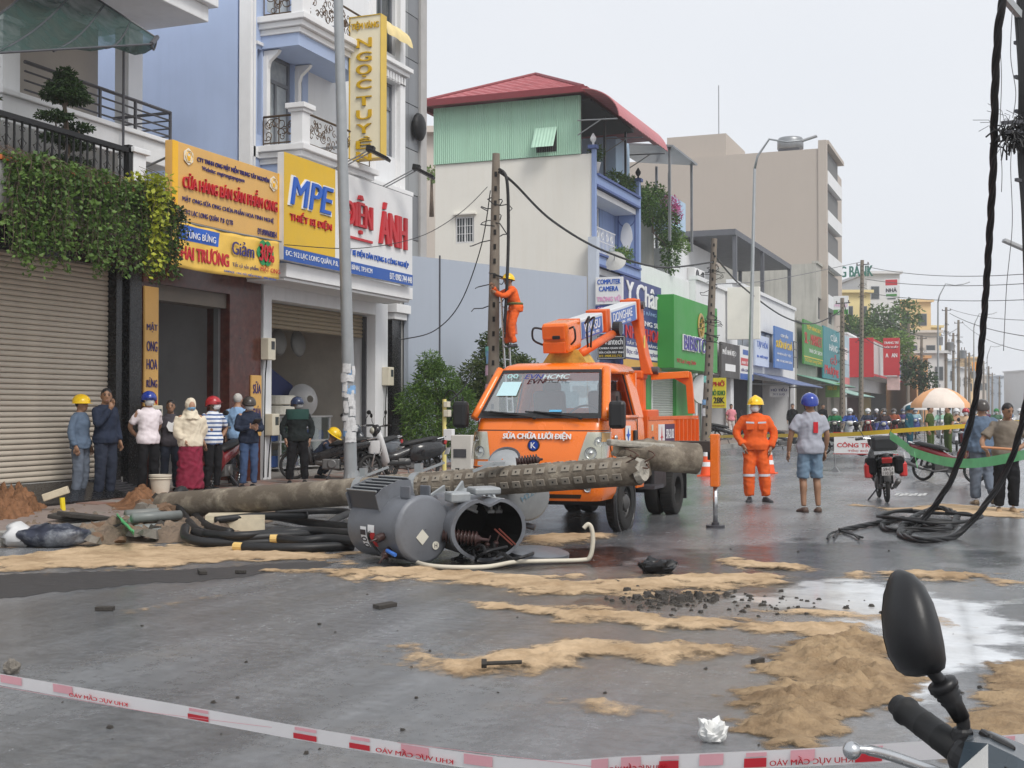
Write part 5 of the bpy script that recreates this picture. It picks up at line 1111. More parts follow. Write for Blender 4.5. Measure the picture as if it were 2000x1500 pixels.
# ------------------------------------------------------------------ poles, lamps, wires
POLE=M('pole_concrete',srgb(128,118,106),.85,var=.12,scale=3,streak=.4,dcol=srgb(90,82,74),bump=.25,bscale=50)
HOLE=M('dark_hole',(.015,.014,.013),.9)
GALV=M('galvanised',srgb(160,164,166),.42,metal=.35,var=.1,scale=4,dirt=.15,dcol=(.2,.2,.2))
WIRE=M('black_cable',(.012,.012,.013),.5,var=.2)
WIRE_G=M('grey_cable',(.12,.12,.125),.6,var=.2)
PAPER=[M('sticker_white',(.6,.6,.6),.7,var=.3,scale=12),M('sticker_blue',srgb(120,160,200),.7,var=.3,scale=12),M('sticker_teal',srgb(120,190,180),.7,var=.3,scale=12),M('sticker_pink',srgb(205,170,190),.7,var=.3,scale=12)]
def utility_pole(label,base,top,r0=.17,r1=.09,holes=True,arms=1,name='utility_pole',group='concrete utility poles',trans=0,stick=0,tangle=1,face=None,seed=1):
 rnd=random.Random(seed);base,top=Vector(base),Vector(top);t=thing(name,label,'utility pole',base,group=group,world=True)
 mb=MB();mb.tube([base.lerp(top,k/6)for k in range(7)],[r0+(r1-r0)*k/6 for k in range(7)],14);mb.build('shaft',POLE,t,auto=40)
 n=(EYE-base);n.z=0;n.normalize();H=(top-base).length
 if holes:
  mb=MB()
  for k in range(int(H/.32)):
   q=k*.32/H+.02
   if q>.97:break
   p=base.lerp(top,q);r=r0+(r1-r0)*q;mb.obox(p+n*(r-.012),n.cross(Z_),n,Z_,(.055,.05,.11))
  mb.build('notch',HOLE,t)['kind']='stuff'
 for a in range(arms):
  p=top-Z_*(.35+.7*a);u=Vector((.8,-.4,0)).normalized();mb=MB();mb.bar(p-u*.5,p+u*.6,.07,.07);mb.build('crossarm',DSTEEL,t)
  for s in(-.45,.0,.5):mb=MB();mb.lathe([(.03,0),(.05,.03),(.035,.06),(.05,.09),(.03,.14)],8,p+u*s+Z_*.035);mb.build('insulator',M('insulator_brown',(.09,.05,.035),.3),t)
 if tangle:
  mb=MB()
  for k in range(int(9*tangle)):
   z=rnd.choice((.86,.8,.62,.55))*H+rnd.uniform(-.15,.15);c=base.lerp(top,z/H);pts=[]
   a0=rnd.uniform(0,6);rr=rnd.uniform(.15,.5)
   for q in np.linspace(0,1,9):pts.append(c+Vector((math.cos(a0+q*5)*(rr*q+.1),math.sin(a0+q*5)*(rr*q+.1),-.5*rr*q*2+rnd.uniform(-.05,.05))))
   mb.tube(pts,.012,4)
  mb.build('wire_tangle',WIRE,t)['kind']='stuff'
 for k in range(stick):
  z=rnd.uniform(.8,2.6);a=math.atan2(n.y,n.x)+rnd.uniform(-.9,.9);p=base+Z_*z;r=r0+(r1-r0)*z/H+.003;mb=MB();w=rnd.uniform(.4,.8);hh=rnd.uniform(.12,.3)
  mb.loft([[p+Vector((math.cos(a+q)*r,math.sin(a+q)*r,zz))for q in np.linspace(-w,w,6)]for zz in(0,hh)],caps=False,closed=False);mb.build('poster',rnd.choice(PAPER),t)
 for k in range(trans):
  c=base+Z_*(H*.62)+Vector((.55*(-1)**k,-.3,.6*k));mb=MB();mb.lathe([(.0,0),(.3,0),(.33,.05),(.33,.85),(.36,.87),(.3,.95),(0,.97)],16,c);mb.build('transformer_can',M('tank_grey',(.3,.32,.34),.4,var=.1),t,smooth=True)
  for s in(-.15,.15):mb=MB();mb.lathe([(.03,0),(.06,.05),(.03,.1),(.06,.15),(.03,.2),(.05,.25),(.02,.33)],8,c+Vector((s,0,.95)));mb.build('bushing',M('insulator_brown'),t)
 return t
p1b=Vector((DP(960,800,28.3).x,DP(960,800,28.3).y,SW));p1t=DP(969,300,28.3)
utility_pole('leaning concrete utility pole with the orange lineman on its ladder',p1b,p1t,.165,.085,stick=14,tangle=.8,arms=0,seed=11)
d2=48.0;p2b=Vector((*DP(1378,800,d2)[:2],SW));p2t=DP(1395,466,d2)
utility_pole('weathered concrete utility pole standing before the green store',p2b,p2t,.19,.11,stick=4,seed=12,tangle=2,arms=0)
for i,(px,pt,d,lab,tr,pb)in enumerate(((1645,582,86,'dark pole with punched holes under the house-number box',0,1645),(1684,508,96,'tall utility pole beside the long white sign box',0,1681),(1775,632,125,'utility pole in front of the red decoration sign shops',0,1772),(1848,600,140,'utility pole carrying grey transformers behind the umbrella',2,1847),(1872,625,146,'utility pole carrying one transformer next to the pair of cans',1,1872),(1886,685,170,'thin far utility pole between transformers and cable',0,1886),(1921,705,200,'far utility pole, first of the cluster beyond the hanging cable',0,1921),(1931,715,220,'far utility pole, second of the cluster beyond the hanging cable',0,1931),(1938,728,240,'far utility pole, last of the cluster beyond the hanging cable',0,1938),(1862,650,155,'dark far pole just behind the transformer pair',0,1862),(1893,690,165,'dark far pole with dense cable tangle near the orange panel',1,1893),(1800,655,132,'far pole before the pale shop-house with awnings',0,1799),(1952,735,230,'lone thin far pole by the street end',0,1952))):
 b=DP(pb,800,d);utility_pole(lab,(b.x,b.y,SW),DP(px,pt,d),.2,.13,holes=(i<2),arms=1,trans=tr,tangle=2.5 if i>1 else 1.5,seed=20+i)
def street_lamp(label,base,top,tip,r0=.11,r1=.05,stick=0,seed=1):
 base,top,tip=Vector(base),Vector(top),Vector(tip);t=thing('street_lamp',label,'street lamp',base,group='galvanised street lamps',world=True)
 mb=MB();mb.tube([base.lerp(top,k/5)for k in range(6)],[r0+(r1-r0)*k/5 for k in range(6)],14);mb.build('shaft',GALV,t,auto=40)
 mb=MB();mb.cyl(base,base+Z_*.04,r0*2,n=12);mb.cyl(base+Z_*.04,base+Z_*.3,r0*1.25,r0*1.1,12);mb.build('base_plate',GALV,t)
 d=tip-top;mb=MB();mb.tube([top,top+Z_*.5+d*.06,top+d*.3+Z_*(d.z*.45+.45),top+d*.65+Z_*(d.z*.2+.15),tip],[r1,r1*.9,r1*.8,r1*.7,r1*.6],8);mb.build('arm',GALV,t,smooth=True)
 u=(tip-(top+d*.65));u.z*=.5;u.normalize();mb=MB();mb.obox(tip+u*.25,u,u.cross(Z_),u.cross(Z_).cross(u),(.7,.22,.09));mb.build('lamp_head',M('lamp_grey',(.4,.41,.42),.45),t,bevel=.02)
 rnd=random.Random(seed);n=(EYE-base);n.z=0;n.normalize()
 for k in range(stick):
  z=rnd.uniform(.75,2.05);a=math.atan2(n.y,n.x)+rnd.uniform(-1.0,1.0);c=base.lerp(top,z/(top-base).length);r=r0+(r1-r0)*z/11+.002+.0006*k;mb=MB();w=rnd.uniform(.25,.7);hh=rnd.uniform(.06,.2)
  mb.loft([[c+Vector((math.cos(a+q)*r,math.sin(a+q)*r,zz+rnd.uniform(-.01,.01)))for q in np.linspace(-w,w,6)]for zz in(0,hh)],caps=False,closed=False);mb.build('poster',rnd.choice(PAPER[:1]*9+PAPER[1:2]),t)
 return t
lb=FX(686,945,-10.62);lt=FX(656,-180,-10.62)
street_lamp('galvanised street lamp plastered with torn posters before the electrical shop',(lb.x,lb.y,SW),lt,lt+Vector((2.5,0,1.2)),.115,.075,stick=42,seed=3)
l2=FX(1462,800,-10.75);l2t=FX(1474,330,-10.75);street_lamp('galvanised street lamp with curved arm behind the yellow-helmeted worker',(l2.x,l2.y,SW),l2t,FY(1570,274,l2t.y),.11,.06)
for px,pt,d,pxe,pye,lab in((1832,590,118,1882,555,'slim street lamp between the yellow house and the transformers'),(1902,640,160,1938,613,'slim street lamp just left of the hanging cable'),(1928,700,190,1952,676,'slim far street lamp near the pole cluster')):
 b=DP(px,800,d);tp=DP(px,pt,d);street_lamp(lab,(b.x,b.y,SW),tp,DP(pxe,pye,d),.12,.07)
# lamp head reaching in from the right
t=thing('street_lamp','street lamp whose grey head reaches over the road near the hanging cable','street lamp',(5.2,38,SW),group='galvanised street lamps',world=True)
q0,q1=DP(1958,468,36),DP(2004,488,36);mb=MB();u=(q1-q0).normalized();mb.obox((q0+q1)/2,u,u.cross(Z_),u.cross(Z_).cross(u),(.66,.24,.1));mb.build('lamp_head',M('lamp_grey',(.3,.31,.32),.45),t,bevel=.02)
e1=DP(2090,540,36);mb=MB();mb.tube([q1-u*.05,q1.lerp(e1,.5)+Z_*.15,e1,(e1.x+.2,e1.y,SW)],.05,8);mb.build('arm',GALV,t)
# wires
def wire(name,label,pts,r,mat=None,sag=0.,group=None,n=24,cat='cable'):
 P=[Vector(p)for p in pts];out=[]
 if len(P)==2:
  for k in range(n+1):q=k/n;out.append(P[0].lerp(P[1],q)-Z_*sag*4*q*(1-q))
 else:out=spline(P,8)
 mb=MB();mb.tube(out,r,6);o=mb.build(name,mat or WIRE,None,smooth=True);return tag(o,label,cat,group)
def spline(P,k=8):
 P=[Vector(p)for p in P];out=[]
 for i in range(len(P)-1):
  a,b,c,d=P[max(i-1,0)],P[i],P[i+1],P[min(i+2,len(P)-1)]
  for j in range(k):
   t=j/k;out.append(.5*((2*b)+(-a+c)*t+(2*a-5*b+4*c-d)*t*t+(-a+3*b-3*c+d)*t**3))
 out.append(P[-1]);return out
g1='overhead cables'
wire('overhead_cable','thick twisted cable from the lineman pole to the pole before the green store',[DP(974,335,28.2),DP(1004,358,28.4),DP(1080,432,32),DP(1180,490,37),DP(1290,522,42),DP(1392,512,47.5)],.032,group=g1)
wire('overhead_cable','black cable hanging straight down the lineman pole',[DP(975,330,28.1),DP(990,352,28),DP(993,450,28),DP(990,560,27.9),DP(984,660,27.9)],.035,group=g1)
wire('overhead_cable','thin wire sloping from the lineman pole past the electrical sign',[DP(952,365,28.2),DP(900,415,27.5),DP(820,462,26),DP(700,485,24),DP(556,478,22)],.008,group=g1)
wire('overhead_cable','loose wire drooping from the lineman pole across the grey wall',[DP(958,372,28.2),DP(940,480,28.5),DP(900,590,28.8),DP(850,645,28.8),DP(790,662,28.4),DP(776,660,27.5)],.014,group=g1)
wire('overhead_cable','cable sagging from the pole before the green store past the white house',[DP(1396,500,47.8),DP(1450,560,60),DP(1530,618,72),DP(1590,632,80),DP(1645,606,86)],.04,group=g1)
wire('overhead_cable','thin upper wire from the green-store pole to the tall pole',[DP(1398,555,47.8),DP(1520,545,70),DP(1680,512,96)],.02,WIRE_G,group=g1)
for i,(a,b,sg)in enumerate((((1690,520,96),(2030,533,60),.4),((1690,545,96),(2030,552,60),.3),((1690,571,96),(2030,584,60),.3),((1855,603,140),(2030,626,70),.3),((1880,630,146),(2030,690,70),.6),((1700,600,96),(1872,640,146),1.6),((1690,660,96),(1780,665,125),.8),((1855,612,140),(2030,660,80),.4),((1645,620,86),(1684,648,96),.6))):
 wire('overhead_cable',['first','second','third','fourth','fifth','sixth','seventh','eighth','ninth'][i]+' thin wire counted down from the top of the tall pole',[DP(*a),DP(*b)],.022 if i<5 else.03,WIRE_G if i<5 else WIRE,sg,group=g1)
wire('overhead_cable','short cable from the house-number pole down to the tall pole',[DP(1648,590,86),DP(1662,640,90),DP(1684,668,96)],.03,group=g1)
# trees and meter post in front of the lot wall
tree('street_tree','feathery bright green bamboo-like tree against the grey lot wall',(-12.5,26.95,SW),[(0,0,0),(.05,.1,.9),(0,.1,1.9)],[((0,.1,2.0),(.5,.55,.45)),((-.35,-.25,1.5),(.45,.45,.45)),((.35,.45,1.5),(.45,.5,.45)),((-.2,0,1.0),(.55,.7,.55)),((.4,.5,.7),(.5,.6,.5)),((-.1,.0,2.4),(.28,.3,.3))],11000,.13,leaf_mat('leaf_bamboo',(.05,.115,.022),(.17,.29,.06)),81,.05,narrow=.22)
tree('street_tree','dense dark ficus with reddish tips behind the lineman pole',(-12.25,29.6,SW),[(0,0,0),(0,0,1.2),(.05,0,2.4)],[((.2,.2,2.5),(.7,.7,.5)),((0,-.5,2.1),(.6,.5,.5)),((.5,.9,2.3),(.55,.6,.45)),((.2,.1,1.7),(.8,.9,.5)),((.1,.2,3.0),(.4,.5,.35)),((.3,1.1,1.6),(.5,.5,.4))],11000,.10,leaf_mat('leaf_ficus',(.018,.042,.012),(.11,.145,.04)),82,.07)
t=thing('meter_post','yellow pipe post with small white boxes beside the bamboo-like tree','post',(-11.6,25.4,SW),world=True)
q=DP(868,800,27);mb=MB();mb.tube([(q.x,q.y,SW),(q.x,q.y,1.72)],.045,10);mb.build('pipe',M('pale_yellow_pipe',srgb(222,208,130),.5,var=.1),t)
for z,w in((.85,.2),(1.35,.12),(1.55,.1)):part(t,'box',W_TRIM if w>.15 else BEIGE_BOX,(q.x+.02,q.x+.02+w,q.y-.1,q.y+.05,z,z+w*1.2),bevel=.01)
mb=MB();mb.tube(spline([(q.x,q.y,1.1),(q.x+.2,q.y,1.4),(q.x+.3,q.y,1.75),(q.x+.1,q.y,1.9),(q.x-.1,q.y+.1,1.6)],6),.014,5);mb.tube(spline([(q.x,q.y,1.6),(q.x+.3,q.y+.2,1.9),(q.x+.5,q.y+.4,2.4)],6),.014,5);mb.build('cable',WIRE,t)
t=thing('meter_cabinet','beige electricity cabinet standing left of the orange truck','cabinet',(-11,22.5,SW),world=True);q=DP(898,800,24.2)
part(t,'case',M('cabinet_beige',srgb(206,202,194),.5,var=.06,dirt=.25),(q.x-.12,q.x+.3,q.y-.15,q.y+.15,SW,1.02),bevel=.015);part(t,'panel',DSTEEL,(q.x-.06,q.x+.2,q.y-.162,q.y-.15,.6,.76));part(t,'plate',IRON,(q.x-.02,q.x+.06,q.y-.162,q.y-.15,.3,.4))
# right-hand pole with its nest of cut wires, just beyond the frame
pb=DP(2016,800,12.5);t=thing('utility_pole','roadside utility pole holding a nest of cut wires and the dangling cable','utility pole',(pb.x,pb.y,0),group='concrete utility poles',world=True)
mb=MB();mb.tube([(pb.x+.12,pb.y,0),(pb.x+.10,pb.y,7.5)],[.17,.12],14);mb.build('shaft',POLE,t,auto=40)
mb=MB();rnd=random.Random(8)
for k in range(5):mb.tube(spline([DP(1984+k*4,30-k*30,12.3),DP(1992+k*3,160,12.2),DP(1990+k*4,300,12.3),DP(1998+k*2,420,12.3),DP(2004+k*3,620,12.3)],6),.016,5)
mb.build('drop_cable',WIRE,t)
mb=MB()
for k in range(8):z=3.7+k*.33;mb.bar(DP(1988,800,12.2)*1+Z_*(z-DP(1988,800,12.2).z),DP(2016,800,12.4)+Z_*(z-DP(2016,800,12.4).z),.03)
mb.build('step_rung',DSTEEL,t)
mb=MB();c=DP(1976,266,12.2)
for k in range(150):
 a=c+Vector((rnd.gauss(.02,.055),rnd.gauss(0,.05),rnd.gauss(0,.06)));d=Vector((rnd.gauss(0,.05),rnd.gauss(0,.05),rnd.gauss(-.03,.05)));mb.tube([a,a+d*.5+Vector((0,0,.03)),a+d],.008,4)
for k in range(22):
 a=c+Vector((rnd.gauss(0,.1),rnd.gauss(0,.08),.05));d=Vector((rnd.gauss(-.06,.14),rnd.gauss(0,.1),rnd.gauss(.04,.16)));mb.tube([a,a+d*.5+Vector((.04,0,.05)),a+d],.003,3)
mb.build('cut_wire_nest',WIRE,t)['kind']='stuff'
mb=MB();mb.bar(DP(1958,240,12.1),DP(2010,237,12.3),.035);mb.bar(DP(1966,258,12.1),DP(2010,256,12.3),.035);mb.build('crossarm',DSTEEL,t)
mb=MB();mb.bar(DP(1960,-8,12.2),DP(2005,45,12.3),.06);mb.build('brace',GALV,t)
for k,pts in enumerate(([(1951,50,12),(1956,150,12),(1953,260,12),(1957,330,12),(1956,375,12)],[(1976,290,12),(1974,330,12),(1977,440,12),(1966,560,12),(1960,685,12)],[(1977,20,12),(1974,110,12),(1984,180,12),(1978,230,12)])):
 wire('loose_wire',['short thin wire dangling beside the thick cable from the nest of cut wires','long thin wire dangling below the nest of cut wires','thin wire looping above the nest of cut wires'][k],[DP(*p)for p in pts],.004,WIRE_G)
# the two thick cables dangling to the coil on the road
def twisted(mb,path,r,turns=3.0,strands=3):
 pth=spline(path,12);L=0;acc=[0]
 for i in range(1,len(pth)):L+=(pth[i]-pth[i-1]).length;acc.append(L)
 for s in range(strands):
  out=[]
  for i,p in enumerate(pth):
   d=pth[min(i+1,len(pth)-1)]-pth[max(i-1,0)];a,b,_=frame_of(d);th=acc[i]*turns*2+s*2*PI/strands;out.append(p+(a*math.cos(th)+b*math.sin(th))*r*.55)
  mb.tube(out,r*.62,6)
t=thing('dangling_cable','thick twisted cable hanging from the roadside pole into a coil on the wet road','cable',G(1800,1025),world=True)
Zg=.035
gp=lambda x,y,z=Zg:G(x,y,z)
mb=MB();twisted(mb,[DP(1966,-30,11.5),DP(1952,40,11.6),DP(1944,150,11.9),DP(1940,320,12.6),DP(1932,470,13.4),DP(1920,640,14.4),DP(1905,780,15.2),DP(1880,880,15.6),DP(1848,955,15.8),gp(1790,1030),gp(1766,1044),gp(1772,1022,.04),gp(1850,1030,.05),gp(1868,1010,.05)],.036);mb.build('cable_strand',WIRE,t,smooth=True)
mb=MB();twisted(mb,[DP(2040,560,13.0),DP(2008,760,14.0),DP(1990,850,14.4),DP(1965,920,14.7),DP(1925,985,14.8),gp(1870,1044,.05),gp(1810,1055),gp(1768,1048),gp(1757,1038),gp(1775,1015,.06),gp(1830,992,.08),gp(1870,1005,.06),gp(1862,1022,.05)],.033);mb.build('cable_strand',WIRE,t,smooth=True)
mb=MB();twisted(mb,[gp(1868,1012,.06),gp(1850,1032,.05),gp(1790,1034,.04),gp(1735,1034),gp(1725,1022),gp(1765,1012,.04),gp(1720,1020),gp(1660,1032),gp(1640,1037)],.03);mb.build('cable_strand',WIRE,t,smooth=True)
for k,pts in enumerate(([(1640,1036),(1622,1042),(1616,1052)],[(1640,1036),(1630,1046),(1628,1050)],[(1640,1036),(1665,1044),(1685,1050)],[(1640,1036),(1660,1040),(1678,1052)])):
 mb=MB();mb.tube(spline([gp(*p,.03)for p in pts],5),.014,5);mb.build('cut_end',WIRE,t)
for k in range(3):
 mb=MB();c=G(1815,1008,.06+.025*k);a0=k;mb.tube([c+Vector((math.cos(a)*(.55+.05*k),math.sin(a)*(.75+.06*k),.02*math.sin(a*3+k)))for a in np.linspace(a0,a0+5.6,40)],.022,6);mb.build('coil_turn',WIRE,t,smooth=True)
# ------------------------------------------------------------------ orange repair truck
ORG=M('orange_paint',srgb(238,118,26),.28,var=.05,scale=2,coat=.5,dirt=.08,dcol=srgb(170,90,40),dscale=2.5)
ORG_R=M('orange_worn',srgb(222,98,30),.45,var=.12,scale=3,dirt=.45,dcol=srgb(110,55,30),dscale=3)
RUB=M('tyre_rubber',(.018,.018,.018),.75,var=.25,scale=6,dirt=.3,dcol=(.07,.06,.05),bump=.2,bscale=40)
BPL=M('black_plastic',(.014,.014,.015),.4,var=.2)
CHR=M('bright_metal',(.55,.56,.57),.25,metal=.9,var=.1)
RIMM=M('wheel_steel',(.10,.10,.10),.5,metal=.5,var=.3,dirt=.4)
def glass_mat(name,tint=(.75,.85,.85),mixf=.72,rough=.02):
 m=bpy.data.materials.new(name);m.use_nodes=True;nt=m.node_tree;nt.nodes.clear();L=nt.links.new;o=nd(nt,'ShaderNodeOutputMaterial')
 tr=nd(nt,'ShaderNodeBsdfTransparent');tr.inputs[0].default_value=(*tint,1);gl=nd(nt,'ShaderNodeBsdfGlossy');gl.inputs['Roughness'].default_value=rough;gl.inputs[0].default_value=(.9,.93,.95,1)
 lw=nd(nt,'ShaderNodeLayerWeight');lw.inputs[0].default_value=.25;mr=nd(nt,'ShaderNodeMapRange');mr.inputs[3].default_value=1-mixf;mr.inputs[4].default_value=.85;L(lw.outputs['Facing'],mr.inputs[0])
 mx=nd(nt,'ShaderNodeMixShader');L(mr.outputs[0],mx.inputs[0]);L(tr.outputs[0],mx.inputs[1]);L(gl.outputs[0],mx.inputs[2]);L(mx.outputs[0],o.inputs[0]);MATS[name]=m;return m
GLS=glass_mat('windscreen_glass',(.80,.88,.88),.80);LENS=glass_mat('lamp_lens',(.9,.9,.84),.86)
TX,TY=-5.33,15.38
t=truck=thing('repair_truck','orange power-company repair truck with folded boom crane and white slogan on its nose','truck',(TX,TY,0))
SEC=[(.42,-1.06,.78,.16),(.50,-1.10,.82,.16),(.80,-1.12,.845,.18),(1.0,-1.09,.85,.2),(1.2,-1.03,.845,.2),(1.34,-.97,.835,.18),(1.41,-.92,.82,.16)]
def sec(z):
 for a,b in zip(SEC,SEC[1:]):
  if z<=b[0]:q=(z-a[0])/(b[0]-a[0]);return[a[i]+(b[i]-a[i])*q for i in range(4)]
 return SEC[-1]
def cab(u,z,off=0.,yb=.78):
 """point of the cab skin: u=0 nose centre, |u|<=1 nose, 1..2 corner, 2..3 side back to yb"""
 _,yf,w,r=sec(z);s=-1 if u<0 else 1;a=abs(u)
 if a<=1:x=(w-r)*a;p=Vector((s*x,yf+.05*a*a,z));n=Vector((s*.08*a,-1,0))
 elif a<=2:th=(a-1)*PI/2;p=Vector((s*(w-r+r*math.sin(th)),yf+.05+r-r*math.cos(th),z));n=Vector((s*math.sin(th),-math.cos(th),0))
 else:y0=yf+.05+r;p=Vector((s*w,y0+(yb-y0)*(a-2),z));n=Vector((s,0,0))
 return p+n.normalized()*off
US=[-3,-2.6,-2.2,-2,-1.8,-1.6,-1.4,-1.2,-1,-.75,-.5,-.25,0,.25,.5,.75,1,1.2,1.4,1.6,1.8,2,2.2,2.6,3]
mb=MB();mb.loft([[cab(u,z)for u in US]for z in(.80,.9,1.0,1.1,1.2,1.28,1.34,1.41)],caps=True);body=mb.build('cab_body',ORG,t,auto=35)
mb=MB();mb.loft([[cab(u,z,0,-.40)for u in US]for z in(.42,.46,.50,.6,.7,.797)],caps=True);mb.build('bumper',ORG,t,auto=35)
mb=MB()
for s in(-1,1):mb.box(min(s*.5,s*.84),max(s*.5,s*.84),.44,.77,.5,.80)
mb.build('sill',ORG,t)
def skin(name,u0,u1,z0,z1,off,m,par,nu=8,nz=4,slant=0.,trim=None):
 mb=MB();mb.loft([[cab(u0+(u1-u0)*i/nu+slant*(j/nz-.5),z0+(z1-z0)*j/nz+(trim(i/nu,j/nz)if trim else 0),off)for i in range(nu+1)]for j in range(nz+1)],caps=False,closed=False);return mb.build(name,m,par,smooth=True)
skin('panel_gap',-1.95,1.95,1.245,1.256,.0025,BPL,body,24,1);skin('panel_gap',-1.95,1.95,.80,.812,.0025,BPL,body,24,1)
skin('grille_slot',-.98,.98,.56,.615,.003,BPL,t,12,2);skin('grille_slot',-.98,.98,.64,.672,.003,BPL,t,12,2);skin('lower_intake',-.9,.9,.45,.5,.003,BPL,t,12,2)
for s in(-1,1):
 tr=lambda a,b,s=s:(.07*a*(1-b)if s>0 else.07*(1-a)*(1-b))
 u0,u1=(.92,1.94)if s>0 else(-1.94,-.92)
 hl=skin('headlight',u0,u1,.90,1.235,.006,M('lamp_bowl',(.46,.45,.38),.35,metal=.1,var=.12,scale=5),t,10,5,s*.14)
 for a,z,r in((1.16,.99,.072),(1.42,1.12,.058)):
  mb=MB();p=cab(s*a,z,.01);n=(cab(s*a,z,1)-cab(s*a,z,0));mb.lathe([(r,.012),(r*.9,.004),(r*.4,-.01),(r*.25,.02),(0,.022)],16,p,n,cap=False);mb.build('reflector',CHR,hl,smooth=True)
 skin('lens',u0,u1,.90,1.235,.03,LENS,hl,10,5,s*.14);skin('turn_lamp',s*1.5,s*1.9,1.12,1.225,.033,M('amber_lens',(.5,.3,.12),.2,var=.2),hl,4,3)
 fl=skin('fog_lamp',min(s*.92,s*1.18),max(s*.92,s*1.18),.52,.63,.006,LENS,t,5,3);mb=MB();mb.lathe([(.045,.012),(.03,.004),(0,.012)],12,cab(s*1.03,.575,0),(0,-1,0),cap=False);mb.build('reflector',CHR,fl)
mb=MB();c=cab(0,1.075,.004);mb.lathe([(.075,0),(.075,.014),(.066,.018),(.066,.012),(0,.014)],24,c,(0,-1,.1));eb=mb.build('emblem_ring',BPL,t);mb=MB();mb.cyl(c-Y_*.014,c-Y_*.02,.06,n=24);mb.build('emblem_disc',M('emblem_blue',srgb(20,60,150),.25),eb);lettering(eb,'K',WHITE_T,c+Vector((-.03,-.021,-.035)),X_,Z_,.06,.07,.004,bold=.03)
lettering(t,'SỬA CHỮA LƯỚI ĐIỆN',WHITE_T,(-.40,cab(.4,1.18).y-.030,1.13),X_,Vector((0,.25,1)).normalized(),.86,.105,.018,bold=.04)
# upper cab
PW=lambda q:((.825-.14*q),-.91+.47*q,1.405+.575*q) # windscreen corner line
def pil(q,s,inn=0.):w,y,z=PW(q);return Vector((s*(w-inn),y+inn*.2,z))
for s in(-1,1):
 mb=MB();mb.tube([pil(q,s)+Vector((s*.015,.03,0))for q in np.linspace(-.02,1.03,6)],.056,8);mb.build('windscreen_pillar',ORG,t,smooth=True)
 mb=MB();mb.loft([[(s*(.835-.15*q),.44,1.40+.6*q),(s*(.835-.15*q),.785,1.40+.6*q),(s*(.775-.15*q),.785,1.40+.6*q),(s*(.775-.15*q),.44,1.40+.6*q)]for q in(0,.5,1)]);mb.build('rear_pillar',ORG,t,auto=40)
 mb=MB();mb.tube([(s*.83,-.5,1.405),(s*.835,.45,1.405)],.03,6);mb.tube([(s*.695,-.4,1.975),(s*.69,.5,1.98)],.035,6);mb.tube([(s*.80,-.86,1.44),(s*.675,-.38,1.965),(s*.68,.40,1.975),(s*.81,.45,1.42)],.022,6);mb.build('window_frame',ORG,t,smooth=True)
 mb=MB();mb.tube([(s*.79,-.80,1.43),(s*.672,-.36,1.95),(s*.672,.38,1.955),(s*.80,.43,1.42)],.012,5);mb.build('window_seal',BPL,t)
 mb=MB();X0=s*.852
 mb.tube([(X0,-.74,1.40),(X0+s*.002,-.78,1.1),(X0,-.60,.82),(X0,.42,.82),(X0,.455,1.0),(X0-s*.01,.455,1.40)],.006,4);mb.build('door_gap',BPL,t)
 mb=MB();mb.obox((s*.862,.30,1.14),X_,Y_,Z_,(.03,.11,.2));mb.build('door_handle',BPL,t,bevel=.01)
 if s>0:
  mb=MB();mb.sph((.862,-.55,1.16),(.02,.05,.035),10,6);mb.build('door_lock',CHR,t,smooth=True)
  sh=[(0,.0),(.07,.05),(.11,.15),(.11,.3),(-.11,.3),(-.11,.15),(-.07,.05)];mb=MB();mb.prism(sh,(.858,-.02,1.0),Y_,Z_,X_,.004);o=mb.build('shield_logo',WHITE_T,t);mb=MB();mb.prism([(.0,.08),(.03,.16),(.09,.19),(.03,.2),(0,.27),(-.03,.2),(-.09,.19),(-.03,.16)],(.863,-.02,1.0),Y_,Z_,X_,.003);mb.build('star',BLUE_T,o)
 mb=MB();mb.tube([(s*.80,-.80,1.42),(s*.98,-.93,1.46),(s*.99,-.93,1.66)],.014,6);o=mb.build('mirror_arm',BPL,t);mb=MB();mb.obox((s*1.0,-.95,1.44),(1,.15*s,0),(-.15*s,1,0),Z_,(.2,.12,.33));mb.build('mirror_shell',BPL,o,bevel=.045)
 mb=MB();mb.torus((s*.80,0,.36),X_,.42,.035,28,6);mb.build('wheel_arch_lip',BPL,t)
ring=lambda z,w,yf,yb,r:[Vector((x,y,z))for x,y in[(-w,yb)]+[(-w+r-r*math.cos(a),yf+r-r*math.sin(a)-0)for a in np.linspace(0,PI/2,6)]+[(q*(w-r),yf-.05*(1-q*q))for q in np.linspace(-.7,.7,7)]+[(w-r+r*math.sin(a),yf+r-r*math.cos(a))for a in np.linspace(0,PI/2,6)]+[(w,yb)]]
mb=MB();mb.loft([ring(1.965,.70,-.44,.79,.14),ring(2.0,.71,-.43,.80,.15),ring(2.05,.675,-.36,.77,.16),ring(2.085,.60,-.22,.68,.16),ring(2.095,.45,0,.55,.15)]);mb.build('roof',ORG,t,smooth=True)
part(t,'back_wall',ORG,(-.80,.80,.74,.785,.8,1.52),(-.74,-.5,.74,.785,1.521,1.98),(.5,.74,.74,.785,1.521,1.98),(-.5,.5,.74,.785,1.88,1.98));part(t,'back_window',GLS,(-.5,.5,.755,.765,1.52,1.88))
def wsp(a,q,off=0.,ins=.035):
 w,y,z=PW(q);return Vector(((w-ins)*a,y-.06*(1-a*a)-off,z+off*.7))
mb=MB();mb.loft([[wsp(a,q)for a in np.linspace(-1,1,15)]for q in np.linspace(.0,1,7)],caps=False,closed=False);ws=mb.build('windscreen',GLS,t,smooth=True)
mb=MB();E_=[wsp(a,0,.006)for a in np.linspace(-1,1,15)]
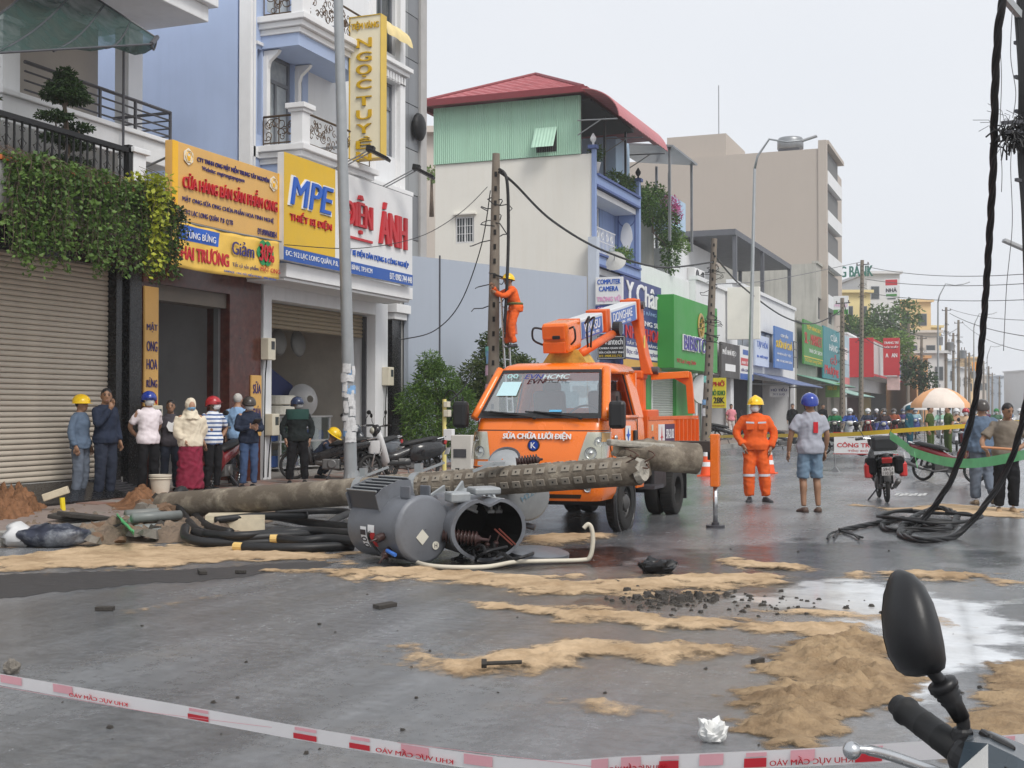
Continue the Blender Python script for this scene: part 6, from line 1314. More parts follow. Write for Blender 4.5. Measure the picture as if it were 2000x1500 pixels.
def wpatch(name,a0,a1,q0,q1,m,off=.004):mb=MB();mb.loft([[wsp(a,q,off)for a in np.linspace(a0,a1,11)]for q in np.linspace(q0,q1,4)],caps=False,closed=False);return mb.build(name,m,ws,smooth=True)
wpatch('frit_band',-1,1,-.02,.09,BPL);wpatch('frit_band',-1,1,.95,1.02,BPL);wpatch('frit_band',-1,-.955,.09,.95,BPL);wpatch('frit_band',.955,1,.09,.95,BPL)
wpatch('paper_notice',-.86,-.48,.45,.75,M('paper_cyan',srgb(190,222,228),.6,var=.05),.01);wpatch('blue_tag',.18,.38,.11,.15,M('tag_blue',srgb(90,170,210),.5),.008)
sl=Vector((0,.63,.77)).normalized()
lettering(ws,'EVN',M('decal_navy',srgb(60,65,130),.5),wsp(-.42,.82,.0)+Vector((0,-.065,0)),X_,sl,.24,.075,.002,bold=.05,slant=.2);lettering(ws,'HCMC',M('decal_grey',srgb(190,205,205),.5),wsp(-.07,.82,.0)+Vector((0,-.045,0)),X_,sl,.34,.07,.002,bold=.05,slant=.2);lettering(ws,'OO',M('decal_cyan',srgb(170,215,215),.5),wsp(-.8,.84,.0)+Vector((0,-.04,0)),X_,sl,.14,.07,.002,bold=.03)
for x0,x1 in((-.62,-.02),(-.05,.56)):
 mb=MB();mb.tube([(x1,-1.0,1.405),(x1-.25,-.985,1.44),(x0,-.93,1.475)],.012,5);mb.bar((x0-.12,-.91,1.47),(x0+.36,-.955,1.445),.014,.03);mb.sph((x1,-1.0,1.40),(.03,.02,.02),8,6);mb.build('wiper',BPL,t)
# inside the cab
SEAT=M('seat_cloth',(.10,.10,.105),.8,var=.1)
part(t,'dashboard',SEAT,(-.76,.76,-.82,-.5,1.15,1.40),bevel=.04);part(t,'cab_floor',BPL,(-.78,.78,-.9,.73,.815,.83))
for x in(-.36,.40):
 mb=MB();mb.cbox((x,.25,1.12),(.46,.5,.16));mb.obox((x,.52,1.45),X_,(0,1,.2),(0,-.2,1),(.44,.14,.6));mb.cbox((x,.58,1.78),(.26,.1,.18));mb.build('seat',SEAT,t,bevel=.05)
mb=MB();mb.torus((.40,-.40,1.40),(0,-.75,.65),.2,.014,24,6);mb.tube([(.4,-.4,1.4),(.4,-.55,1.22)],.03,6);mb.bar((.22,-.41,1.4),(.58,-.41,1.4),.03,.02);mb.build('steering_wheel',BPL,t)
# chassis, wheels
part(t,'chassis',BPL,(-.42,-.3,-.85,3.7,.5,.66),(.3,.42,-.85,3.7,.5,.66),(-.7,.7,-.1,.1,.3,.42),(-.7,.7,2.55,2.7,.3,.42),(-.3,.3,-.7,.6,.42,.78));part(t,'underbody',BPL,(-.72,.72,-.40,.44,.72,.795))
def truck_wheel(x,y,s,dual=False):
 w=bpy.data.objects.new('wheel',None);C.objects.link(w);w.parent=t;w.location=(x,y,.345);w.empty_display_size=.1
 for k in range(2 if dual else 1):
  o=-s*.23*k;mb=MB();mb.lathe([(.20,-.09),(.30,-.10),(.335,-.085),(.345,-.05),(.345,.05),(.335,.085),(.30,.10),(.20,.09),(.2,-.09)],36,(o,0,0),X_,cap=False);mb.build('tyre',RUB,w,auto=40)
  for q in range(0):pass
 d=s*(-.02 if dual else.05);mb=MB();mb.lathe([(.205,d-s*.05),(.205,d),(.185,d+s*.012),(.17,d-s*.03),(.11,d-s*.02),(.10,d+s*.03),(.06,d+s*.06),(0,d+s*.065)],24,(0,0,0),X_,cap=False)
 for a in np.linspace(0,2*PI,7)[:-1]:mb.cyl((d-s*.02,.13*math.cos(a),.13*math.sin(a)),(d+s*.02,.13*math.cos(a),.13*math.sin(a)),.014,n=6)
 mb.build('rim',RIMM,w,auto=40)
 mb=MB()
 for a in np.linspace(0,2*PI,37)[:-1]:mb.obox((0,.346*math.cos(a),.346*math.sin(a)),X_,(0,-math.sin(a),math.cos(a)),(0,math.cos(a),math.sin(a)),(.15,.03,.008))
 mb.build('tread',RUB,w)['kind']='stuff'
truck_wheel(.75,0,1);truck_wheel(-.75,0,-1);truck_wheel(.74,2.63,1,True);truck_wheel(-.74,2.63,-1,True)
for s in(-1,1):
 part(t,'mudflap',BPL,(min(s*.5,s*.85),max(s*.5,s*.85),3.06,3.08,.2,.75));part(t,'side_step',DSTEEL,(min(s*.72,s*.96),max(s*.72,s*.96),.86,1.35,.46,.5));part(t,'side_tank',BPL,(min(s*.5,s*.8),max(s*.5,s*.8),1.42,2.1,.42,.78),bevel=.03)
# bed
part(t,'bed_floor',ORG_R,(-.86,.86,.9,3.75,.86,.95),bevel=.01);part(t,'headboard',ORG_R,(-.86,.86,.88,.93,.95,1.42))
for s in(-1,1):
 xa,xb=sorted((s*.815,s*.86));part(t,'side_panel',ORG,(xa,xb,.935,2.35,.95,1.36),bevel=.008);part(t,'side_panel',ORG_R,(xa,xb,2.36,3.74,.95,1.36),bevel=.008);part(t,'top_rail',ORG_R,(xa-.012,xb+.012,.93,3.75,1.365,1.41))
 for k in range(6):
  y=2.42+k*.24;a,b=sorted((s*.862,s*.90));part(t,'side_rib',ORG_R,(a,b,y,y+.05,.95,1.36))
part(t,'tailboard',ORG_R,(-.81,.81,3.70,3.75,.95,1.36))
t_=part(t,'emblem_plate',SW_,(.862,.868,1.42,1.75,1.0,1.3));mb=MB();mb.prism([(.16,.03),(.19,.12),(.25,.12),(.19,.14),(.165,.27),(.14,.14),(.08,.12),(.14,.12)],(.869,1.42,1.0),Y_,Z_,X_,.003);mb.build('star',RED_T,t_)
o=part(t,'number_panel',M('panel_plum',srgb(70,45,80),.5),(.862,.868,1.78,2.3,1.02,1.3));lettering(o,'57H-21.02',WHITE_T,(.869,1.82,1.1),Y_,Z_,.42,.13,.003,bold=.03)
part(t,'tool_hatch',DSTEEL,(.862,.866,1.1,1.2,1.0,1.14));part(t,'label_plate',BEIGE_BOX,(.862,.866,1.08,1.16,1.22,1.3))
# outriggers
for s,xl in((1,1.79),(-1,-1.27)):
 xa,xb=sorted((s*.55,xl-s*.05));part(t,'outrigger_beam',M('beam_dark',(.05,.04,.035),.6,var=.3),(xa,xb,.66,.80,.96,1.10),bevel=.01)
 part(t,'outrigger_leg',ORG,(xl-.055,xl+.055,.67,.79,.52,1.19),bevel=.012);mb=MB();mb.cyl((xl,.73,.05),(xl,.73,.53),.03,n=12);o=mb.build('piston',CHR,t,smooth=True);mb=MB();mb.cyl((xl,.73,.0),(xl,.73,.035),.12,n=16);mb.cyl((xl,.73,.035),(xl,.73,.07),.05,n=12);mb.build('foot',DSTEEL,t)
 part(t,'leg_valve',BPL,(xl-.09,xl-.055,.69,.76,.86,1.0))
# boom crane
BOOMW=M('boom_white',(.62,.63,.64),.4,var=.06,dirt=.2);PANB=M('boom_blue',srgb(70,105,175),.4,var=.08)
part(t,'crane_base',ORG_R,(-.35,.35,2.75,3.4,.95,1.5),bevel=.02);mb=MB();mb.cyl((0,3.1,1.5),(0,3.1,1.95),.22,n=20);mb.build('turntable',ORG_R,t);part(t,'turret',ORG_R,(-.12,.22,2.95,3.25,1.95,2.08),bevel=.03)
B0,B1=Vector((-.02,.30,2.50)),Vector((.06,3.02,2.98));bd=(B1-B0).normalized();bu=X_.cross(bd).normalized();P=lambda q,x=0,z=0:B0.lerp(B1,q)+X_*x+bu*z
mb=MB();mb.obox(P(.5),X_,bu,bd,(.22,.25,(B1-B0).length));mb.build('boom_beam',ORG_R,t,bevel=.01)
for q0,q1,tx in((.02,.36,'VINASU'),(.46,.92,'DONGHAE')):
 mb=MB();mb.obox(P((q0+q1)/2,0,.02),X_,bu,bd,(.25,.26,(q1-q0)*(B1-B0).length));o=mb.build('boom_cover',BOOMW,t,bevel=.015)
 mb=MB();L_=(q1-q0)*(B1-B0).length*.86;c=P((q0+q1)/2,.128,.0);mb.obox(c,X_,bu,bd,(.008,.22,L_));pn=mb.build('sign_panel',PANB,o)
 lettering(pn,tx,WHITE_T,P(q0+.05,.133,-.03),bd,bu,L_*.8,.12,.003,bold=.03);lettering(pn,'ĐT: 08 3-896 - 0903',WHITE_T,P(q0+.06,.133,-.09),bd,bu,L_*.7,.04,.003)
for q in(.0,.40,.44,.95):mb=MB();mb.obox(P(q,0,.02),X_,bu,bd,(.29,.31,.09));mb.build('boom_collar',ORG_R,t,bevel=.01)
mb=MB();mb.obox(P(-.09,-.01,-.02),X_,bu,bd,(.34,.38,.5));o=mb.build('boom_head',ORG,t,bevel=.03)
mb=MB();mb.obox(P(-.195,-.01,.06),X_,bu,bd,(.30,.17,.03));mb.obox(P(-.195,-.01,-.13),X_,bu,bd,(.30,.14,.03));mb.build('head_plate',ORG_R,o,bevel=.012);mb=MB();mb.obox(P(-.202,.03,.0),X_,bu,bd,(.1,.045,.03));mb.build('head_slot',BPL,o,bevel=.01)
for s in(-1,1):
 mb=MB();mb.tube(spline([P(-.17,s*.18,.1),P(-.2,s*.27,.12),P(-.2,s*.28,-.02),P(-.17,s*.19,-.1)],6),.014,5);mb.build('hydraulic_hose',BPL,o)
mb=MB();mb.tube(spline([P(.02,.2,.1),P(-.02,.30,.2),P(-.06,.3,.05),P(-.04,.28,-.18)],6),.014,5);mb.build('hydraulic_hose',BPL,o);mb=MB();mb.tube(spline([P(.05,.2,.1),P(.02,.33,.18),P(-.02,.32,.0),P(.0,.28,-.2)],6),.014,5);mb.build('hydraulic_hose',BPL,o)
mb=MB();mb.cyl(P(-.1,.24,-.24),P(.42,.2,-.16),.055,n=12);mb.build('hydraulic_cylinder',ORG_R,t,smooth=True);mb=MB();mb.cyl(P(.44,.2,-.1),P(.44,.3,-.1),.10,n=18);mb.build('hose_reel',BPL,t)
mb=MB();mb.prism([(-.3,0),(.3,0),(.18,.17),(-.18,.17)],(0,.05,2.09),X_,Z_,Y_,.4);mb.build('boom_cradle',M('worn_yellow',srgb(190,160,70),.6,var=.4,scale=9),t)
a0,a1=Vector((.08,3.1,3.06)),Vector((.26,3.12,2.06));mb=MB();mb.loft([[Vector((x+o_[0],3.12+o_[1],z))for o_ in((-w,-.13),(w,-.13),(w,.13),(-w,.13))]for x,z,w in((.02,3.16,.07),(.06,3.0,.09),(.12,2.7,.055),(.2,2.3,.055),(.27,2.02,.08))]);mb.build('lower_arm',ORG_R,t,bevel=.015)
part(t,'arm_stripe',M('safety_yellow',srgb(225,205,90),.5,var=.2),(.225,.232,3.0,3.05,2.2,2.6));mb=MB();mb.cyl((-.1,3.12,3.06),(.2,3.12,3.06),.06,n=14);mb.build('pivot',DSTEEL,t);mb=MB();mb.cyl((.0,3.12,2.08),(.42,3.12,2.08),.06,n=14);mb.build('pivot',DSTEEL,t)
mb=MB();mb.bar((.3,3.15,1.99),(.86,3.2,2.02),.1,.1);mb.build('support_frame',ORG,t,bevel=.008);mb=MB();mb.prism([(0,0),(.10,0),(.12,-.08),(.16,-.62),(.06,-.62),(.03,-.2),(-.25,-.04),(-.25,0)],(.78,3.2,2.06),X_,Z_,Y_,.06);mb.build('support_post',ORG_R,t,bevel=.008)
# ------------------------------------------------------------------ the fallen pole
def wreck_concrete():
 m=bpy.data.materials.new('fallen_concrete');m.use_nodes=True;nt=m.node_tree;b=nt.nodes['Principled BSDF'];L=nt.links.new;tc=nd(nt,'ShaderNodeTexCoord')
 n=nd(nt,'ShaderNodeTexNoise');n.inputs['Scale'].default_value=3.2;n.inputs['Detail'].default_value=7;n.inputs['Roughness'].default_value=.65;L(tc.outputs['Object'],n.inputs['Vector'])
 r=nd(nt,'ShaderNodeValToRGB');r.color_ramp.interpolation='EASE';e=r.color_ramp.elements;e[0].position=.44;e[0].color=(*srgb(98,88,76),1);e[1].position=.56;e[1].color=(*srgb(126,116,102),1);x=e.new(.68);x.color=(*srgb(168,158,140),1);L(n.outputs['Fac'],r.inputs[0]);L(r.outputs[0],b.inputs['Base Color']);b.inputs['Roughness'].default_value=.8
 n2=nd(nt,'ShaderNodeTexNoise');n2.inputs['Scale'].default_value=30;n2.inputs['Detail'].default_value=6;L(tc.outputs['Object'],n2.inputs['Vector']);bp=nd(nt,'ShaderNodeBump');bp.inputs['Strength'].default_value=.4;bp.inputs['Distance'].default_value=.02;L(n2.outputs['Fac'],bp.inputs['Height']);L(bp.outputs[0],b.inputs['Normal']);return m
FC=wreck_concrete();CORE=M('broken_concrete',srgb(160,155,145),.9,var=.3,scale=14,bump=.8,bscale=25)
PA,PB=DP(318,988,17.2),DP(1252,919,13.2);pd=(PB-PA).normalized();pa,pb_,_=frame_of(pd);PL=(PB-PA).length
t=thing('fallen_pole','snapped concrete utility pole lying across the gutter over the transformers','utility pole',PA,world=True)
rnd=random.Random(5);mb=MB();N=60;rings=[]
for i in range(N+1):
 q=i/N;c=PA.lerp(PB,q);r=.175-.025*q;rings.append([c+(pa*math.cos(a)+pb_*math.sin(a))*(r+.006*mnoise.noise(Vector((q*25,math.cos(a)*2,math.sin(a)*2))))+pd*((.10*rnd.uniform(-1,.6))if i==N else 0)for a in np.linspace(0,2*PI,21)[:-1]])
mb.loft(rings);mb.build('shaft',FC,t,auto=45)
mb=MB();mb.lathe([(.14,-.02),(.11,.04),(.05,.02)],14,PB,pd);mb.build('broken_face',CORE,t)
NM=M('notch_light',srgb(140,132,120),.85,var=.15)
for row,ang in((0,.55),(1,-.35),(2,1.5)):
 for k in range(22):
  q=.52+k*.0215
  if q>.985:break
  v=(EYE-PA.lerp(PB,q));v-=pd*v.dot(pd);v.normalize();w=pd.cross(v);nrm=v*math.cos(ang)+(w if w.z>0 else-w)*math.sin(ang);tt=pd.cross(nrm);c=PA.lerp(PB,q)+nrm*(.175-.025*q)
  mb=MB();mb.obox(c-nrm*.008,pd,tt,nrm,(.10,.075,.028));o=mb.build('notch',NM,t,bevel=.006);mb=MB();mb.obox(c+nrm*.006,pd,tt,nrm,(.018,.018,.008));mb.build('bolt_hole',HOLE,o)
Q0,Q1=DP(1212,884,13.5),DP(1362,896,13.7);qd=(Q1-Q0).normalized();qa,qb,_=frame_of(qd);rings=[]
for i in range(19):
 q=i/18;c=Q0.lerp(Q1,q);r=.165 if q>.32 else.165*(.55+q*1.2);rings.append([c+(qa*math.cos(a)+qb*math.sin(a))*(r*(1+(.12*rnd.uniform(-1,1)if q<.4 else.015*rnd.uniform(-1,1))))+qd*(rnd.uniform(-.08,.08)if i==0 else 0)+Z_*(.06*max(0,.32-q))for a in np.linspace(0,2*PI,21)[:-1]])
mb=MB();mb.loft(rings);mb.build('snapped_stub',FC,t,auto=45)
mb=MB();mb.obox(Q0+qd*.22+Z_*.1-_cf0*.05,qd,qd.cross(Z_),Z_,(.72,.16,.07));mb.build('concrete_shard',CORE,t,bevel=.02)
for k in range(7):
 o_=Vector((rnd.uniform(-.1,.1),rnd.uniform(-.1,.1),rnd.uniform(-.08,.1)));mb=MB();mb.tube(spline([PB-pd*.1+o_,PB+pd*rnd.uniform(.02,.12)+o_*1.2+Z_*rnd.uniform(-.05,.1),Q0+qd*rnd.uniform(.1,.3)+o_*.8],6),.008,5);mb.build('rebar',M('rust_bar',(.09,.045,.03),.8,var=.3),t)
for q in(.485,.60): # steel collars and the brackets that held the tanks
 c=PA.lerp(PB,q);r=.178-.025*q;mb=MB();mb.tube([c-pd*.05,c+pd*.05],r+.012,22);o=mb.build('steel_collar',GALV,t);mb=MB();mb.obox(c+Z_*(r+.05),pd,pd.cross(Z_),Z_,(.09,.05,.12));mb.bar(c+Z_*r-pd*.03,c+Z_*(r+.02)+Vector((.28,.1,.1)),.05,.03);mb.build('bracket_lug',GALV,o)
# ------------------------------------------------------------------ transformers
TANK=M('tank_paint',srgb(108,111,117),.42,var=.12,scale=3,dirt=.6,dcol=srgb(58,54,52),dscale=2.2,metal=.1);TANK_D=M('tank_dark',srgb(66,69,76),.5,var=.1,dirt=.2);TANK_L=M('tank_pale',srgb(150,153,155),.4,var=.12,dirt=.5,dcol=srgb(92,88,84),metal=.15);PORC=M('porcelain_brown',(.045,.022,.02),.3,var=.25,scale=6)
def axis_at(px,ang,dip=0.):
 v=ray(px,900);v.z=0;v.normalize();r=Vector((v.y,-v.x,0));d=-v*math.cos(R(ang))+r*math.sin(R(ang))+Z_*dip;return d.normalized()
def bushing(par,p,d,L=.34,r=.055,n=8,tip=True):
 prof=[(r*.9,0)]
 for k in range(n):z=.03+k*(L-.08)/n;prof+=[(r*.6,z),(r*1.08,z+.008),(r*.95,z+.02),(r*.6,z+.026)]
 prof+=[(r*.5,L-.04),(r*.25,L-.03),(r*.2,L+.05 if tip else L)];mb=MB();mb.lathe(prof,16,p,d);return mb.build('bushing',PORC,par,smooth=True)
def tank(label,c,n,Rr,L,lid=True,mat=TANK):
 g=thing('transformer',label,'transformer',(c.x,c.y,0),group='crashed pole transformers',world=True)
 mb=MB();mb.lathe([(0.01,-L),(Rr*.9,-L),(Rr,-L+.03),(Rr,-.06),(Rr*1.03,-.055),(Rr*1.03,-.03),(Rr,-.028)],36,c,n,cap=False);mb.build('tank_body',mat,g,auto=35)
 if lid:mb=MB();mb.lathe([(Rr,-.03),(Rr*1.05,-.028),(Rr*1.05,.0),(Rr*1.0,.022),(Rr*.93,.032),(0.005,.045)],36,c,n,cap=False);mb.build('lid',TANK_L if mat is TANK_L else mat,g,auto=35)
 return g
c1=DP(826,1030,12.35);n1=axis_at(826,37);R1=.315;c1.z=R1+.03
g=tank('dented grey transformer with finned radiator and brown bushing lying on its side',c1,n1,R1,.86);s1=n1.cross(Z_).normalized();f_=lambda a,b,k:c1+n1*a+s1*b+Z_*k
v=(EYE-c1);v-=n1*v.dot(n1);v.normalize();w=n1.cross(v);w=w if w.z>0 else-w;rr=v*math.cos(R(64))+w*math.sin(R(64));tt=w*math.cos(R(64))-v*math.sin(R(64))
for k in range(6):
 mb=MB();mb.prism([(-.84,R1*.8),(-.33,R1*.8),(-.33,R1+.12),(-.84,R1+.12)],c1+tt*(-.20+k*.08),n1,rr,tt,.008);o=mb.build('radiator_fin',TANK_D,g);mb=MB();mb.tube([c1+tt*(-.196+k*.08)+rr*(R1+.125)+n1*z for z in(-.84,-.33)],.009,6);mb.build('fin_edge',TANK_L,o)
for z in(-.335,-.85):mb=MB();mb.prism([(-.22,R1*.75),(-.22,R1+.09),(-.1,R1+.135),(.1,R1+.14),(.22,R1+.10),(.22,R1*.75)],c1+n1*z,tt,rr,n1,.014);mb.build('radiator_end',TANK,g)
vd=(EYE-c1);vd.z=0;vd.normalize()
def on_lid(a,b,sz,m,name,poly=4):
 e=n1.cross(Z_).normalized();e=e if e.dot(_cr)>0 else-e;p=c1+e*a+Z_*b+n1*.042;mb=MB();mb.prism([(sz*math.cos(q),sz*math.sin(q))for q in np.linspace(0,2*PI,poly+1)[:-1]],p,e,Z_,n1,.006);return mb.build(name,m,g),p,e
on_lid(-.04,-.07,.075,M('sticker_cream',(.6,.58,.5),.6,var=.1),'diamond_sticker');o,p,e=on_lid(.12,-.16,.04,MATS['sticker_cream'],'round_sticker',16);lettering(o,'H',DARK_T,p-e*.016-Z_*.02+n1*.007,e,Z_,.032,.04,.002,bold=.03)
e=n1.cross(Z_).normalized();e=e if e.dot(_cr)>0 else-e
bushing(g,c1+e*.22-Z_*.07+n1*.035,(n1+e*.9-Z_*.12).normalized(),.40,.07,9)
mb=MB() # label band wrapped round the tank
for a0,a1,z0,z1,m,nm in((-.75,-.1,-.47,-.36,RED_T,'red_label'),(-.8,-.12,-.60,-.50,WHITE_T,'rating_plate'),(-.28,-.05,-.47,-.36,WHITE_T,'maker_label')):
 v=(EYE-c1);v-=n1*v.dot(n1);v.normalize();w=n1.cross(v);w=w if w.z>0 else-w;mb=MB();mb.loft([[c1+n1*z+(v*math.cos(a)+w*math.sin(a))*(R1+.004+(.002 if nm=='maker_label' else 0))for a in np.linspace(a0,a1,8)]for z in(z0,z1)],caps=False,closed=False);mb.build(nm,m,g)
v=(EYE-c1);v-=n1*v.dot(n1);v.normalize();w=n1.cross(v);w=w if w.z>0 else-w
for k,ch in enumerate('100'):
 a=-.22-k*.22;nn=v*math.cos(a)+w*math.sin(a);up=n1;uu=-(-v*math.sin(a)+w*math.cos(a));lettering(g,ch,DARK_T,c1-n1*.595+nn*(R1+.006),uu,up,.05,.085,.002,bold=.03,name='rating_digit')
for k,(zz,an)in enumerate(((-.22,-.35),(-.2,-.8))):
 nn=v*math.cos(an)+w*math.sin(an);bushing(g,c1+n1*zz+nn*R1*.98,(nn+n1*.25).normalized(),.16,.04,4)
mb=MB();nn=v;mb.tube(spline([c1-n1*.3+(v*math.cos(-.2)+w*math.sin(-.2))*(R1+.1),c1-n1*.38+(v*math.cos(-.4)+w*math.sin(-.4))*(R1+.06),c1-n1*.33+(v*math.cos(-.85)+w*math.sin(-.85))*(R1+.05),c1-n1*.15+(v*math.cos(-.9)+w*math.sin(-.9))*(R1+.1)],8),.013,6);mb.build('lead_cable',BPL,g)
mb=MB();mb.tube([c1-n1*.16+(v*math.cos(-.72)+w*math.sin(-.72))*(R1+.05),c1-n1*.02+(v*math.cos(-.78)+w*math.sin(-.78))*(R1+.07)],.02,7);mb.build('blue_terminal',M('terminal_blue',srgb(60,110,190),.5),g)
for sgn in(-1,1):mb=MB();mb.obox(c1-n1*.12+s1*.12*sgn+Z_*(R1+.04),n1,s1,Z_,(.16,.02,.12));mb.build('lifting_lug',TANK,g,bevel=.01)
# opened double tank
c2=DP(955,1046,12.5);n2=axis_at(955,30,-.06);c2.z=.315
g=thing('transformer','burst transformer tank gaping open with leads spilling onto the road','transformer',(c2.x,c2.y,0),group='crashed pole transformers',world=True)
e2=n2.cross(Z_).normalized();e2=e2 if e2.dot(_cr)>0 else-e2;u2=e2.cross(n2);u2=u2 if u2.z>0 else-u2
def heart(s):
 out=[]
 for a in np.linspace(0,2*PI,41)[:-1]:
  x,y=math.cos(a),math.sin(a);out.append((s*.40*x,s*(.30*y-(.075*math.exp(-(x/.22)**2)if y>0 else 0)+.02)))
 return out
H=lambda s,z:[c2+e2*a+u2*b+n2*z for a,b in heart(s)]
mb=MB();mb.loft([H(.98,-.8),H(1.0,-.78),H(1.0,-.05),H(1.06,-.04),H(1.06,0),H(.95,0)],caps=False);mb.build('tank_shell',TANK,g,auto=35);mb=MB();mb.loft([H(.95,0),H(.95,-.72),H(.05,-.74)],caps=False);mb.build('tank_inside',M('sooty_black',(.005,.005,.005),.95,spec=.1),g)
for k in range(3):bushing(g,c2+e2*(-.08+k*.1)-u2*(.22-.01*k)-n2*.1,(u2+n2*.6).normalized(),.14,.026,3)
for k in range(2):mb=MB();mb.tube([c2+e2*(.12+.05*k)+u2*.0-n2*.1,c2+e2*(.26+.04*k)-u2*.15+n2*.02],.008,5);mb.build('copper_lead',M('copper_red',(.2,.05,.035),.5,metal=.3),g)
mb=MB();mb.obox(c2-e2*.25+u2*.32-n2*.2,e2,u2,n2,(.22,.1,.16));mb.obox(c2+e2*.1+u2*.36-n2*.3,e2,u2,n2,(.3,.07,.2));mb.build('top_fitting',GALV,g,bevel=.02)
rnd=random.Random(12)
for k in range(9):
 a=c2+e2*rnd.uniform(-.3,.1)-u2*.2+n2*rnd.uniform(.05,.3);b=G(rnd.uniform(890,1010),rnd.uniform(1080,1098),.03);mb=MB();mb.tube(spline([a,(a+b)/2+Vector((rnd.uniform(-.1,.1),0,rnd.uniform(.03,.12))),b,b+Vector((rnd.uniform(-.15,.25),rnd.uniform(-.1,.1),0))],6),rnd.choice((.010,.014,.018)),5);mb.build('spilled_lead',WIRE,g)
for k in range(4):
 b=G(905+k*18,1088-k*3,.05);mb=MB();mb.cyl(b,b+Vector((.06,.03,.07)),.022,n=8);mb.build('lead_connector',CHR,g)
mb=MB();q0=G(915,1092,.03);mb.tube(spline([G(990,1068,.16),G(950,1078,.14),G(930,1095,.04),G(980,1098,.03),G(1030,1085,.1),G(1045,1078,.03)],6),.016,6);mb.build('spilled_lead',WIRE,g)
# third tank slung under the pole
c3=DP(1030,970,14.45);n3=axis_at(1032,25,-.05);g=tank('pale grey transformer hanging under the fallen pole in front of the truck bumper',c3,n3,.265,.5,mat=TANK_L)
e3=n3.cross(Z_).normalized();e3=e3 if e3.dot(_cr)>0 else-e3;lettering(g,'H2210',M('chalk_blue',srgb(95,130,150),.6),c3-e3*.08-Z_*.05+n3*.05,(e3+Z_*.55).normalized(),(Z_-e3*.55).normalized(),.26,.06,.001)
mb=MB();mb.tube([c3-Z_*.27-n3*.2,c3-Z_*.33-n3*.15,c3-Z_*.36-n3*.05+e3*.12],.035,8);mb.build('drain_valve',DSTEEL,g)
# cover and arrester thrown over the pole
g=thing('transformer','torn silver transformer cover with a grey bushing thrown over the pole','transformer',DP(990,905,14.2),group='crashed pole transformers',world=True)
p=DP(985,908,14.55);mb=MB();mb.lathe([(.20,-.06),(.21,0),(.19,.05),(.10,.09),(0.01,.10)],26,p,axis_at(985,-18,.9),cap=False);mb.build('cover',TANK_L,g,auto=35);bushing(g,DP(1008,903,14.3),(_cr+Z_*.12).normalized(),.30,.065,7,False)
mb=MB();mb.torus(p+Z_*.06,axis_at(985,-18,.9),.17,.02,24,5);mb.build('gasket',DSTEEL,g)
mb=MB();mb.obox(DP(960,905,14),_cr,_cf0,Z_,(.3,.12,.04));mb.obox(DP(945,912,13.9),(_cr+Z_*.4),_cf0,(Z_-_cr*.4),(.25,.1,.03));mb.build('bent_plate',GALV,g)
# brackets between pole and tanks
g=thing('mounting_bracket','bent steel mounting frame jammed between the pole and the tanks','bracket',DP(890,985,13),world=True)
for a,b,wd in(((868,962,13.3),(835,985,12.9),.10),((905,955,13.2),(880,990,12.9),.13),((893,985,12.8),(930,1000,12.9),.08),((935,965,13.2),(960,1000,12.8),.07),((955,960,13.3),(975,1000,12.9),.07),((905,975,13),(985,985,13),.06)):
 mb=MB();mb.bar(DP(*a),DP(*b),wd,.03);mb.bar(DP(*a)+Z_*.03,DP(*b)+Z_*.03,.025,wd);mb.build('angle_bar',GALV,g,bevel=.004)
mb=MB()
for px,py in((850,975),(900,968),(945,985)):mb.cyl(DP(px,py,12.9),DP(px,py-4,12.8),.022,n=6)
mb.build('bolt',DSTEEL,g)
# lid on the road, bent pipe
t=thing('tank_lid','round grey transformer lid lying flat on the oily road','lid',G(1060,1086),world=True);mb=MB();mb.lathe([(.29,0),(.31,.01),(.31,.05),(.27,.065),(.05,.075),(0.01,.075)],32,G(1052,1087,.012),(.08,-.05,1));mb.build('disc',TANK,t,auto=35)
mb=MB();mb.tube(spline([G(795,1090,.04),G(830,1103,.03),G(880,1108,.03),G(950,1107,.03),G(1005,1098,.04),G(1060,1096,.03),G(1135,1094,.03),DP(1152,1088,12.5),DP(1158,1060,12.5),DP(1156,1034,12.5),DP(1149,1024,12.5),DP(1140,1032,12.5)],8),.022,8)
tag(mb.build('bent_pipe',M('ivory_pipe',srgb(200,192,175),.5,var=.1),smooth=True),'ivory plastic pipe snaking past the tanks and bent upright','pipe')
# ------------------------------------------------------------------ cables, pipes and rubble at the foot of the pole
t=thing('cable_bundle','heap of thick black cables looped over the foot of the fallen pole','cable',G(480,1050),world=True)
for pts,r in(([(690,1040,.1),(560,1046,.12),(440,1052,.1),(380,1040,.12)],.055),([(690,1052,.06),(560,1058,.06),(420,1060,.06),(365,1050,.1),(362,1030,.16)],.05),([(690,1066,.05),(600,1070,.05),(530,1070,.05),(475,1068,.05)],.05),([(690,1056,.12),(640,1052,.12),(590,1056,.1),(545,1052,.1)],.05),([(690,1030,.12),(600,1020,.1),(520,1008,.1),(420,1015,.1)],.05),([(640,1024,.1),(660,1012,.1),(680,1000,.1),(620,998,.1),(540,1004,.1)],.045),([(600,1006,.2),(500,1008,.18),(420,1016,.15)],.045),([(700,1045,.18),(600,1036,.16),(470,1046,.14),(400,1042,.14)],.045)):
 mb=MB();mb.tube(spline([G(*p)for p in pts],8),r,10);mb.build('cable',WIRE,t,smooth=True)
q=[G(420,1046,.08),G(385,1036,.12),DP(362,1010,16.4),DP(346,985,16.9),DP(345,965,17.3),DP(354,956,17.5),DP(362,962,17.6),DP(368,985,17.4),DP(385,1010,16.6),G(410,1030,.1),G(450,1040,.1)]
mb=MB();mb.tube(spline(q,8),.052,10);mb.build('cable',WIRE,t,smooth=True)
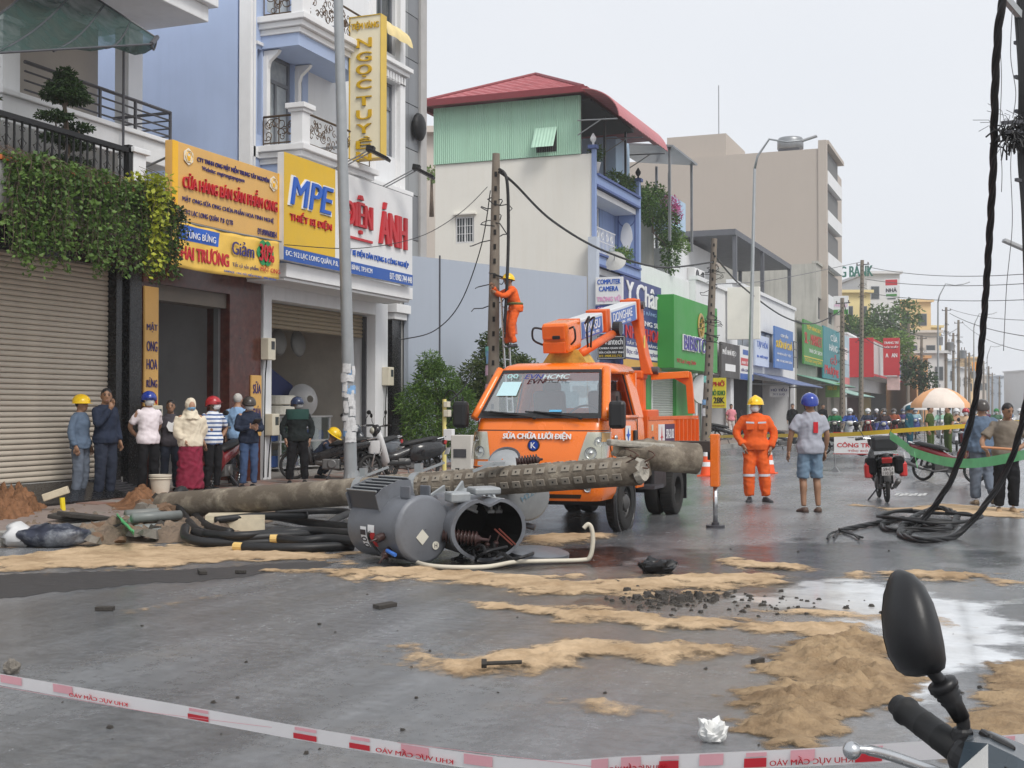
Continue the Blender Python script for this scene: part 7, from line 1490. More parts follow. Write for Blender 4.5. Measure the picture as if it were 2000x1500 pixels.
for pts,cx in(([(475,1068,.05),(458,1067,.05)],0),([(545,1052,.1),(528,1052,.1)],0)):mb=MB();mb.tube([G(*p)for p in pts],.046,10);mb.build('taped_end',M('tape_tan',srgb(215,180,110),.6,var=.1),t)
t=thing('conduit_pipes','grey plastic conduit pipes poking out from under the pole foot','pipe',G(300,1025),world=True)
for(a,b)in(((246,1005,.16),(352,998,.16)),((252,1022,.12),(352,1016,.12)),((265,1035,.07),(352,1028,.07)),((300,1042,.06),(360,1036,.06)),((258,1012,.2),(352,1006,.2))):
 mb=MB();mb.tube([G(*a),G(*b)],.06,12);mb.build('conduit',M('pvc_grey',srgb(120,124,122),.45,var=.15,dirt=.4),t,smooth=True)
t=thing('green_netting','torn green construction netting snagged on the grey conduits','netting',G(230,1020),world=True)
GNET=M('net_green',srgb(90,190,120),.7,var=.2,alpha=.75)
for k,(x0,x1,y0,y1,hh)in enumerate(((145,240,1010,1004,.08),(228,262,1000,1035,.25))):
 mb=MB();rnd=random.Random(k);mb.loft([[G(x0+(x1-x0)*i/10,y0+(y1-y0)*i/10+j*3,.05+hh*math.sin(j/4*PI)*rnd.uniform(.6,1.2))for i in range(11)]for j in range(5)],caps=False,closed=False);mb.build('net_sheet',GNET,t,smooth=True)
rnd=random.Random(77)
def chunk(mb,c,s,rnd,flat=.6):
 vs=[];n=7
 for z in(0,1):
  for k in range(n):a=2*PI*k/n+rnd.uniform(-.3,.3);r=s*rnd.uniform(.6,1.1)*(1-.35*z);vs.append(Vector(c)+Vector((r*math.cos(a),r*math.sin(a),s*flat*z*rnd.uniform(.7,1.2))))
 mb.add(vs,[tuple(range(n))[::-1],tuple(range(n,2*n))]+[(k,(k+1)%n,n+(k+1)%n,n+k)for k in range(n)])
RUBB=[M('rubble_grey',srgb(120,114,106),.9,var=.3,bump=.5),M('rubble_brown',srgb(120,95,75),.9,var=.3,bump=.5),M('rubble_dark',srgb(62,58,54),.9,var=.3,bump=.5)]
for k in range(46):
 px,py=rnd.uniform(130,330),rnd.uniform(1000,1060)
 if k>30:px,py=rnd.uniform(275,345),rnd.uniform(965,1000)
 mb=MB();chunk(mb,(0,0,0),rnd.uniform(.06,.16),rnd);o=mb.build('rubble_piece',rnd.choice(RUBB));o.location=G(px,py,.06 if k<=30 else.18);o.rotation_euler=(rnd.uniform(-.3,.3),rnd.uniform(-.3,.3),rnd.uniform(0,6));tag(o,'broken lump of concrete or asphalt in the rubble by the pole foot','rubble','rubble lumps at the pole foot')
for k,(px,py,w)in enumerate(((180,1018,.5),(165,1012,.4))):
 mb=MB();mb.prism([(-w,-.16),(-w*.3,-.2),(w*.9,-.12),(w,.1),(w*.1,.18),(-w*.8,.14)],(0,0,0),X_,Y_,Z_,.05);o=mb.build('asphalt_slab',RUBB[2],bevel=.01);o.location=G(px,py,.14+.05*k);o.rotation_euler=(.1,.14,.5+k);tag(o,['large torn asphalt plate beside the green netting','smaller asphalt plate stacked on the torn plate'][k],'slab')
t=thing('paint_bucket','dirty white bucket beside the small soil mound','bucket',G(313,968,SW));mb=MB();mb.lathe([(.13,0),(.165,.30),(.175,.30),(.175,.33),(.16,.33),(.155,.31),(.12,.02),(.0,.02)],24,cap=False);mb.build('bucket_body',M('bucket_white',srgb(205,196,180),.6,var=.1,dirt=.5,dcol=srgb(130,100,70)),t,auto=40);mb=MB();mb.torus((0,0,.27),Z_,.17,.008,24,5);mb.build('rim_band',BEIGE_BOX,t)
t=thing('wooden_box','pale wooden crate half buried under the black cables','crate',G(462,1035),rotz=.5);
for k in range(3):part(t,'plank',M('pale_wood',srgb(196,184,160),.7,var=.2,scale=6),(-.36,.36,-.21+k*.145,-.075+k*.145,.16,.2))
part(t,'side',MATS['pale_wood'],(-.36,.36,-.22,-.19,.0,.158),bevel=.005)
t=thing('yellow_hammer','yellow tool with wooden block dropped on the pavement','tool',G(124,1004,.1),rotz=.3);mb=MB();mb.tube([(0,0,0),(-.02,0,.22)],.035,8);mb.build('grip',M('tool_yellow',srgb(230,205,40),.4),t);mb=MB();mb.obox((-.12,.03,.27),(1,.2,.35),(-.2,1,0),(-.35,0,1),(.34,.12,.1));mb.build('block',MATS['pale_wood'],t,bevel=.01)
t=thing('plastic_bag','crumpled navy and white plastic sack lying by the gutter','bag',G(100,1068));rnd=random.Random(6)
mb=MB();mb.sph((0,0,.1),(.42,.2,.13),26,14);mb.v=[tuple(Vector(v)*(1+.22*mnoise.noise(Vector(v)*9))+Vector((0,0,.015)))for v in mb.v];mb.build('sack',M('sack_navy',srgb(44,48,62),.35,var=.6,scale=5,dirt=.7,dcol=srgb(190,194,198),dscale=3.5),t,smooth=True).rotation_euler=(0,0,.35)
mb=MB();mb.lathe([(.10,-.06),(.13,.09),(.145,.02),(.11,-.14)],18,(-.36,-.12,.12),(-.9,-.25,.15),cap=False);mb.v=[tuple(Vector(v)+Vector((.05,.05,.04))*mnoise.noise(Vector(v)*16))for v in mb.v];mb.build('open_mouth',M('sack_white',(.6,.6,.6),.5,var=.1),t,smooth=True)
# scattered debris on the road
rnd=random.Random(15)
mb=MB()
for k in range(330):
 z=rnd.random()
 if z<.6:px,py=rnd.gauss(1320,60),rnd.gauss(1170,10)
 elif z<.8:px,py=rnd.gauss(1500,110),rnd.gauss(1180,12)
 else:px,py=rnd.uniform(100,1990),rnd.uniform(1070,1480)
 if py<1060:continue
 chunk(mb,G(px,py,.003),rnd.uniform(.006,.03)*(1 if z<.8 else.7),rnd)
tag(mb.build('asphalt_crumbs',RUBB[2]),'scatter of small dark asphalt crumbs over the wet road','debris',kind='stuff')
for k,(px,py,s)in enumerate(((1245,1170,.06),(1265,1163,.05),(1290,1168,.07),(1330,1172,.06),(1365,1165,.06),(1395,1172,.05),(1345,1160,.04),(1225,1155,.05),(1205,1140,.05),(1420,1162,.04))):
 mb=MB();chunk(mb,(0,0,0),s,rnd);o=mb.build('asphalt_lump',RUBB[2]);o.location=G(px,py,.003);tag(o,'dark asphalt lump in the row of rubble between the sand streaks','rubble','asphalt lumps on the wet road')
def lumpy(name,label,cat,c,r,m,amp=.35,fr=6.,seed=0):
 mb=MB();mb.sph((0,0,r[2]*.8),r,22,14);mb.v=[tuple(Vector(v)*(1+amp*mnoise.noise(Vector(v)/max(r)*fr*.3+Vector((seed,0,0)))+.12*mnoise.noise(Vector(v)/max(r)*fr+Vector((seed,3,0)))))for v in mb.v];o=mb.build(name,m,smooth=False);o.location=c;return tag(o,label,cat)
lumpy('black_bag','crumpled black plastic bag on the road before the sand line','bag',G(1284,1120),(.17,.12,.07),M('bin_bag',(.008,.008,.009),.3,var=.3),.5,8,2)
lumpy('crushed_bottle','white crumpled plastic lump beside the sand heap','litter',G(1392,1448),(.06,.06,.055),M('crushed_white',(.7,.7,.68),.3,var=.1),.5,7,4)
lumpy('grey_stone','pale grey stone fragment just behind the barrier tape','stone',G(22,1316),(.05,.04,.04),RUBB[0],.4,6,5)
t=thing('rusty_bolt','long dark bolt lying on the sand streak','bolt',G(985,1299,.05),rotz=.4);mb=MB();mb.tube([(-.1,0,.01),(.1,.01,.015)],.012,8);mb.build('shank',RUBB[2],t);mb=MB();mb.cyl((-.13,0,.01),(-.1,0,.01),.028,n=6);mb.build('head',RUBB[2],t)
for k,(px,py,w)in enumerate(((205,1192,.07),(752,1186,.1),(395,1120,.1),(470,1120,.05),(1480,1296,.05))):
 mb=MB();mb.obox((0,0,.015),(1,.3,0),(-.3,1,.1),Z_,(w*2,w*.7,.03));o=mb.build('debris_scrap',RUBB[2],bevel=.004);o.location=G(px,py,.004);o.rotation_euler=(0,0,k);tag(o,['blocky black scrap alone on the open road left of the tape','flat brown scrap lying near the sand streak tip','long black scrap on the fresh asphalt strip edge','little black scrap close to the long black one','small black scrap between streak and heap'][k],'debris')
# ------------------------------------------------------------------ people
def cloth_mat(name,col,var=.12,rough=.85,stripes=None):
 if name in MATS:return MATS[name]
 m=M(name,col,rough,var=var,scale=5,bump=.35,bscale=14,spec=.25)
 if stripes:
  nt=m.node_tree;b=nt.nodes['Principled BSDF'];tc=nd(nt,'ShaderNodeTexCoord');w=nd(nt,'ShaderNodeTexWave');w.bands_direction='Z';w.inputs['Scale'].default_value=4.6;w.inputs['Distortion'].default_value=.6;nt.links.new(tc.outputs['Object'],w.inputs['Vector'])
  r=nd(nt,'ShaderNodeValToRGB');r.color_ramp.interpolation='CONSTANT';e=r.color_ramp.elements;e[0].color=(*col,1);e[1].position=.62;e[1].color=(*stripes[0],1);x=e.new(.82);x.color=(*stripes[1],1);nt.links.new(w.outputs['Fac'],r.inputs[0]);nt.links.new(r.outputs[0],b.inputs['Base Color'])
 return m
SKIN=M('skin',(.40,.225,.145),.5,var=.06,scale=8);SKIN_D=M('skin_tan',(.30,.165,.10),.5,var=.08,scale=8);HAIR=M('black_hair',(.012,.010,.010),.5,var=.2);HAIRW=M('grey_hair',(.5,.48,.45),.6,var=.2,scale=30);MASKW=M('mask_white',(.72,.72,.72),.7,var=.04);MASKB=M('mask_blue',srgb(120,170,205),.7,var=.04);EYEM=M('eye_dark',(.02,.015,.012),.3);LIPM=M('lip',(.22,.09,.075),.5)
def person(label,loc,face,H,shirt,pants,shoes=(.03,.03,.035),sleeve=1.0,leg=1.0,pose={},hat=None,hair=True,mask=None,look=0.,nod=0.,skin=None,loose=0.,group=None,extra=None,vox=.016,skirt=None,hood=None,at=None,base=None):
 loc=Vector(loc);v=loc-EYE;v.z=0;v.normalize();d=-v*math.cos(R(face))+Vector((v.y,-v.x,0))*math.sin(R(face))
 root=thing('person',label,'person',loc,math.atan2(-d.x,d.y),group);s=H/1.68;skin=skin or SKIN
 J=dict(pel=(0,0,.92),chest=(0,.0,1.24),neck=(0,-.01,1.42),head=(0,.02,1.54))
 for k,g in(('R',1),('L',-1)):J.update({'sh'+k:(g*.165,-.005,1.335),'el'+k:(g*.235,-.03,1.09),'wr'+k:(g*.235,.05,.86),'hp'+k:(g*.085,0,.89),'kn'+k:(g*.10,.02,.48),'an'+k:(g*.105,-.025,.085)})
 J.update(pose);J={k:Vector(q)*s for k,q in J.items()}
 sp=lambda q:J['pel'].lerp(J['chest'],q)if q<=1 else J['chest'].lerp(J['neck'],q-1)
 up_=(J['shR']-J['shL']).normalized()
 def torso(mb,f,lo,hi,cuff=0.):
  qs=[(-.28,.105,.15),(0,.118,.165),(.35,.108,.15),(.75,.115,.16),(1.0,.12,.165),(1.45,.10,.158),(1.75,.08,.108),(1.98,.064,.072),(2.12,.05,.055)]
  P=[(q,a,b)for q,a,b in qs if lo<=q<=hi];mb.tube([sp(q)if q>=0 else J['pel']+Z_*(q*.33*s)for q,a,b in P],[((a+f+(.02 if f and q<.2 else 0))*s,(b+f+(.02 if f and q<.2 else 0))*s)for q,a,b in P],18)
 def limb(mb,pts,rs):mb.tube(spline(pts,4),[x for i in range(len(rs)-1)for x in np.linspace(rs[i]*s,rs[i+1]*s,5)[:-1]]+[rs[-1]*s],12)
 hd=J['head'];rot=Matrix.Rotation(R(-look),3,'Z')@Matrix.Rotation(R(-nod),3,'X');Hd=lambda x,y,z:hd+rot@(Vector((x,y,z))*s);A3=tuple(rot@q for q in(X_,Y_,Z_))
 body=MB();torso(body,0,-.28,2.12);limb(body,[J['neck']-Z_*.06*s,J['neck'],hd],[.062,.056,.054]);body.sph(hd+rot@Vector((0,0,.015*s)),(.076*s,.094*s,.108*s),16,12,A3);body.sph(Hd(0,.03,-.055),(.058*s,.066*s,.06*s),12,8,A3);body.sph(Hd(0,.1,-.012),(.014*s,.022*s,.026*s),8,6,A3)
 for g in(-1,1):body.sph(Hd(g*.078,-.005,-.005),(.012*s,.024*s,.032*s),8,6,A3)
 for k in 'RL':
  limb(body,[J['sh'+k],J['el'+k],J['wr'+k]],[.05,.042,.03]);body.sph(J['sh'+k],.048*s,10,8);limb(body,[J['hp'+k],J['kn'+k],J['an'+k]],[.082,.056,.036]);body.tube([J['kn'+k].lerp(J['an'+k],.08),J['kn'+k].lerp(J['an'+k],.3)-Y_*.012*s,J['kn'+k].lerp(J['an'+k],.6)],[.05*s,.056*s,.042*s],10)
 hands=MB()
 for k,g in(('R',1),('L',-1)):
  w0=J['wr'+k];fd=(w0-J['el'+k]).normalized();hx=pose.get('hand'+k);fd=Vector(hx).normalized()if hx else fd;sd=fd.cross(Y_ if abs(fd.y)<.8 else Z_).normalized();pn=sd.cross(fd).normalized()
  if abs(pn.x)>abs(sd.x):sd,pn=pn,sd
  hands.tube([w0-fd*.015*s,w0+fd*.03*s,w0+fd*.09*s],[(.022*s,.028*s),(.018*s,.040*s),(.014*s,.042*s)],10)
  side=pn
  for i,L in enumerate((.066,.075,.07,.054)):
   b=w0+fd*.085*s+side*((i-1.5)*.021*s);e1=b+(fd+sd*.15*g)*L*.5*s;e2=e1+(fd*.75+sd*-.55*g)*L*.5*s;hands.tube([b,e1,e2],[.0105*s,.0095*s,.007*s],6)
  b=w0+fd*.03*s-side*.03*s;hands.tube([b,b+(fd*.7-side*.7)*.035*s,b+(fd*1.0-side*.5)*.065*s],[.013*s,.011*s,.008*s],6)
 def fuse(nm,mb_,mat,vx,ex=None,wr=0.):
  me=mb_.mesh(nm);o=bpy.data.objects.new('tmp',me);C.objects.link(o);md=o.modifiers.new('r','REMESH');md.mode='VOXEL';md.voxel_size=vx;sm=o.modifiers.new('s','SMOOTH');sm.iterations=2;sm.factor=.5
  def fin(me0):
   n=len(me0.vertices);co=np.empty(n*3,np.float32);me0.vertices.foreach_get('co',co);co=co.reshape(-1,3)
   if wr:
    no=np.empty(n*3,np.float32);me0.vertices.foreach_get('normal',no);no=no.reshape(-1,3);sd_=loc.x*7
    co+=no*np.array([wr*(.9-2.6*abs(mnoise.noise(Vector((p[0]*9+sd_,p[1]*9,p[2]*6+p[0]*5))))+.7*mnoise.noise(Vector((p[0]*7,p[1]*7+sd_,p[2]*24-p[0]*9))))for p in co.tolist()],np.float32)[:,None]
   vs_=co.tolist();fs_=[tuple(p.vertices)for p in me0.polygons]
   if ex:b0=len(vs_);vs_+=[tuple(q)for q in ex.v];fs_+=[tuple(i+b0 for i in f)for f in ex.f]
   m2=bpy.data.meshes.new(nm);m2.from_pydata(vs_,[],fs_);m2.materials.append(mat);m2.shade_smooth();bpy.data.meshes.remove(me0);ob=bpy.data.objects.new(nm,m2);C.objects.link(ob);ob.parent=root
  FUSED.append((o,fin))
 fuse('body',body,skin,vox,hands)
 sh=MB();fl=.016+loose;torso(sh,fl*.8,-.28,2.0)
 for k in 'RL':
  S_,E_,W_=J['sh'+k],J['el'+k],J['wr'+k];sh.sph(S_-Z_*.012*s,(.058+loose*.5)*s,12,8)
  if sleeve>=1:limb(sh,[S_,E_,E_.lerp(W_,.93)],[.058+loose*.6,.052+loose*.6,.040+loose*.6])
  else:limb(sh,[S_,S_.lerp(E_,sleeve*.55),S_.lerp(E_,sleeve*1.05)],[.058,.062+loose*.5,.066+loose])
 if not skirt or hood is None:fuse('shirt',sh,shirt,vox,None,.009)
 if hood is not None:
  hm=MB();torso(hm,.035,-.28,2.1);hm.sph(hd+Z_*.01*s,(.098*s,.112*s,.128*s),16,12);hm.tube([hd-Z_*.05*s,J['neck'],J['chest']+Z_*.05],[(.09*s,.09*s),(.12*s,.14*s),(.14*s,.21*s)],16)
  for k in 'RL':limb(hm,[J['sh'+k],J['el'+k],J['wr'+k]],[.09,.09,.07])
  fuse('head_covering',hm,hood,vox,None,.012);mb=MB();mb.sph(Hd(0,.088,-.005),(.058*s,.045*s,.082*s),14,10,A3);mb.build('face',skin,root,smooth=True)
 if skirt:
  mb=MB();mb.tube([J['pel']+Z_*.12*s,J['pel'],J['pel']-Z_*.4*s,Vector((0,0,.10*s))],[(.13*s,.17*s),(.15*s,.19*s),(.16*s,.21*s),(.17*s,.24*s)],22);fuse('skirt',mb,skirt,.02,None,.022)
 else:
  tr=MB();tr.tube([J['pel']+(J['chest']-J['pel'])*.22,J['pel'],J['pel']-Z_*.09*s],[(.125*s,.168*s),(.132*s,.18*s),(.11*s,.165*s)],16)
  for k in 'RL':
   h_,k_,a_=J['hp'+k],J['kn'+k],J['an'+k]
   if leg>=1:limb(tr,[h_,k_,a_+(k_-a_)*.04],[.098+loose*.5,.072+loose,.056+loose])
   else:limb(tr,[h_,h_.lerp(k_,.6),h_.lerp(k_,leg*1.6 if leg<.63 else 1.02)],[.1,.088,.088])
  fuse('trousers',tr,pants,vox,None,.010)
 sm_=M('shoe_%d_%d'%(int(shoes[0]*100),int(shoes[2]*100)),shoes,.6,var=.2)
 for k,g in(('R',1),('L',-1)):
  a=J['an'+k];td=Vector(pose.get('toe'+k,(g*.18,1,0))).normalized();sd=td.cross(Z_).normalized();u=sd.cross(td);mb=MB()
  prof=[(-.075,.034,.062),(-.05,.042,.075),(0,.044,.07),(.06,.046,.05),(.12,.044,.04),(.165,.03,.026)];z0=a-Z_*.085*s
  mb.loft([[z0+td*y*s+sd*x*w*s+u*z*h_*s for x,z in((-1,0),(-1,.5),(-.6,1),(.6,1),(1,.5),(1,0))]for y,w,h_ in prof]);mb.build('shoe',sm_,root,smooth=True)
 # head dress, face
 if hair and hood is None:
  mb=MB();mb.sph(Hd(0,-.012,.032),(.083*s,.096*s,.098*s),18,12,A3);q=MB();keep=[i for i,v_ in enumerate(mb.v)if(rot.transposed()@(Vector(v_)-hd)).z/s>(.045 if(rot.transposed()@(Vector(v_)-hd)).y/s>.03 else-.05)];kp=set(keep);q.v=mb.v;q.f=[f for f in mb.f if all(i in kp for i in f)];q.m=[0]*len(q.f);q.build('hair',hair if not isinstance(hair,bool)else HAIR,root,smooth=True)
 if hat:
  kind,hm=hat;mb=MB()
  if kind=='hard':
   dome=lambda a,b:Hd(.126*math.sin(a)*math.cos(b),.146*math.sin(a)*math.sin(b)-.005,.035+.128*math.cos(a))
   mb.loft([[dome(a,b)for b in np.linspace(0,2*PI,25)[:-1]]for a in np.linspace(.02,PI/2,9)],caps=False);mb.loft([[Hd((.126+o)*math.cos(b),(.146+o+(.05*max(0,math.sin(b))**2 if o else 0))*math.sin(b)-.005,.035-(.012 if o else 0))for b in np.linspace(0,2*PI,25)[:-1]]for o in(0,.012,.014)],caps=False);o=mb.build('hard_hat',hm,root,smooth=True);mb=MB();mb.tube([dome(a,PI/2)+A3[2]*.004 for a in np.linspace(-1.4,1.4,15)],(.012*s),6);mb.build('ridge',hm,o,smooth=True)
  else:
   dome=lambda a,b:Hd(.126*math.sin(a)*math.cos(b),.145*math.sin(a)*math.sin(b)-.012,.02+.13*math.cos(a))
   mb.loft([[dome(a,b)-(A3[2]*(.045*s*max(0,-math.sin(b)))if a>1.45 else Vector())for b in np.linspace(0,2*PI,25)[:-1]]for a in list(np.linspace(.02,PI/2,8))+[1.75]],caps=False);o=mb.build('helmet',hm,root,smooth=True);mb=MB();mb.loft([[Hd(.10*math.cos(b),.11*math.sin(b)+.02+e*.05,.045-e*.012)for b in np.linspace(.5,PI-.5,10)]for e in(0,1)],caps=False,closed=False);mb.build('visor',hm,o,smooth=True)
   mb=MB();mb.tube([Hd(-.085,0,.0),Hd(-.065,.02,-.08),Hd(0,.03,-.115),Hd(.065,.02,-.08),Hd(.085,0,.0)],.006*s,5);mb.build('chin_strap',BPL,o)
 if mask:
  mb=MB();mb.loft([[Hd(w*math.sin(t_),.03+dp*math.cos(t_),z)for t_ in np.linspace(-1.45,1.45,11)]for z,w,dp in((.012,.064,.078),(-.012,.074,.098),(-.035,.076,.105),(-.065,.070,.088),(-.092,.052,.06))],caps=False,closed=False);o=mb.build('face_mask',mask,root,smooth=True);mb=MB()
  for g in(-1,1):mb.tube([Hd(g*.07,.04,-.01),Hd(g*.082,-.005,.01)],.003*s,4);mb.tube([Hd(g*.07,.04,-.07),Hd(g*.082,-.01,-.02)],.003*s,4)
  mb.build('ear_loop',mask,o)
 else:mb=MB();mb.sph(Hd(0,.088,-.062),(.024*s,.012*s,.008*s),10,6,A3);mb.build('mouth',LIPM,root)
 for g in(-1,1):mb=MB();mb.sph(Hd(g*.032,.083,.018),(.014*s,.012*s,.007*s),8,6,A3);mb.build('eye',EYEM,root);mb=MB();mb.tube([Hd(g*.014,.092,.036),Hd(g*.034,.09,.041),Hd(g*.052,.076,.036)],.0045*s,5);mb.build('eyebrow',HAIR,root)
 return root,J,Hd
def pfoot(px,t,z=SW):p=DP(px,800,t);return Vector((p.x,p.y,z))
DEN=cloth_mat('denim_blue',srgb(94,110,130));DEN_P=cloth_mat('denim_trousers',srgb(98,106,118));NAVY=cloth_mat('navy_cloth',srgb(40,48,66));NAVYJ=cloth_mat('navy_jeans',srgb(44,50,64));BLK=cloth_mat('black_cloth',srgb(26,26,29));WHT=cloth_mat('pink_white_shirt',srgb(232,222,226),.05);GRT=cloth_mat('charcoal_tee',srgb(70,66,72));CREAMC=cloth_mat('cream_veil',srgb(222,210,188),.05);MARO=cloth_mat('maroon_skirt',srgb(130,40,62));STR=cloth_mat('striped_polo',srgb(225,228,232),stripes=(srgb(120,150,195),srgb(60,80,130)));JEAN=cloth_mat('blue_jeans',srgb(66,86,120));SKYS=cloth_mat('skyblue_shirt',srgb(140,172,208));GRNJ=cloth_mat('green_black_jacket',srgb(34,40,40));ORGC=cloth_mat('orange_workwear',srgb(226,98,42),.1);GREYT=cloth_mat('grey_tee',srgb(160,162,172),.06);SHORT=cloth_mat('denim_shorts',srgb(112,134,154));OLIV=cloth_mat('olive_polo',srgb(126,116,104));OFFG=cloth_mat('police_green',srgb(70,86,44));PINK=cloth_mat('pink_tee',srgb(220,140,150));TEALC=cloth_mat('teal_uniform',srgb(40,84,98))
HY=M('helmet_yellow',srgb(238,196,28),.3,var=.05,coat=.3);HB=M('helmet_blue',srgb(36,60,150),.2,var=.05,coat=.5);HR=M('helmet_red',srgb(170,40,48),.3,var=.05,coat=.3);HD=M('helmet_dark',srgb(62,56,52),.3,var=.2,coat=.3);HN=M('helmet_navy',srgb(48,60,88),.25,var=.1,coat=.4);HW=M('helmet_white',(.65,.65,.65),.3,var=.05)
g1='bystanders at the shop fronts';relax={}
person('man in faded denim and yellow hard hat standing by the shutter',pfoot(157,19.3),62,1.55,DEN,DEN_P,(.06,.065,.08),hat=('hard',HY),hair=True,look=-8,skin=SKIN_D,loose=.012,group=g1)
person('bareheaded man in navy jacket holding his chin before the black column',pfoot(206,19.5),40,1.69,NAVY,NAVYJ,(.16,.12,.08),look=35,pose=dict(elR=(.22,.10,1.12),wrR=(.05,.17,1.36),handR=(-.3,.2,1)),loose=.012,group=g1,skin=SKIN_D)
person('man in white short-sleeved shirt with blue helmet and white mask',pfoot(290,20.3),25,1.64,WHT,BLK,sleeve=.72,hat=('bike',HB),mask=MASKW,look=10,pose=dict(elR=(.25,-.14,1.1),wrR=(.08,-.2,.93),elL=(-.25,-.14,1.1),wrL=(-.08,-.2,.92)),group=g1)
r,J,Hd=person('bareheaded man in dark printed tee with his mask under the chin',pfoot(333,21.0),10,1.52,GRT,NAVYJ,sleeve=.6,look=15,group=g1,skin=SKIN_D)
mb=MB();rnd=random.Random(2);mb.prism([(-.09,-.06),(-.03,-.1),(.05,-.08),(.09,.0),(.06,.08),(0,.05),(-.04,.09),(-.09,.04)],(0,.148,1.08),X_,Z_,Y_,.004);mb.build('shirt_print',WHITE_T,r)
person('woman in cream head veil and maroon skirt wearing a blue mask',pfoot(372,20.5),12,1.54,CREAMC,MARO,(.25,.18,.14),hood=CREAMC,skirt=MARO,mask=MASKB,hair=False,group=g1,pose=dict(elL=(-.22,-.04,1.1),wrL=(-.12,-.1,.92),elR=(.22,0,1.1),wrR=(.14,.1,.95)))
person('man in blue-striped polo and red helmet with hand on hip',pfoot(416,21.2),38,1.57,STR,BLK,sleeve=.8,hat=('bike',HR),mask=MASKW,look=-25,pose=dict(elL=(-.36,-.10,1.12),wrL=(-.17,.02,.95),elR=(.25,-.05,1.1)),group=g1,skin=SKIN_D)
person('white-haired man in sky-blue shirt turned to the marble pillar',pfoot(464,23.3),160,1.66,SKYS,NAVYJ,sleeve=.8,hair=HAIRW,group=g1)
r,J,Hd=person('man in navy sweater and dark helmet reading his phone',pfoot(486,22.0),22,1.57,NAVY,JEAN,hat=('bike',HD),mask=MASKW,look=14,nod=16,pose=dict(elR=(.24,.02,1.1),wrR=(.05,.25,1.12),elL=(-.24,.02,1.1),wrL=(-.05,.25,1.10),handR=(-.5,.8,.3),handL=(.5,.8,.3)),group=g1)
mb=MB();mb.obox((0,.36,1.15),X_,(0,1,.6),(0,-.6,1),(.13,.16,.012));o=mb.build('phone',BPL,None,bevel=.004);o.parent=None;o.matrix_world=r.matrix_basis if False else Matrix.Translation(r.location)@Matrix.Rotation(r.rotation_euler.z,4,'Z');tag(o,'dark phone held by the man in the navy sweater','phone')
r,J,Hd=person('man in black and dark green jacket with navy helmet and grey mask',pfoot(581,23.2),8,1.58,GRNJ,BLK,hat=('bike',HN),mask=M('mask_grey',(.35,.35,.35),.7),look=-28,loose=.014,pose=dict(knR=(.13,.05,.48),knL=(-.13,.02,.48),anR=(.15,0,.085),anL=(-.15,0,.085),elL=(-.28,-.03,1.1),elR=(.28,-.03,1.1)),group=g1)
mb=MB();mb.tube([(0,0,1.17),(0,-.005,1.30),(0,-.005,1.36)],[(.150,.208),(.148,.215),(.125,.205)],18,caps=False);mb.build('green_yoke',cloth_mat('dark_green',srgb(44,74,68)),r,smooth=True)
person('crouching worker in navy with yellow hard hat behind the parked motorbikes',pfoot(622,25.2),70,1.6,NAVY,NAVYJ,hat=('hard',HY),nod=35,pose=dict(pel=(0,-.1,.38),chest=(0,.16,.62),neck=(0,.26,.76),head=(0,.33,.88),shR=(.18,.22,.70),shL=(-.18,.22,.70),elR=(.24,.38,.52),elL=(-.24,.38,.52),wrR=(.14,.52,.42),wrL=(-.14,.52,.42),hpR=(.09,-.08,.36),hpL=(-.09,-.08,.36),knR=(.18,.28,.46),knL=(-.18,.28,.46),anR=(.14,.05,.085),anL=(-.14,.05,.085)),group=g1)
# lineman on the pole
lz=DP(1000,678,28.0).z;lp=DP(1001,800,28.0);LF=Vector((lp.x,lp.y,lz))
r,J,Hd=person('lineman in orange overalls and yellow hard hat working on the utility pole',LF,-70,1.62,ORGC,ORGC,hat=('hard',HY),look=-10,nod=-8,loose=.016,skin=SKIN_D,pose=dict(pel=(0,-.08,.90),chest=(0,.02,1.20),neck=(0,.06,1.38),head=(0,.10,1.51),shR=(.165,.05,1.30),shL=(-.165,.05,1.30),elR=(.24,.26,1.22),wrR=(.12,.42,1.36),elL=(-.24,.28,1.14),wrL=(-.10,.44,1.22),knR=(.1,.12,.50),anR=(.1,.06,.085),knL=(-.1,.06,.48),anL=(-.1,.0,.085),hpR=(.085,-.06,.87),hpL=(-.085,-.06,.87)))
mb=MB();mb.tube([Vector((.17*math.cos(a),-.06+.15*math.sin(a),.95))for a in np.linspace(0,2*PI,21)],.03,6);mb.build('tool_belt',M('belt_webbing',srgb(96,104,60),.8,var=.4,scale=20),r);mb=MB();mb.tube([(.2,-.1,.92),(.24,-.14,.6),(.2,-.16,.3)],.035,6);mb.build('rope_tail',M('rope_pink',srgb(190,120,110),.8),r)
t=thing('ladder','aluminium ladder leaning on the utility pole under the lineman','ladder',p1b+Vector((.9,-.2,0)),world=True);la,lb_=DP(1002,845,27.6),DP(984,575,28.1);la.z=SW;wv=_cr*.16-_cf0*.05;wv=_cf0*.18+_cr*.06
for sg in(-1,1):mb=MB();mb.bar(la+wv*sg,lb_+wv*sg,.05,.03);mb.build('rail',CHR,t)
for k in range(13):c=la.lerp(lb_,(k+.5)/13.5);mb=MB();mb.cyl(c-wv,c+wv,.015,n=6);mb.build('rung',CHR,t)
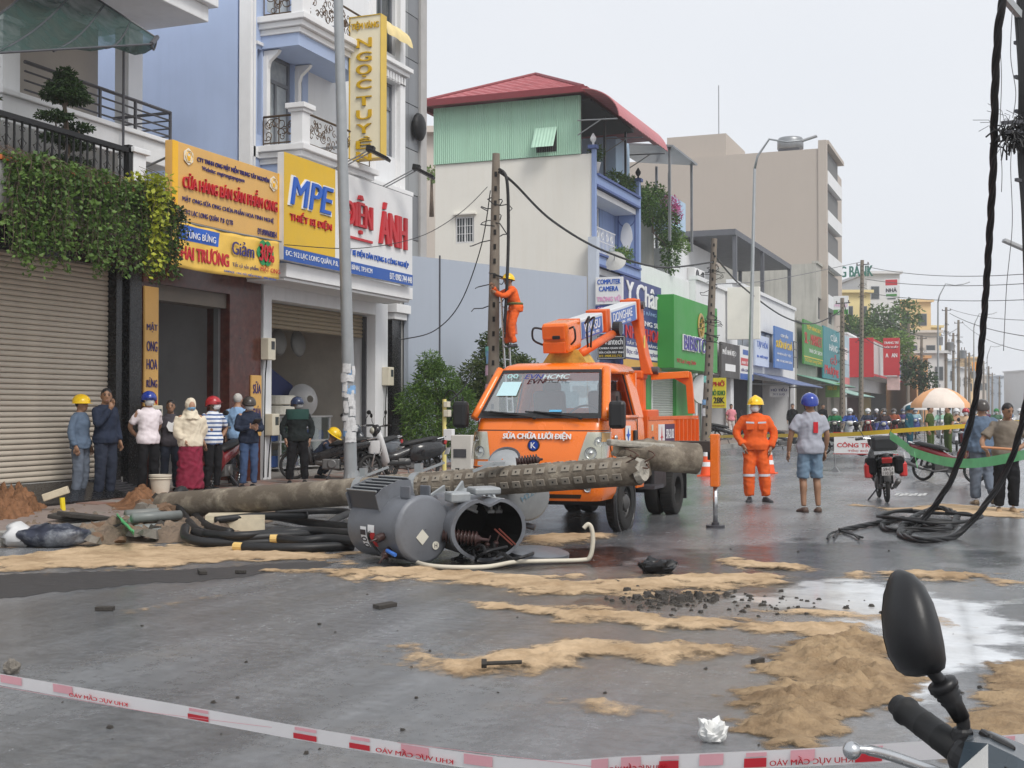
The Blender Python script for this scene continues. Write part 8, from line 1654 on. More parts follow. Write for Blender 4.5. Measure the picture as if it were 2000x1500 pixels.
# the two men by the truck
RG=lambda px,py:G(px,py)
r,J,Hd=person('worker in orange overalls with reflective strips and yellow hard hat standing on the road',RG(1476,980),4,1.70,ORGC,ORGC,hat=('hard',HY),mask=MASKW,look=28,loose=.022,skin=SKIN_D,pose=dict(knR=(.11,.03,.48),anR=(.10,0,.085),knL=(-.13,.02,.48),anL=(-.17,.0,.085),elR=(.30,-.02,1.12),wrR=(.20,.12,.90),elL=(-.29,-.04,1.11),wrL=(-.24,.04,.87),toeR=(.2,1,0),toeL=(-.5,1,0)))
REF=M('reflective_tape',(.62,.62,.66),.3,var=.1)
for g in(-1,1):
 k=J['knR' if g>0 else 'knL'];mb=MB();mb.tube([k-Z_*.07,k-Z_*.03],.102,16,caps=False);mb.build('knee_strip',REF,r,smooth=True);mb=MB();mb.obox((g*.095,.158,1.29),(1,0,.05*g),Y_,Z_,(.13,.012,.028));mb.build('chest_strip',REF,r);mb=MB();mb.obox((g*.095,.160,1.22),X_,Y_,Z_,(.12,.016,.09));mb.build('pocket',ORGC,r,bevel=.005)
mb=MB();mb.tube([(.205,.14,.84),(.19,.17,.80),(.2,.19,.85)],.012,6);mb.build('tool',CHR,r)
r,J,Hd=person('man in grey tee, denim shorts and sandals with glossy blue helmet seen from behind',RG(1583,1000),200,1.74,GREYT,SHORT,(.09,.055,.04),sleeve=.75,leg=.62,hat=('bike',HB),look=10,skin=SKIN_D,loose=.01,pose=dict(elL=(-.27,.02,1.1),wrL=(-.28,.10,.85)))
mb=MB();mb.obox((.03,-.152,1.24),X_,Y_,Z_,(.07,.008,.16));mb.build('back_print',RED_T,r);mb=MB();mb.tube([Hd(0,.0,.15),Hd(0,-.06,.137),Hd(0,-.11,.1)],(.018),6,flat=.3);mb.build('helmet_stripe',WHITE_T,r,smooth=True)
# the two men at the right edge
person('man in blue denim shirt and dark helmet walking away along the roadside',RG(1919,985),190,1.66,DEN,SHORT if False else DEN_P,(.34,.24,.15),hat=('bike',HD),loose=.02,pose=dict(knL=(-.1,.02,.48),anL=(-.1,.02,.085),knR=(.1,.06,.5),anR=(.11,-.26,.20),toeR=(.2,.75,-.65)))
r,J,Hd=person('bareheaded man in olive polo bending over a wooden handle',RG(1966,1000),12,1.62,OLIV,BLK,(.42,.28,.16),sleeve=.72,look=-22,nod=18,skin=SKIN_D,loose=.016,pose=dict(elR=(.36,.06,1.08),wrR=(.34,.28,.94),elL=(-.30,.05,1.1),wrL=(-.12,.27,.97),chest=(0,.04,1.22),neck=(0,.07,1.40),head=(0,.12,1.53)))
mb=MB();mb.tube([(.42,.36,.96),(.0,.36,.93)],.018,8);o=mb.build('wooden_stick',M('handle_wood',srgb(190,130,90),.6,var=.15),None);o.matrix_world=Matrix.Translation(r.location)@Matrix.Rotation(r.rotation_euler.z,4,'Z');tag(o,'short wooden handle gripped by the man in the olive polo','handle')
# far figures
g2='riders and officers held behind the yellow tape'
SIT=dict(pel=(0,0,.84),chest=(0,.04,1.12),neck=(0,.05,1.29),head=(0,.08,1.43),shR=(.18,.05,1.24),shL=(-.18,.05,1.24),elR=(.27,.16,1.03),elL=(-.27,.16,1.03),wrR=(.27,.40,1.0),wrL=(-.27,.40,1.0),hpR=(.1,0,.80),hpL=(-.1,0,.80),knR=(.17,.38,.70),knL=(-.17,.38,.70),anR=(.17,.34,.34),anL=(-.17,.34,.34))
RIDERS=[(1630,52,'green',srgb(40,110,70),HW,'rider in green jacket and white helmet behind the roadworks board'),(1660,51,'blue',srgb(58,84,150),HW,'rider in blue jacket with white helmet and mask'),(1695,55,'slate',srgb(52,58,76),HW,'rider in slate jacket with white helmet near the red crate'),(1726,50,'brown',srgb(66,56,58),HD,'rider in dark shirt raising a phone to his ear'),(1764,62,'purple',srgb(74,66,112),HN,'rider in purple jacket behind the teal uniform'),(1868,48,'tan',srgb(186,146,120),HW,'rider in tan jacket with white helmet under the umbrella edge'),(1886,44,'sand',srgb(200,172,140),HR,'rider in sand jacket with red helmet'),(1788,66,'sky',srgb(150,180,190),HN,'rider in pale blue raincoat beyond the officers'),(1946,60,'lime',srgb(80,110,90),GREEN_T,'rider with green helmet beyond the denim man'),(1992,56,'white',srgb(210,210,210),HW,'rider in white shirt by the frame edge'),(1746,60,'rust',srgb(150,84,60),HD,'rider in rust jacket between the dark shirt and the purple jacket'),(1905,54,'ash',srgb(150,152,158),HW,'rider in ash grey shirt right of the red helmet'),(1926,66,'plum',srgb(96,60,84),HR,'rider in plum jacket beyond the denim man'),(1838,58,'mint',srgb(150,190,170),HW,'rider in mint raincoat between the two officers'),(1970,70,'steel',srgb(96,116,140),HN,'rider in steel blue jacket deep in the traffic'),(1712,72,'coal',srgb(48,46,48),HW,'rider in coal jacket behind the slate jacket')]
for px,t_,nm,col,hm,lab in RIDERS:person(lab,pfoot(px,t_,0),0,1.66,cloth_mat('rider_'+nm,col),BLK,hat=('bike',hm),mask=MASKW,pose=dict(SIT,**(dict(elR=(.3,.12,1.02),wrR=(.1,.2,1.36))if 'phone' in lab else{})),vox=.03,group=g2,loose=.01)
for px,t_,f,sh_,pa_,lab,kw in((1816,40,70,OFFG,OFFG,'officer in green uniform standing left of the umbrella pole',{}),(1852,42,-60,OFFG,OFFG,'officer in green uniform facing away beside the umbrella pole',{}),(1776,41,75,TEALC,TEALC,'guard in teal uniform and cap facing the riders',dict(hat=('bike',TEALC))),(1428,62,15,PINK,cloth_mat('pale_trousers',srgb(200,190,185)),'woman in pink tee on the pavement near the yellow noodle sign',{}),(1548,58,0,BLK,BLK,'dark-clothed figure in the shade behind the grey-tee man',{}),(1607,60,30,BLK,NAVYJ,'dark-clothed person walking before the fruit stall',{})):
 person(lab,pfoot(px,t_,SW if t_>55 else 0),f,1.64,sh_,pa_,sleeve=.8 if 'woman' in lab or 'officer' in lab else 1.,vox=.026,group=g2 if t_<55 else None,**kw)
# ------------------------------------------------------------------ motorbikes
def bike(label,loc,face,col,style='under',lean=.1,group=None,bags=False,plate=True,mirrors=True,bar=True,seatm=None,abs_rot=None,trim=None):
 loc=Vector(loc);v=loc-EYE;v.z=0;v.normalize();d=-v*math.cos(R(face))+Vector((v.y,-v.x,0))*math.sin(R(face));rz=math.atan2(-d.x,d.y)if abs_rot is None else abs_rot
 t=thing('motorbike',label,'motorbike',loc,rz,group);t.rotation_euler=(0,lean,rz);sc_=style=='scoot';wr=.245 if sc_ else.285;wb=1.26
 BM=M('bike_'+str([int(c*99)for c in col]),col,.25,var=.08,coat=.5,dirt=.15);SEATM=seatm or M('bike_seat',(.02,.02,.021),.6,var=.2);ENG=M('engine_metal',(.16,.16,.16),.45,metal=.6,var=.3,dirt=.4)
 for y in(0,wb):
  mb=MB();mb.torus((0,y,wr),X_,wr-.05,.014,24,6);mb.cyl((-.05,y,wr),(.05,y,wr),.035,n=10)
  for a in np.linspace(0,2*PI,15)[:-1]:mb.bar((0,y+.03*math.cos(a),wr+.03*math.sin(a)),(0,y+(wr-.05)*math.cos(a+.15),wr+(wr-.05)*math.sin(a+.15)),.007 if not sc_ else.018)
  w=mb.build('wheel',CHR if not sc_ else ENG,t);mb=MB();mb.torus((0,y,wr),X_,wr-.032,.032 if not sc_ else.042,30,8);mb.build('tyre',RUB,w,smooth=True)
  mb=MB();mb.loft([[(x,y+(wr+.03)*math.cos(a),wr+(wr+.03-abs(x)*.3)*math.sin(a))for x in(-.055,-.03,0,.03,.055)]for a in(np.linspace(.5,2.5,10)if y else np.linspace(1.2,2.9,10))],caps=False,closed=False);mb.build('fender',BM if y else BPL,t,smooth=True)
 mb=MB()
 for x in(-.07,.07):mb.tube([(x,wb,wr),(x,wb-.10,.62),(x*.6,wb-.17,.86)],.02,8)
 mb.build('fork',BPL if not sc_ else CHR,t,smooth=True)
 mb=MB();mb.loft([[(x*w,wb-yy,z)for x,yy in((-1,.0),(-.6,-.05),(0,-.07),(.6,-.05),(1,.0),(.7,.06),(0,.04),(-.7,.06))]for z,w,yy0 in((.30,.10,0),(.42,.17,0),(.60,.19,0),(.78,.13,0))]if False else[[(x*w,wb-.24-q+yy,z)for x,yy in((-1,0),(-.6,.05),(0,.07),(.6,.05),(1,0),(.7,-.05),(0,-.03),(-.7,-.05))]for z,w,q in(((.28,.09,.12),(.40,.18,.10),(.60,.20,.05),(.78,.15,-.02),(.88,.10,-.04))if not sc_ else((.26,.12,.10),(.36,.2,.06),(.58,.23,.0),(.80,.2,-.05),(.95,.12,-.05)))]);mb.build('leg_shield',trim or BM,t,smooth=True)
 if sc_:part(t,'floorboard',BPL,(-.16,.16,.45,.95,.27,.34),bevel=.02);mb=MB();mb.loft([[(x*w,y,zc+z*h)for x,z in((-1,-.7),(-1,.5),(-.7,1),(.7,1),(1,.5),(1,-.7))]for y,zc,w,h in((-.38,.62,.06,.08),(-.2,.56,.16,.17),(.15,.50,.18,.22),(.45,.46,.15,.2))]);mb.build('rear_shell',BM,t,smooth=True);mb=MB();mb.loft([[(x*w,wb-.05+q,z)for x,q in((-1,-.1),(-.5,.03),(0,.07),(.5,.03),(1,-.1))]for z,w in((.5,.12),(.62,.17),(.75,.15))],caps=False,closed=False);mb.build('nose_panel',trim or BM,t,smooth=True)
 mb=MB();mb.loft([[(x*w,y,zc+z*h)for x,z in((-1,-.6),(-1,.2),(-.6,1),(.6,1),(1,.2),(1,-.6),(.5,-1),(-.5,-1))]for y,zc,w,h in((-.36,.76,.05,.04),(-.2,.70,.11,.09),(.1,.64,.13,.12),(.4,.56,.12,.10),(.7,.45,.10,.09),(.92,.42,.09,.08))]);mb.build('body_panel',BM,t,smooth=True)
 mb=MB();mb.loft([[(x*w,y,z+h*q)for x,q in((-1,0),(-.9,.7),(-.4,1),(.4,1),(.9,.7),(1,0))]for y,w,z,h in((-.28,.08,.76,.05),(-.1,.13,.75,.08),(.2,.14,.70,.08),(.42,.12,.66,.09),(.58,.06,.64,.05))]);mb.build('seat',SEATM,t,smooth=True)
 mb=MB();mb.cbox((0,.52,.30),(.2,.34,.2));mb.cyl((0,.62,.32),(0,.84,.36),.075,n=10);mb.cyl((-.13,.5,.3),(.13,.5,.3),.09,n=14);mb.build('engine',ENG,t,bevel=.02)
 mb=MB();mb.tube([(.10,.7,.26),(.13,.4,.2),(.15,.1,.25)],.022,8);mb.tube([(.15,.12,.25),(.16,-.32,.36)],[.035,.045],12);mb.build('exhaust',ENG if not sc_ else BPL,t,smooth=True)
 mb=MB()
 for x in(-.075,.075):mb.bar((x,0,wr),(x,.45,.32),.03,.05);mb.tube([(x*1.3,.0,wr+.02),(x*1.3,.08,.62)],.026,8)
 mb.build('swing_arm',BPL,t);mb=MB();mb.bar((-.1,.5,.2),(-.26,.56,.0),.022);mb.build('side_stand',DSTEEL,t)
 mb=MB();mb.tube([(-.09,-.05,.74),(-.1,-.34,.80),(0,-.42,.82),(.1,-.34,.80),(.09,-.05,.74)],.013,6);mb.build('grab_rail',CHR,t)
 mb=MB();mb.obox((0,-.37,.70),X_,(0,1,.4),(0,-.4,1),(.16,.06,.09));mb.build('tail_lamp',M('tail_red',(.35,.02,.02),.2),t,bevel=.015)
 if plate:mb=MB();mb.obox((0,-.44,.53),X_,(0,1,.35),(0,-.35,1),(.19,.006,.14));o=mb.build('number_plate',SW_,t);lettering(o,'59-C1',DARK_T,Vector((-.07,-.452,.54)),X_,(Z_-Y_*.3).normalized(),.14,.05,.002,bold=.03);lettering(o,'110.28',DARK_T,Vector((-.08,-.435,.475)),X_,(Z_-Y_*.3).normalized(),.16,.05,.002,bold=.03)
 if bar:
  mb=MB();mb.loft([[(x*w,wb-.16+q*dd,z)for x,q in((-1,0),(-.7,.7),(0,1),(.7,.7),(1,0),(.6,-.6),(-.6,-.6))]for z,w,dd in((.84,.08,.06),(.92,.14,.11),(1.0,.15,.10),(1.06,.09,.04))]);mb.build('headlamp_cowl',BM,t,smooth=True);mb=MB();mb.sph((0,wb-.07,.95),(.085,.04,.065),12,8);mb.build('headlamp',M('lamp_bowl'),t,smooth=True)
  mb=MB();mb.tube(spline([(-.34,wb-.30,1.02),(-.2,wb-.22,1.03),(0,wb-.18,1.0),(.2,wb-.22,1.03),(.34,wb-.30,1.02)],5),.013,6);h_=mb.build('handlebar',CHR,t)
  for s in(-1,1):
   mb=MB();mb.tube([(s*.23,wb-.235,1.03),(s*.35,wb-.305,1.02)],.019,8);mb.build('grip',BPL,h_);mb=MB();mb.tube([(s*.18,wb-.2,1.01),(s*.34,wb-.22,1.0)],.008,5);mb.build('brake_lever',CHR,h_)
   if mirrors:mb=MB();mb.tube([(s*.2,wb-.22,1.04),(s*.26,wb-.2,1.16),(s*.3,wb-.22,1.22)],.007,5);mb.sph((s*.32,wb-.22,1.27),(.055,.018,.045),10,8);mb.build('mirror',BPL,h_)
 if bags:
  for s in(-1,1):mb=MB();mb.cbox((s*.22,.0,.60),(.16,.34,.28));mb.build('saddle_bag',BLK,t,bevel=.05);mb=MB();mb.lathe([(.05,0),(.065,.02),(.065,.2),(.03,.25)],12,(s*.27,-.1,.42));mb.build('red_bottle',M('bottle_red',srgb(190,50,50),.4),t)
  mb=MB();mb.cbox((0,-.12,.96),(.40,.32,.24));mb.build('top_bag',M('bag_black',(.02,.022,.025),.5,var=.3),t,bevel=.05);mb=MB();mb.cbox((0,-.28,.82),(.36,.04,.05));mb.build('luggage_rack',CHR,t)
 return t
RED_,BLK_,SIL_=srgb(120,22,30),(.018,.018,.02),srgb(70,74,80)
bike('black scooter with white front trim parked beside the yellow meter post',DP(838,800,25.2).to_2d().to_3d()+Z_*SW,-62,BLK_,'scoot',group='parked motorbikes',trim=M('trim_white',(.6,.6,.6),.3,var=.1))
bike('black scooter with round silver headlamp parked behind the poster-covered lamp post',DP(765,800,25.8).to_2d().to_3d()+Z_*SW,-35,SIL_,'scoot',group='parked motorbikes')
bike('black motorbike with white plate parked between the crouching worker and the lamp post',DP(700,800,24.6).to_2d().to_3d()+Z_*SW,-100,BLK_,group='parked motorbikes')
bike('dark red motorbike parked behind the man reading his phone',DP(462,800,22.6).to_2d().to_3d()+Z_*SW,-20,RED_,group='parked motorbikes')
bike('heavily loaded black motorcycle with red bottles seen from behind',G(1733,982),186,BLK_,lean=-.06,bags=True)
r0,r1=G(1802,939),G(1893,944);bike('red underbone motorbike parked sideways behind the loaded motorcycle',r0,0,RED_,lean=-.1,abs_rot=math.atan2(-(r1-r0).x,(r1-r0).y))
bike('dark motorbike parked at the kerb near the yellow noodle sign',DP(1395,800,50).to_2d().to_3d()+Z_*SW,85,BLK_,group='parked motorbikes')
bike('dark motorbike parked at the kerb behind the orange worker',DP(1500,800,46).to_2d().to_3d(),95,SIL_,group='parked motorbikes')
bike('black motorbike parked left of the roadworks board',DP(1606,800,42).to_2d().to_3d(),80,BLK_,group='parked motorbikes')
for i,(px,t_,nm,col,hm,lab)in enumerate(RIDERS):
 p=pfoot(px,t_,0);v=p-EYE;v.z=0;v.normalize();bike('motorbike under the '+lab,p+v*.3,0,[srgb(60,60,66),srgb(190,190,195),RED_,srgb(60,70,130)][i%4],'scoot' if i%2 else 'under',0,'motorbikes held behind the yellow tape',mirrors=False)
# ------------------------------------------------------------------ roadworks things
t=thing('roadworks_board','white roadworks board with red letters on a low metal stand','sign',G(1690,922),world=True);yb_=G(1690,922).y;xa,xb=FY(1629,865,yb_).x,FY(1752,865,yb_).x;za,zb=FY(1690,886,yb_).z,FY(1690,846,yb_).z
part(t,'board',SW_,(xa,xb,yb_,yb_+.03,za,zb));W_=xb-xa;H_=zb-za;part(t,'frame',RED_T,(xa-.02,xb+.02,yb_+.004,yb_+.026,zb,zb+.02),(xa-.02,xb+.02,yb_+.004,yb_+.026,za-.02,za))
for s,u,v_,w,h_ in(('CÔNG TRƯỜNG',.05,.3,.86,.28),('TỐC ĐỘ 5Km/h',.22,.07,.58,.14),('TỔNG CÔNG TY ĐIỆN LỰC TP. HỒ CHÍ MINH',.12,.86,.7,.06),('CÔNG TY ĐIỆN LỰC TÂN BÌNH',.22,.76,.5,.06)):lettering(t,s,RED_T if v_<.5 else DARK_T,(xa+u*W_,yb_-.002,za+v_*H_),X_,Z_,w*W_,h_*H_,.004,bold=.04)
mb=MB();c=Vector((xa+.86*W_,yb_-.006,za+.72*H_));mb.cyl(c,c-Y_*.004,.085,n=20);o=mb.build('no_entry_disc',RED_T,t);mb=MB();mb.obox(c-Y_*.007,X_,Y_,Z_,(.11,.004,.03));mb.build('bar',WHITE_T,o)
for x in(xa+.02,xb-.02):mb=MB();mb.tube([(x,yb_+.015,.06),(x,yb_+.015,za)],.016,6);mb.build('leg',STEEL,t);mb=MB();mb.prism([(-.1,0),(.1,0),(.02,.12),(-.02,.12)],(x,yb_-.05,0),X_,Z_,Y_,.12);mb.build('foot',STEEL,t)
for px,py,lab in((1380,930,'orange and white traffic cone behind the truck outrigger'),(1502,925,'orange and white traffic cone behind the orange worker')):
 t=thing('traffic_cone',lab,'cone',G(px,py),group='traffic cones');mb=MB();mb.box(-.18,.18,-.18,.18,0,.03);mb.lathe([(.14,.03),(.035,.7),(.03,.71)],18);mb.build('cone_body',M('cone_orange',srgb(235,90,40),.5,var=.06),t,auto=40)
 for z in(.22,.45):mb=MB();q=lambda zz:.14-.105*(zz-.03)/.67+.003;mb.lathe([(q(z),z),(q(z+.1),z+.1)],18,cap=False);mb.build('white_band',WHITE_T,t)
def umbrella(label,px,py_top,py_edge,t_,half,mats,name='parasol'):
 c=DP(px,py_edge,t_);zt=DP(px,py_top,t_).z;w=half/2500*t_;t=thing(name,label,'umbrella',(c.x,c.y,0),world=True)
 for k in range(8):
  a0,a1=2*PI*k/8+.2,2*PI*(k+1)/8+.2;mb=MB();mb.loft([[Vector((c.x+w*q*math.cos(a),c.y+w*q*math.sin(a),c.z+(zt-c.z)*(1-q**2.2)-(.12 if q>1 else 0)))for a in np.linspace(a0,a1,5)]for q in(.01,.3,.6,.85,.999,1.01)],caps=False,closed=False);mb.build('panel',mats[k%len(mats)],t,smooth=True)
 mb=MB();mb.tube([(c.x,c.y,0),(c.x,c.y,zt+.1)],.02,8);mb.build('pole',STEEL,t)
umbrella('large worn orange and white parasol over the officers',1836,757,788,38,55,[M('parasol_white',srgb(226,212,200),.8,var=.1,dirt=.2),M('parasol_orange',srgb(222,166,120),.8,var=.1),MATS['parasol_white']])
umbrella('smaller white parasol beneath the large orange one',1806,780,794,46,40,[M('parasol_plain',srgb(225,222,218),.8,var=.05)])
def ribbon(name,label,P,wid,m,cat,up=None,seg=8,tilt=0.):
 pth=spline(P,seg);t=thing(name,label,cat,pth[0],world=True);mb=MB();rows=[]
 for i,p in enumerate(pth):rows.append([p-Z_*wid/2+_cf0*tilt*wid,p+Z_*wid/2-_cf0*tilt*wid])
 mb.loft(rows,caps=False,closed=False);mb.build('band',m,t,smooth=True);return t,pth
ribbon('barrier_tape','yellow barrier tape stretched across the street before the riders',[DP(1384,853,45),DP(1500,851,33),DP(1640,849,27),DP(1800,838,25),DP(2030,822,24)],.085,M('tape_yellow',srgb(232,196,60),.5,var=.06),'tape')
GRB2=M('ribbon_green',srgb(120,205,140),.6,var=.15,scale=8,alpha=.92)
ribbon('green_ribbon','pale green netting ribbon tied from the loaded motorcycle across to the right',[DP(1738,850,19.9),DP(1756,862,19.6),DP(1772,874,19.4),DP(1786,884,19.0),DP(1850,902,18.2),DP(1920,903,17.4),DP(2030,882,16.5)],.13,GRB2,'ribbon')
t,_p=ribbon('green_ribbon','hanging tail of pale green netting knotted below the ribbon',[DP(1786,882,18.9),DP(1788,895,18.9),DP(1792,912,18.9)],.05,GRB2,'ribbon')
# ------------------------------------------------------------------ stock inside the electrical shop
t=thing('glass_counter','aluminium glass counter with blue boxes inside the electrical shop','counter',(-14.6,24.4,.2),world=True);AL=M('aluminium',(.5,.5,.5),.4,metal=.5)
for y in(23.3,24.35,25.4):part(t,'upright',AL,(-14.42,-14.37,y,y+.05,.2,1.35));
for z in(.25,.8,1.33):part(t,'rail',AL,(-14.44,-14.36,23.25,25.5,z,z+.04));part(t,'shelf',AL,(-15,-14.45,23.3,25.45,z,z+.02))
part(t,'pane',GLS,(-14.40,-14.39,23.35,25.4,.29,1.33));rnd=random.Random(21)
for k in range(18):y,z=23.4+(k%9)*.22,(.28,.83)[k//9];q=part(None,'stock_box',[PANB,M('stock_grey',(.4,.42,.45),.6),BLUE_T][k%3],(-14.75,-14.5,y,y+.18,z,z+rnd.uniform(.2,.42)));tag(q,'small boxed electrical part on the glass counter shelves','box','boxed stock in the counter')
for k,(y,z)in enumerate(((23.5,1.38),(23.5,1.6))):mb=MB();mb.lathe([(.3,0),(.34,.02),(.34,.18),(.3,.2)],22);o=mb.build('wire_reel',M('wire_white',srgb(215,212,200),.7,var=.1,bump=.6,bscale=60),smooth=False);o.location=(-14.5,y,z);tag(o,['lower white wire coil stacked on the counter','upper white wire coil stacked on the counter'][k],'coil')
mb=MB();mb.lathe([(.08,.3),(.12,.28),(.36,0),(.37,-.01)],24,(0,0,0),(.9,-.5,.1),cap=False);o=mb.build('lamp_shade',M('shade_grey',(.42,.42,.42),.5),smooth=True);o.location=(-14.5,24.45,1.7);tag(o,'big grey industrial lamp shade leaning on the counter','lamp shade')
mb=MB();mb.obox((0,0,0),(0,1,-.4),X_,(0,.4,1),(1.1,.1,.5));o=mb.build('sign_carton',M('carton_navy',srgb(36,46,92),.6));o.location=(-14.9,24.0,2.0);tag(o,'navy carton propped behind the wire coils','carton')
for k,(y,z)in enumerate(((22.3,2.75),(23.6,2.95),(24.4,2.95))):
 t=thing('pendant_lamp',['wide metal pendant lamp hanging just inside the shop','bagged fan guard hanging under the half-open shutter','second bagged fan guard beside the first under the shutter'][k],'lamp',(-14.6,y,z),world=True);mb=MB();mb.lathe([(.05,.2),(.08,.1),(.34,-.05),(.34,-.07)]if k==0 else[(.02,-.07),(.24,-.05),(.30,0),(.24,.05),(.03,.07)],18,(-14.6,y,z),(0,0,1)if k==0 else(1,0,.1));mb.build('shade',M('dim_metal',(.2,.2,.19),.5),t,smooth=True);mb=MB();mb.tube([(-14.6,y,z),(-14.6,y,3.9)],.01,4);mb.build('cord',WIRE,t)
# ------------------------------------------------------------------ barrier tape in front
TW=M('tape_white',(.86,.83,.83),.35,var=.06,scale=3,sub=.1);TP=M('tape_pinkred',srgb(205,50,62),.4,var=.1);PTS=[DP(-1000,1160,6.6),DP(-400,1256,5.8),DP(0,1327,5.15),DP(300,1380,4.7),DP(650,1443,4.2),DP(1010,1497,3.8),DP(1250,1492,3.55),DP(1600,1478,3.3),DP(2080,1447,3.0),DP(2700,1400,2.9)]
t,pth=ribbon('barrier_tape','red and white barrier tape sagging across the foreground',PTS,.05,TW,'tape',seg=10,tilt=.12)
def along(q):
 i=q*(len(pth)-1);k=min(int(i),len(pth)-2);return pth[k].lerp(pth[k+1],i-k)
def tpatch(q0,q1,v0,v1,m,nm):mb=MB();mb.loft([[along(q)+Z_*(v*0.05)-_cf0*(.004+tl*v*0.05)for v,tl in((v0,.24),(v1,.24))]for q in np.linspace(q0,q1,4)],caps=False,closed=False);mb.build(nm,m,t)
for k_,e_ in enumerate((pth[0],pth[-1])):
 o=thing('tape_stake',['steel stake holding the barrier tape on the pavement side','steel stake holding the barrier tape beside the parked motorbike'][k_],'stake',(e_.x,e_.y,0));mb=MB();mb.tube([(0,0,0),(0,0,e_.z+.2)],.014,8);mb.build('rod',DSTEEL,o);mb=MB();mb.cyl((0,0,0),(0,0,.04),.11,n=16);mb.build('base',DSTEEL,o)
rnd=random.Random(3);q=.03
while q<.985:
 PL_=M('tape_pale',srgb(236,176,184),.4);z=rnd.random();a_=rnd.uniform(.010,.014)
 if z<.5:tpatch(q,q+a_,-.40,.05+rnd.uniform(-.2,.1),TP,'red_block');tpatch(q+.001,q+a_,.2,.42,PL_,'pale_block')
 elif z<.85:tpatch(q,q+a_*1.3,-.2,.45,PL_,'pale_block')
 q+=rnd.uniform(.026,.038)
tpatch(0,1,-.49,-.455,MATS['tape_pale'],'edge_line')
for q,s in((.27,'KHU VỰC CẤM VÀO'),(.47,'KHU VỰC CẤM VÀO'),(.64,'KHU VỰC CẤM VÀO'),(.75,'KHU VỰC CẤM VÀO')):
 a,b=along(q),along(q+.045);u=(a-b).normalized();lettering(t,s,TP,b-Z_*.02-_cf0*.008,u,Z_,(a-b).length,.026,.001,bold=.03)
# ------------------------------------------------------------------ parked motorbike at the lower right
FB=M('satin_black',(.012,.012,.013),.4,var=.3,scale=30,rvar=.06,bump=.03,bscale=300);t=thing('motorbike','black motorbike in the foreground showing mirror, grip and brake lever','motorbike',G(2150,1500),world=True)
a,b=DP(1752,1112,1.47),DP(1812,1318,1.44);ax=(b-a).normalized();e1=ax.cross(_cf0).normalized();e2=e1.cross(ax);prof=[(0,.02,0),(.02,.2,0),(.08,.45,-.01),(.2,.72,0),(.38,.92,.02),(.58,1,.04),(.76,.98,.05),(.9,.86,.04),(.97,.68,.02),(1,.4,0)]
mb=MB();rows=[[a+ax*(q*(b-a).length)+e1*(math.cos(h_)*.031*w+o_*-.12)+e2*(math.sin(h_)*.055*w*(1 if math.sin(h_)<0 else.35))for h_ in np.linspace(0,2*PI,29)[:-1]]for q,w,o_ in prof];mb.loft(rows);mir=mb.build('mirror',FB,t,smooth=True);mb=MB();mb.loft([[p+e2*.004 for p in r_[1:14]]for r_ in rows[1:-1]],caps=False,closed=False);mb.build('mirror_glass',GLASS,mir,smooth=True)
mb=MB();mb.tube(spline([DP(1812,1302,1.44),DP(1838,1332,1.44),DP(1866,1372,1.44),DP(1881,1410,1.44),DP(1880,1452,1.44)],6),.0075,10);mb.build('mirror_stem',FB,t,smooth=True)
bs,be=DP(1836,1328,1.44),DP(1872,1392,1.44);mb=MB();mb.lathe([(.010,0),(.0165,.003),(.017,.010),(.013,.012),(.0155,.014),(.0125,.018),(.0145,.02),(.0115,.024),(.013,.026),(.0105,.032),(.0095,.05)],18,bs,be-bs);mb.build('stem_boot',FB,t,smooth=True)
g0,g1_=DP(1760,1382,1.53),DP(1890,1478,1.43);gd=(g1_-g0).normalized();GL=(g1_-g0).length;mb=MB();mb.lathe([(.006,-.012),(.013,-.008),(.0135,.002),(.0155,.004),(.0175,.006),(.0175,.012),(.0155,.014),(.016,GL*.35),(.0165,GL*.36),(.016,GL*.375),(.0165,GL*.6),(.017,GL*.61),(.0165,GL*.63),(.017,GL*.95),(.012,GL)],22,g0,gd);mb.build('grip',M('grip_rubber',(.014,.014,.014),.55,var=.3,scale=40,bump=.08,bscale=500),t,smooth=True)
mb=MB();lv=spline([DP(1664,1466,1.36),DP(1690,1464,1.36),DP(1740,1476,1.37),DP(1800,1497,1.38),DP(1880,1525,1.40)],6);mb.tube(lv,[.0045]*7+[.006]*(len(lv)-7),10);mb.sph(DP(1664,1466,1.36),.0098,14,10);mb.build('brake_lever',CHR,t,smooth=True)
mb=MB();mb.lathe([(.022,0),(.024,.01),(.024,.05),(.02,.06)],18,g1_-gd*.01,gd);mb.obox(g1_+gd*.03-Z_*.005,gd,_cf0,Z_,(.06,.05,.05));mb.lathe([(.012,-.02),(.014,0),(.011,.02)],14,DP(1880,1455,1.44),Z_);mb.build('switch_housing',FB,t,bevel=.004)
GUN=M('gunmetal_plastic',srgb(52,62,70),.3,var=.2,coat=.3);mb=MB();c=DP(1990,1500,1.42)
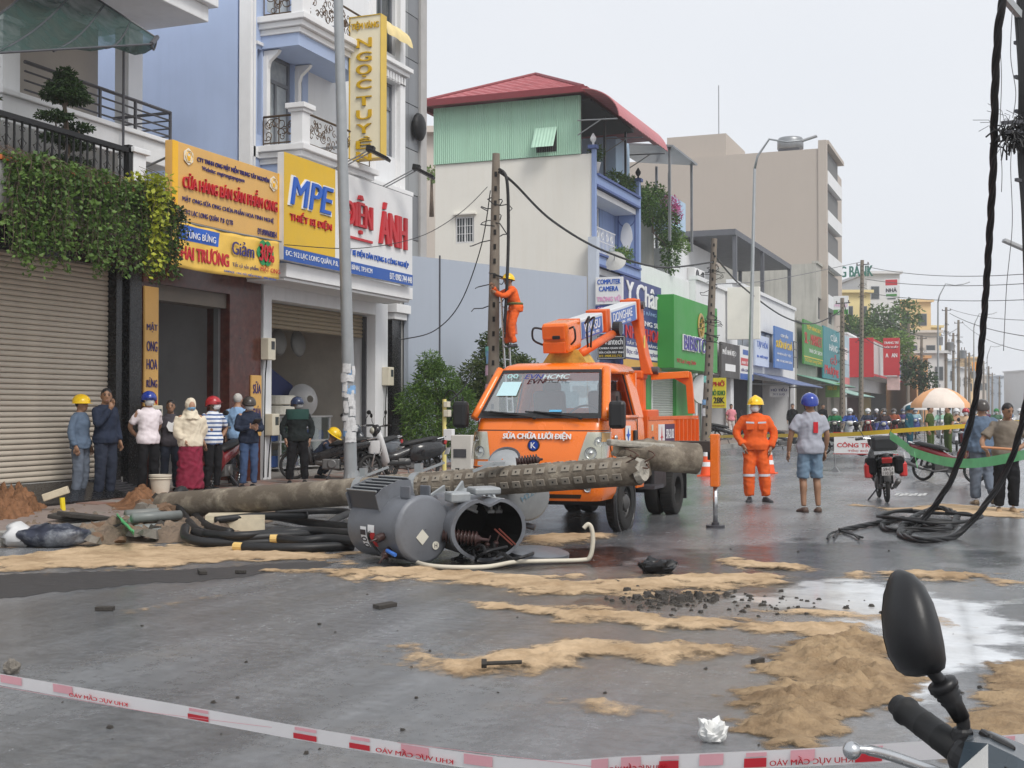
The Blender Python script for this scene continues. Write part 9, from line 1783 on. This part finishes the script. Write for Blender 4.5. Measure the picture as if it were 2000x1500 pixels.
mb.loft([[DP(x,y,d_)for x,y,d_ in r_]for r_ in([(1868,1508,1.36),(1885,1448,1.40),(1900,1424,1.46),(1915,1440,1.55)],[(1930,1560,1.34),(1930,1452,1.38),(1935,1428,1.46),(1950,1445,1.58)],[(2000,1600,1.32),(1985,1478,1.38),(1990,1450,1.48),(2010,1470,1.6)],[(2100,1650,1.3),(2060,1520,1.38),(2080,1490,1.5),(2090,1520,1.62)])],closed=False,caps=False);mb.build('instrument_cowl',GUN,t,smooth=False)
mb=MB();mb.obox(DP(1945,1452,1.43),(_cr-Z_*.5),_cf0,(Z_+_cr*.5),(.035,.03,.016));mb.build('switch_knob',FB,t,bevel=.004);mb=MB();mb.bar(DP(1905,1478,1.385),DP(2010,1540,1.37),.004,.02);mb.build('cowl_slot',BPL,t)
mb=MB();cb=DP(2080,1560,1.5);mb.tube([cb,Vector((cb.x+.1,cb.y-.05,.6)),Vector((cb.x+.15,cb.y-.1,.3))],[.09,.12,.1],14);mb.build('steering_column',FB,t,smooth=True)
mb=MB();wc=Vector((cb.x-.02,cb.y-.25,.28));mb.torus(wc,Vector((.55,.8,0)),.24,.045,30,8);mb.build('wheel',RUB,t,smooth=True)
mb=MB();mb.loft([[Vector((cb.x+.1+q,cb.y+.05+q*.5+x*.14,z0+z))for x,z in((-1,0),(-.8,.25),(0,.32),(.8,.25),(1,0))]for q,z0 in((0,.4),(.4,.38),(.8,.5),(1.2,.62))],caps=False,closed=False);mb.build('body_panel',FB,t,smooth=True)
# ------------------------------------------------------------------ damp air over the street
hz=bpy.data.materials.new('damp_air');hz.use_nodes=True;nt=hz.node_tree;nt.nodes.clear();ho=nd(nt,'ShaderNodeOutputMaterial');hv=nd(nt,'ShaderNodeVolumePrincipled')
hv.inputs['Color'].default_value=(.97,.985,1,1);hv.inputs['Density'].default_value=.0008;hv.inputs['Anisotropy'].default_value=.3;nt.links.new(hv.outputs[0],ho.inputs['Volume'])
mb=MB();mb.box(-162,162,-32,482,-1.1,29);tag(mb.build('haze',hz),'pale damp haze over the whole street','haze',kind='stuff')
flush()
for _o in list(bpy.data.objects):
 if '_w' in _o.keys():del _o['_w']
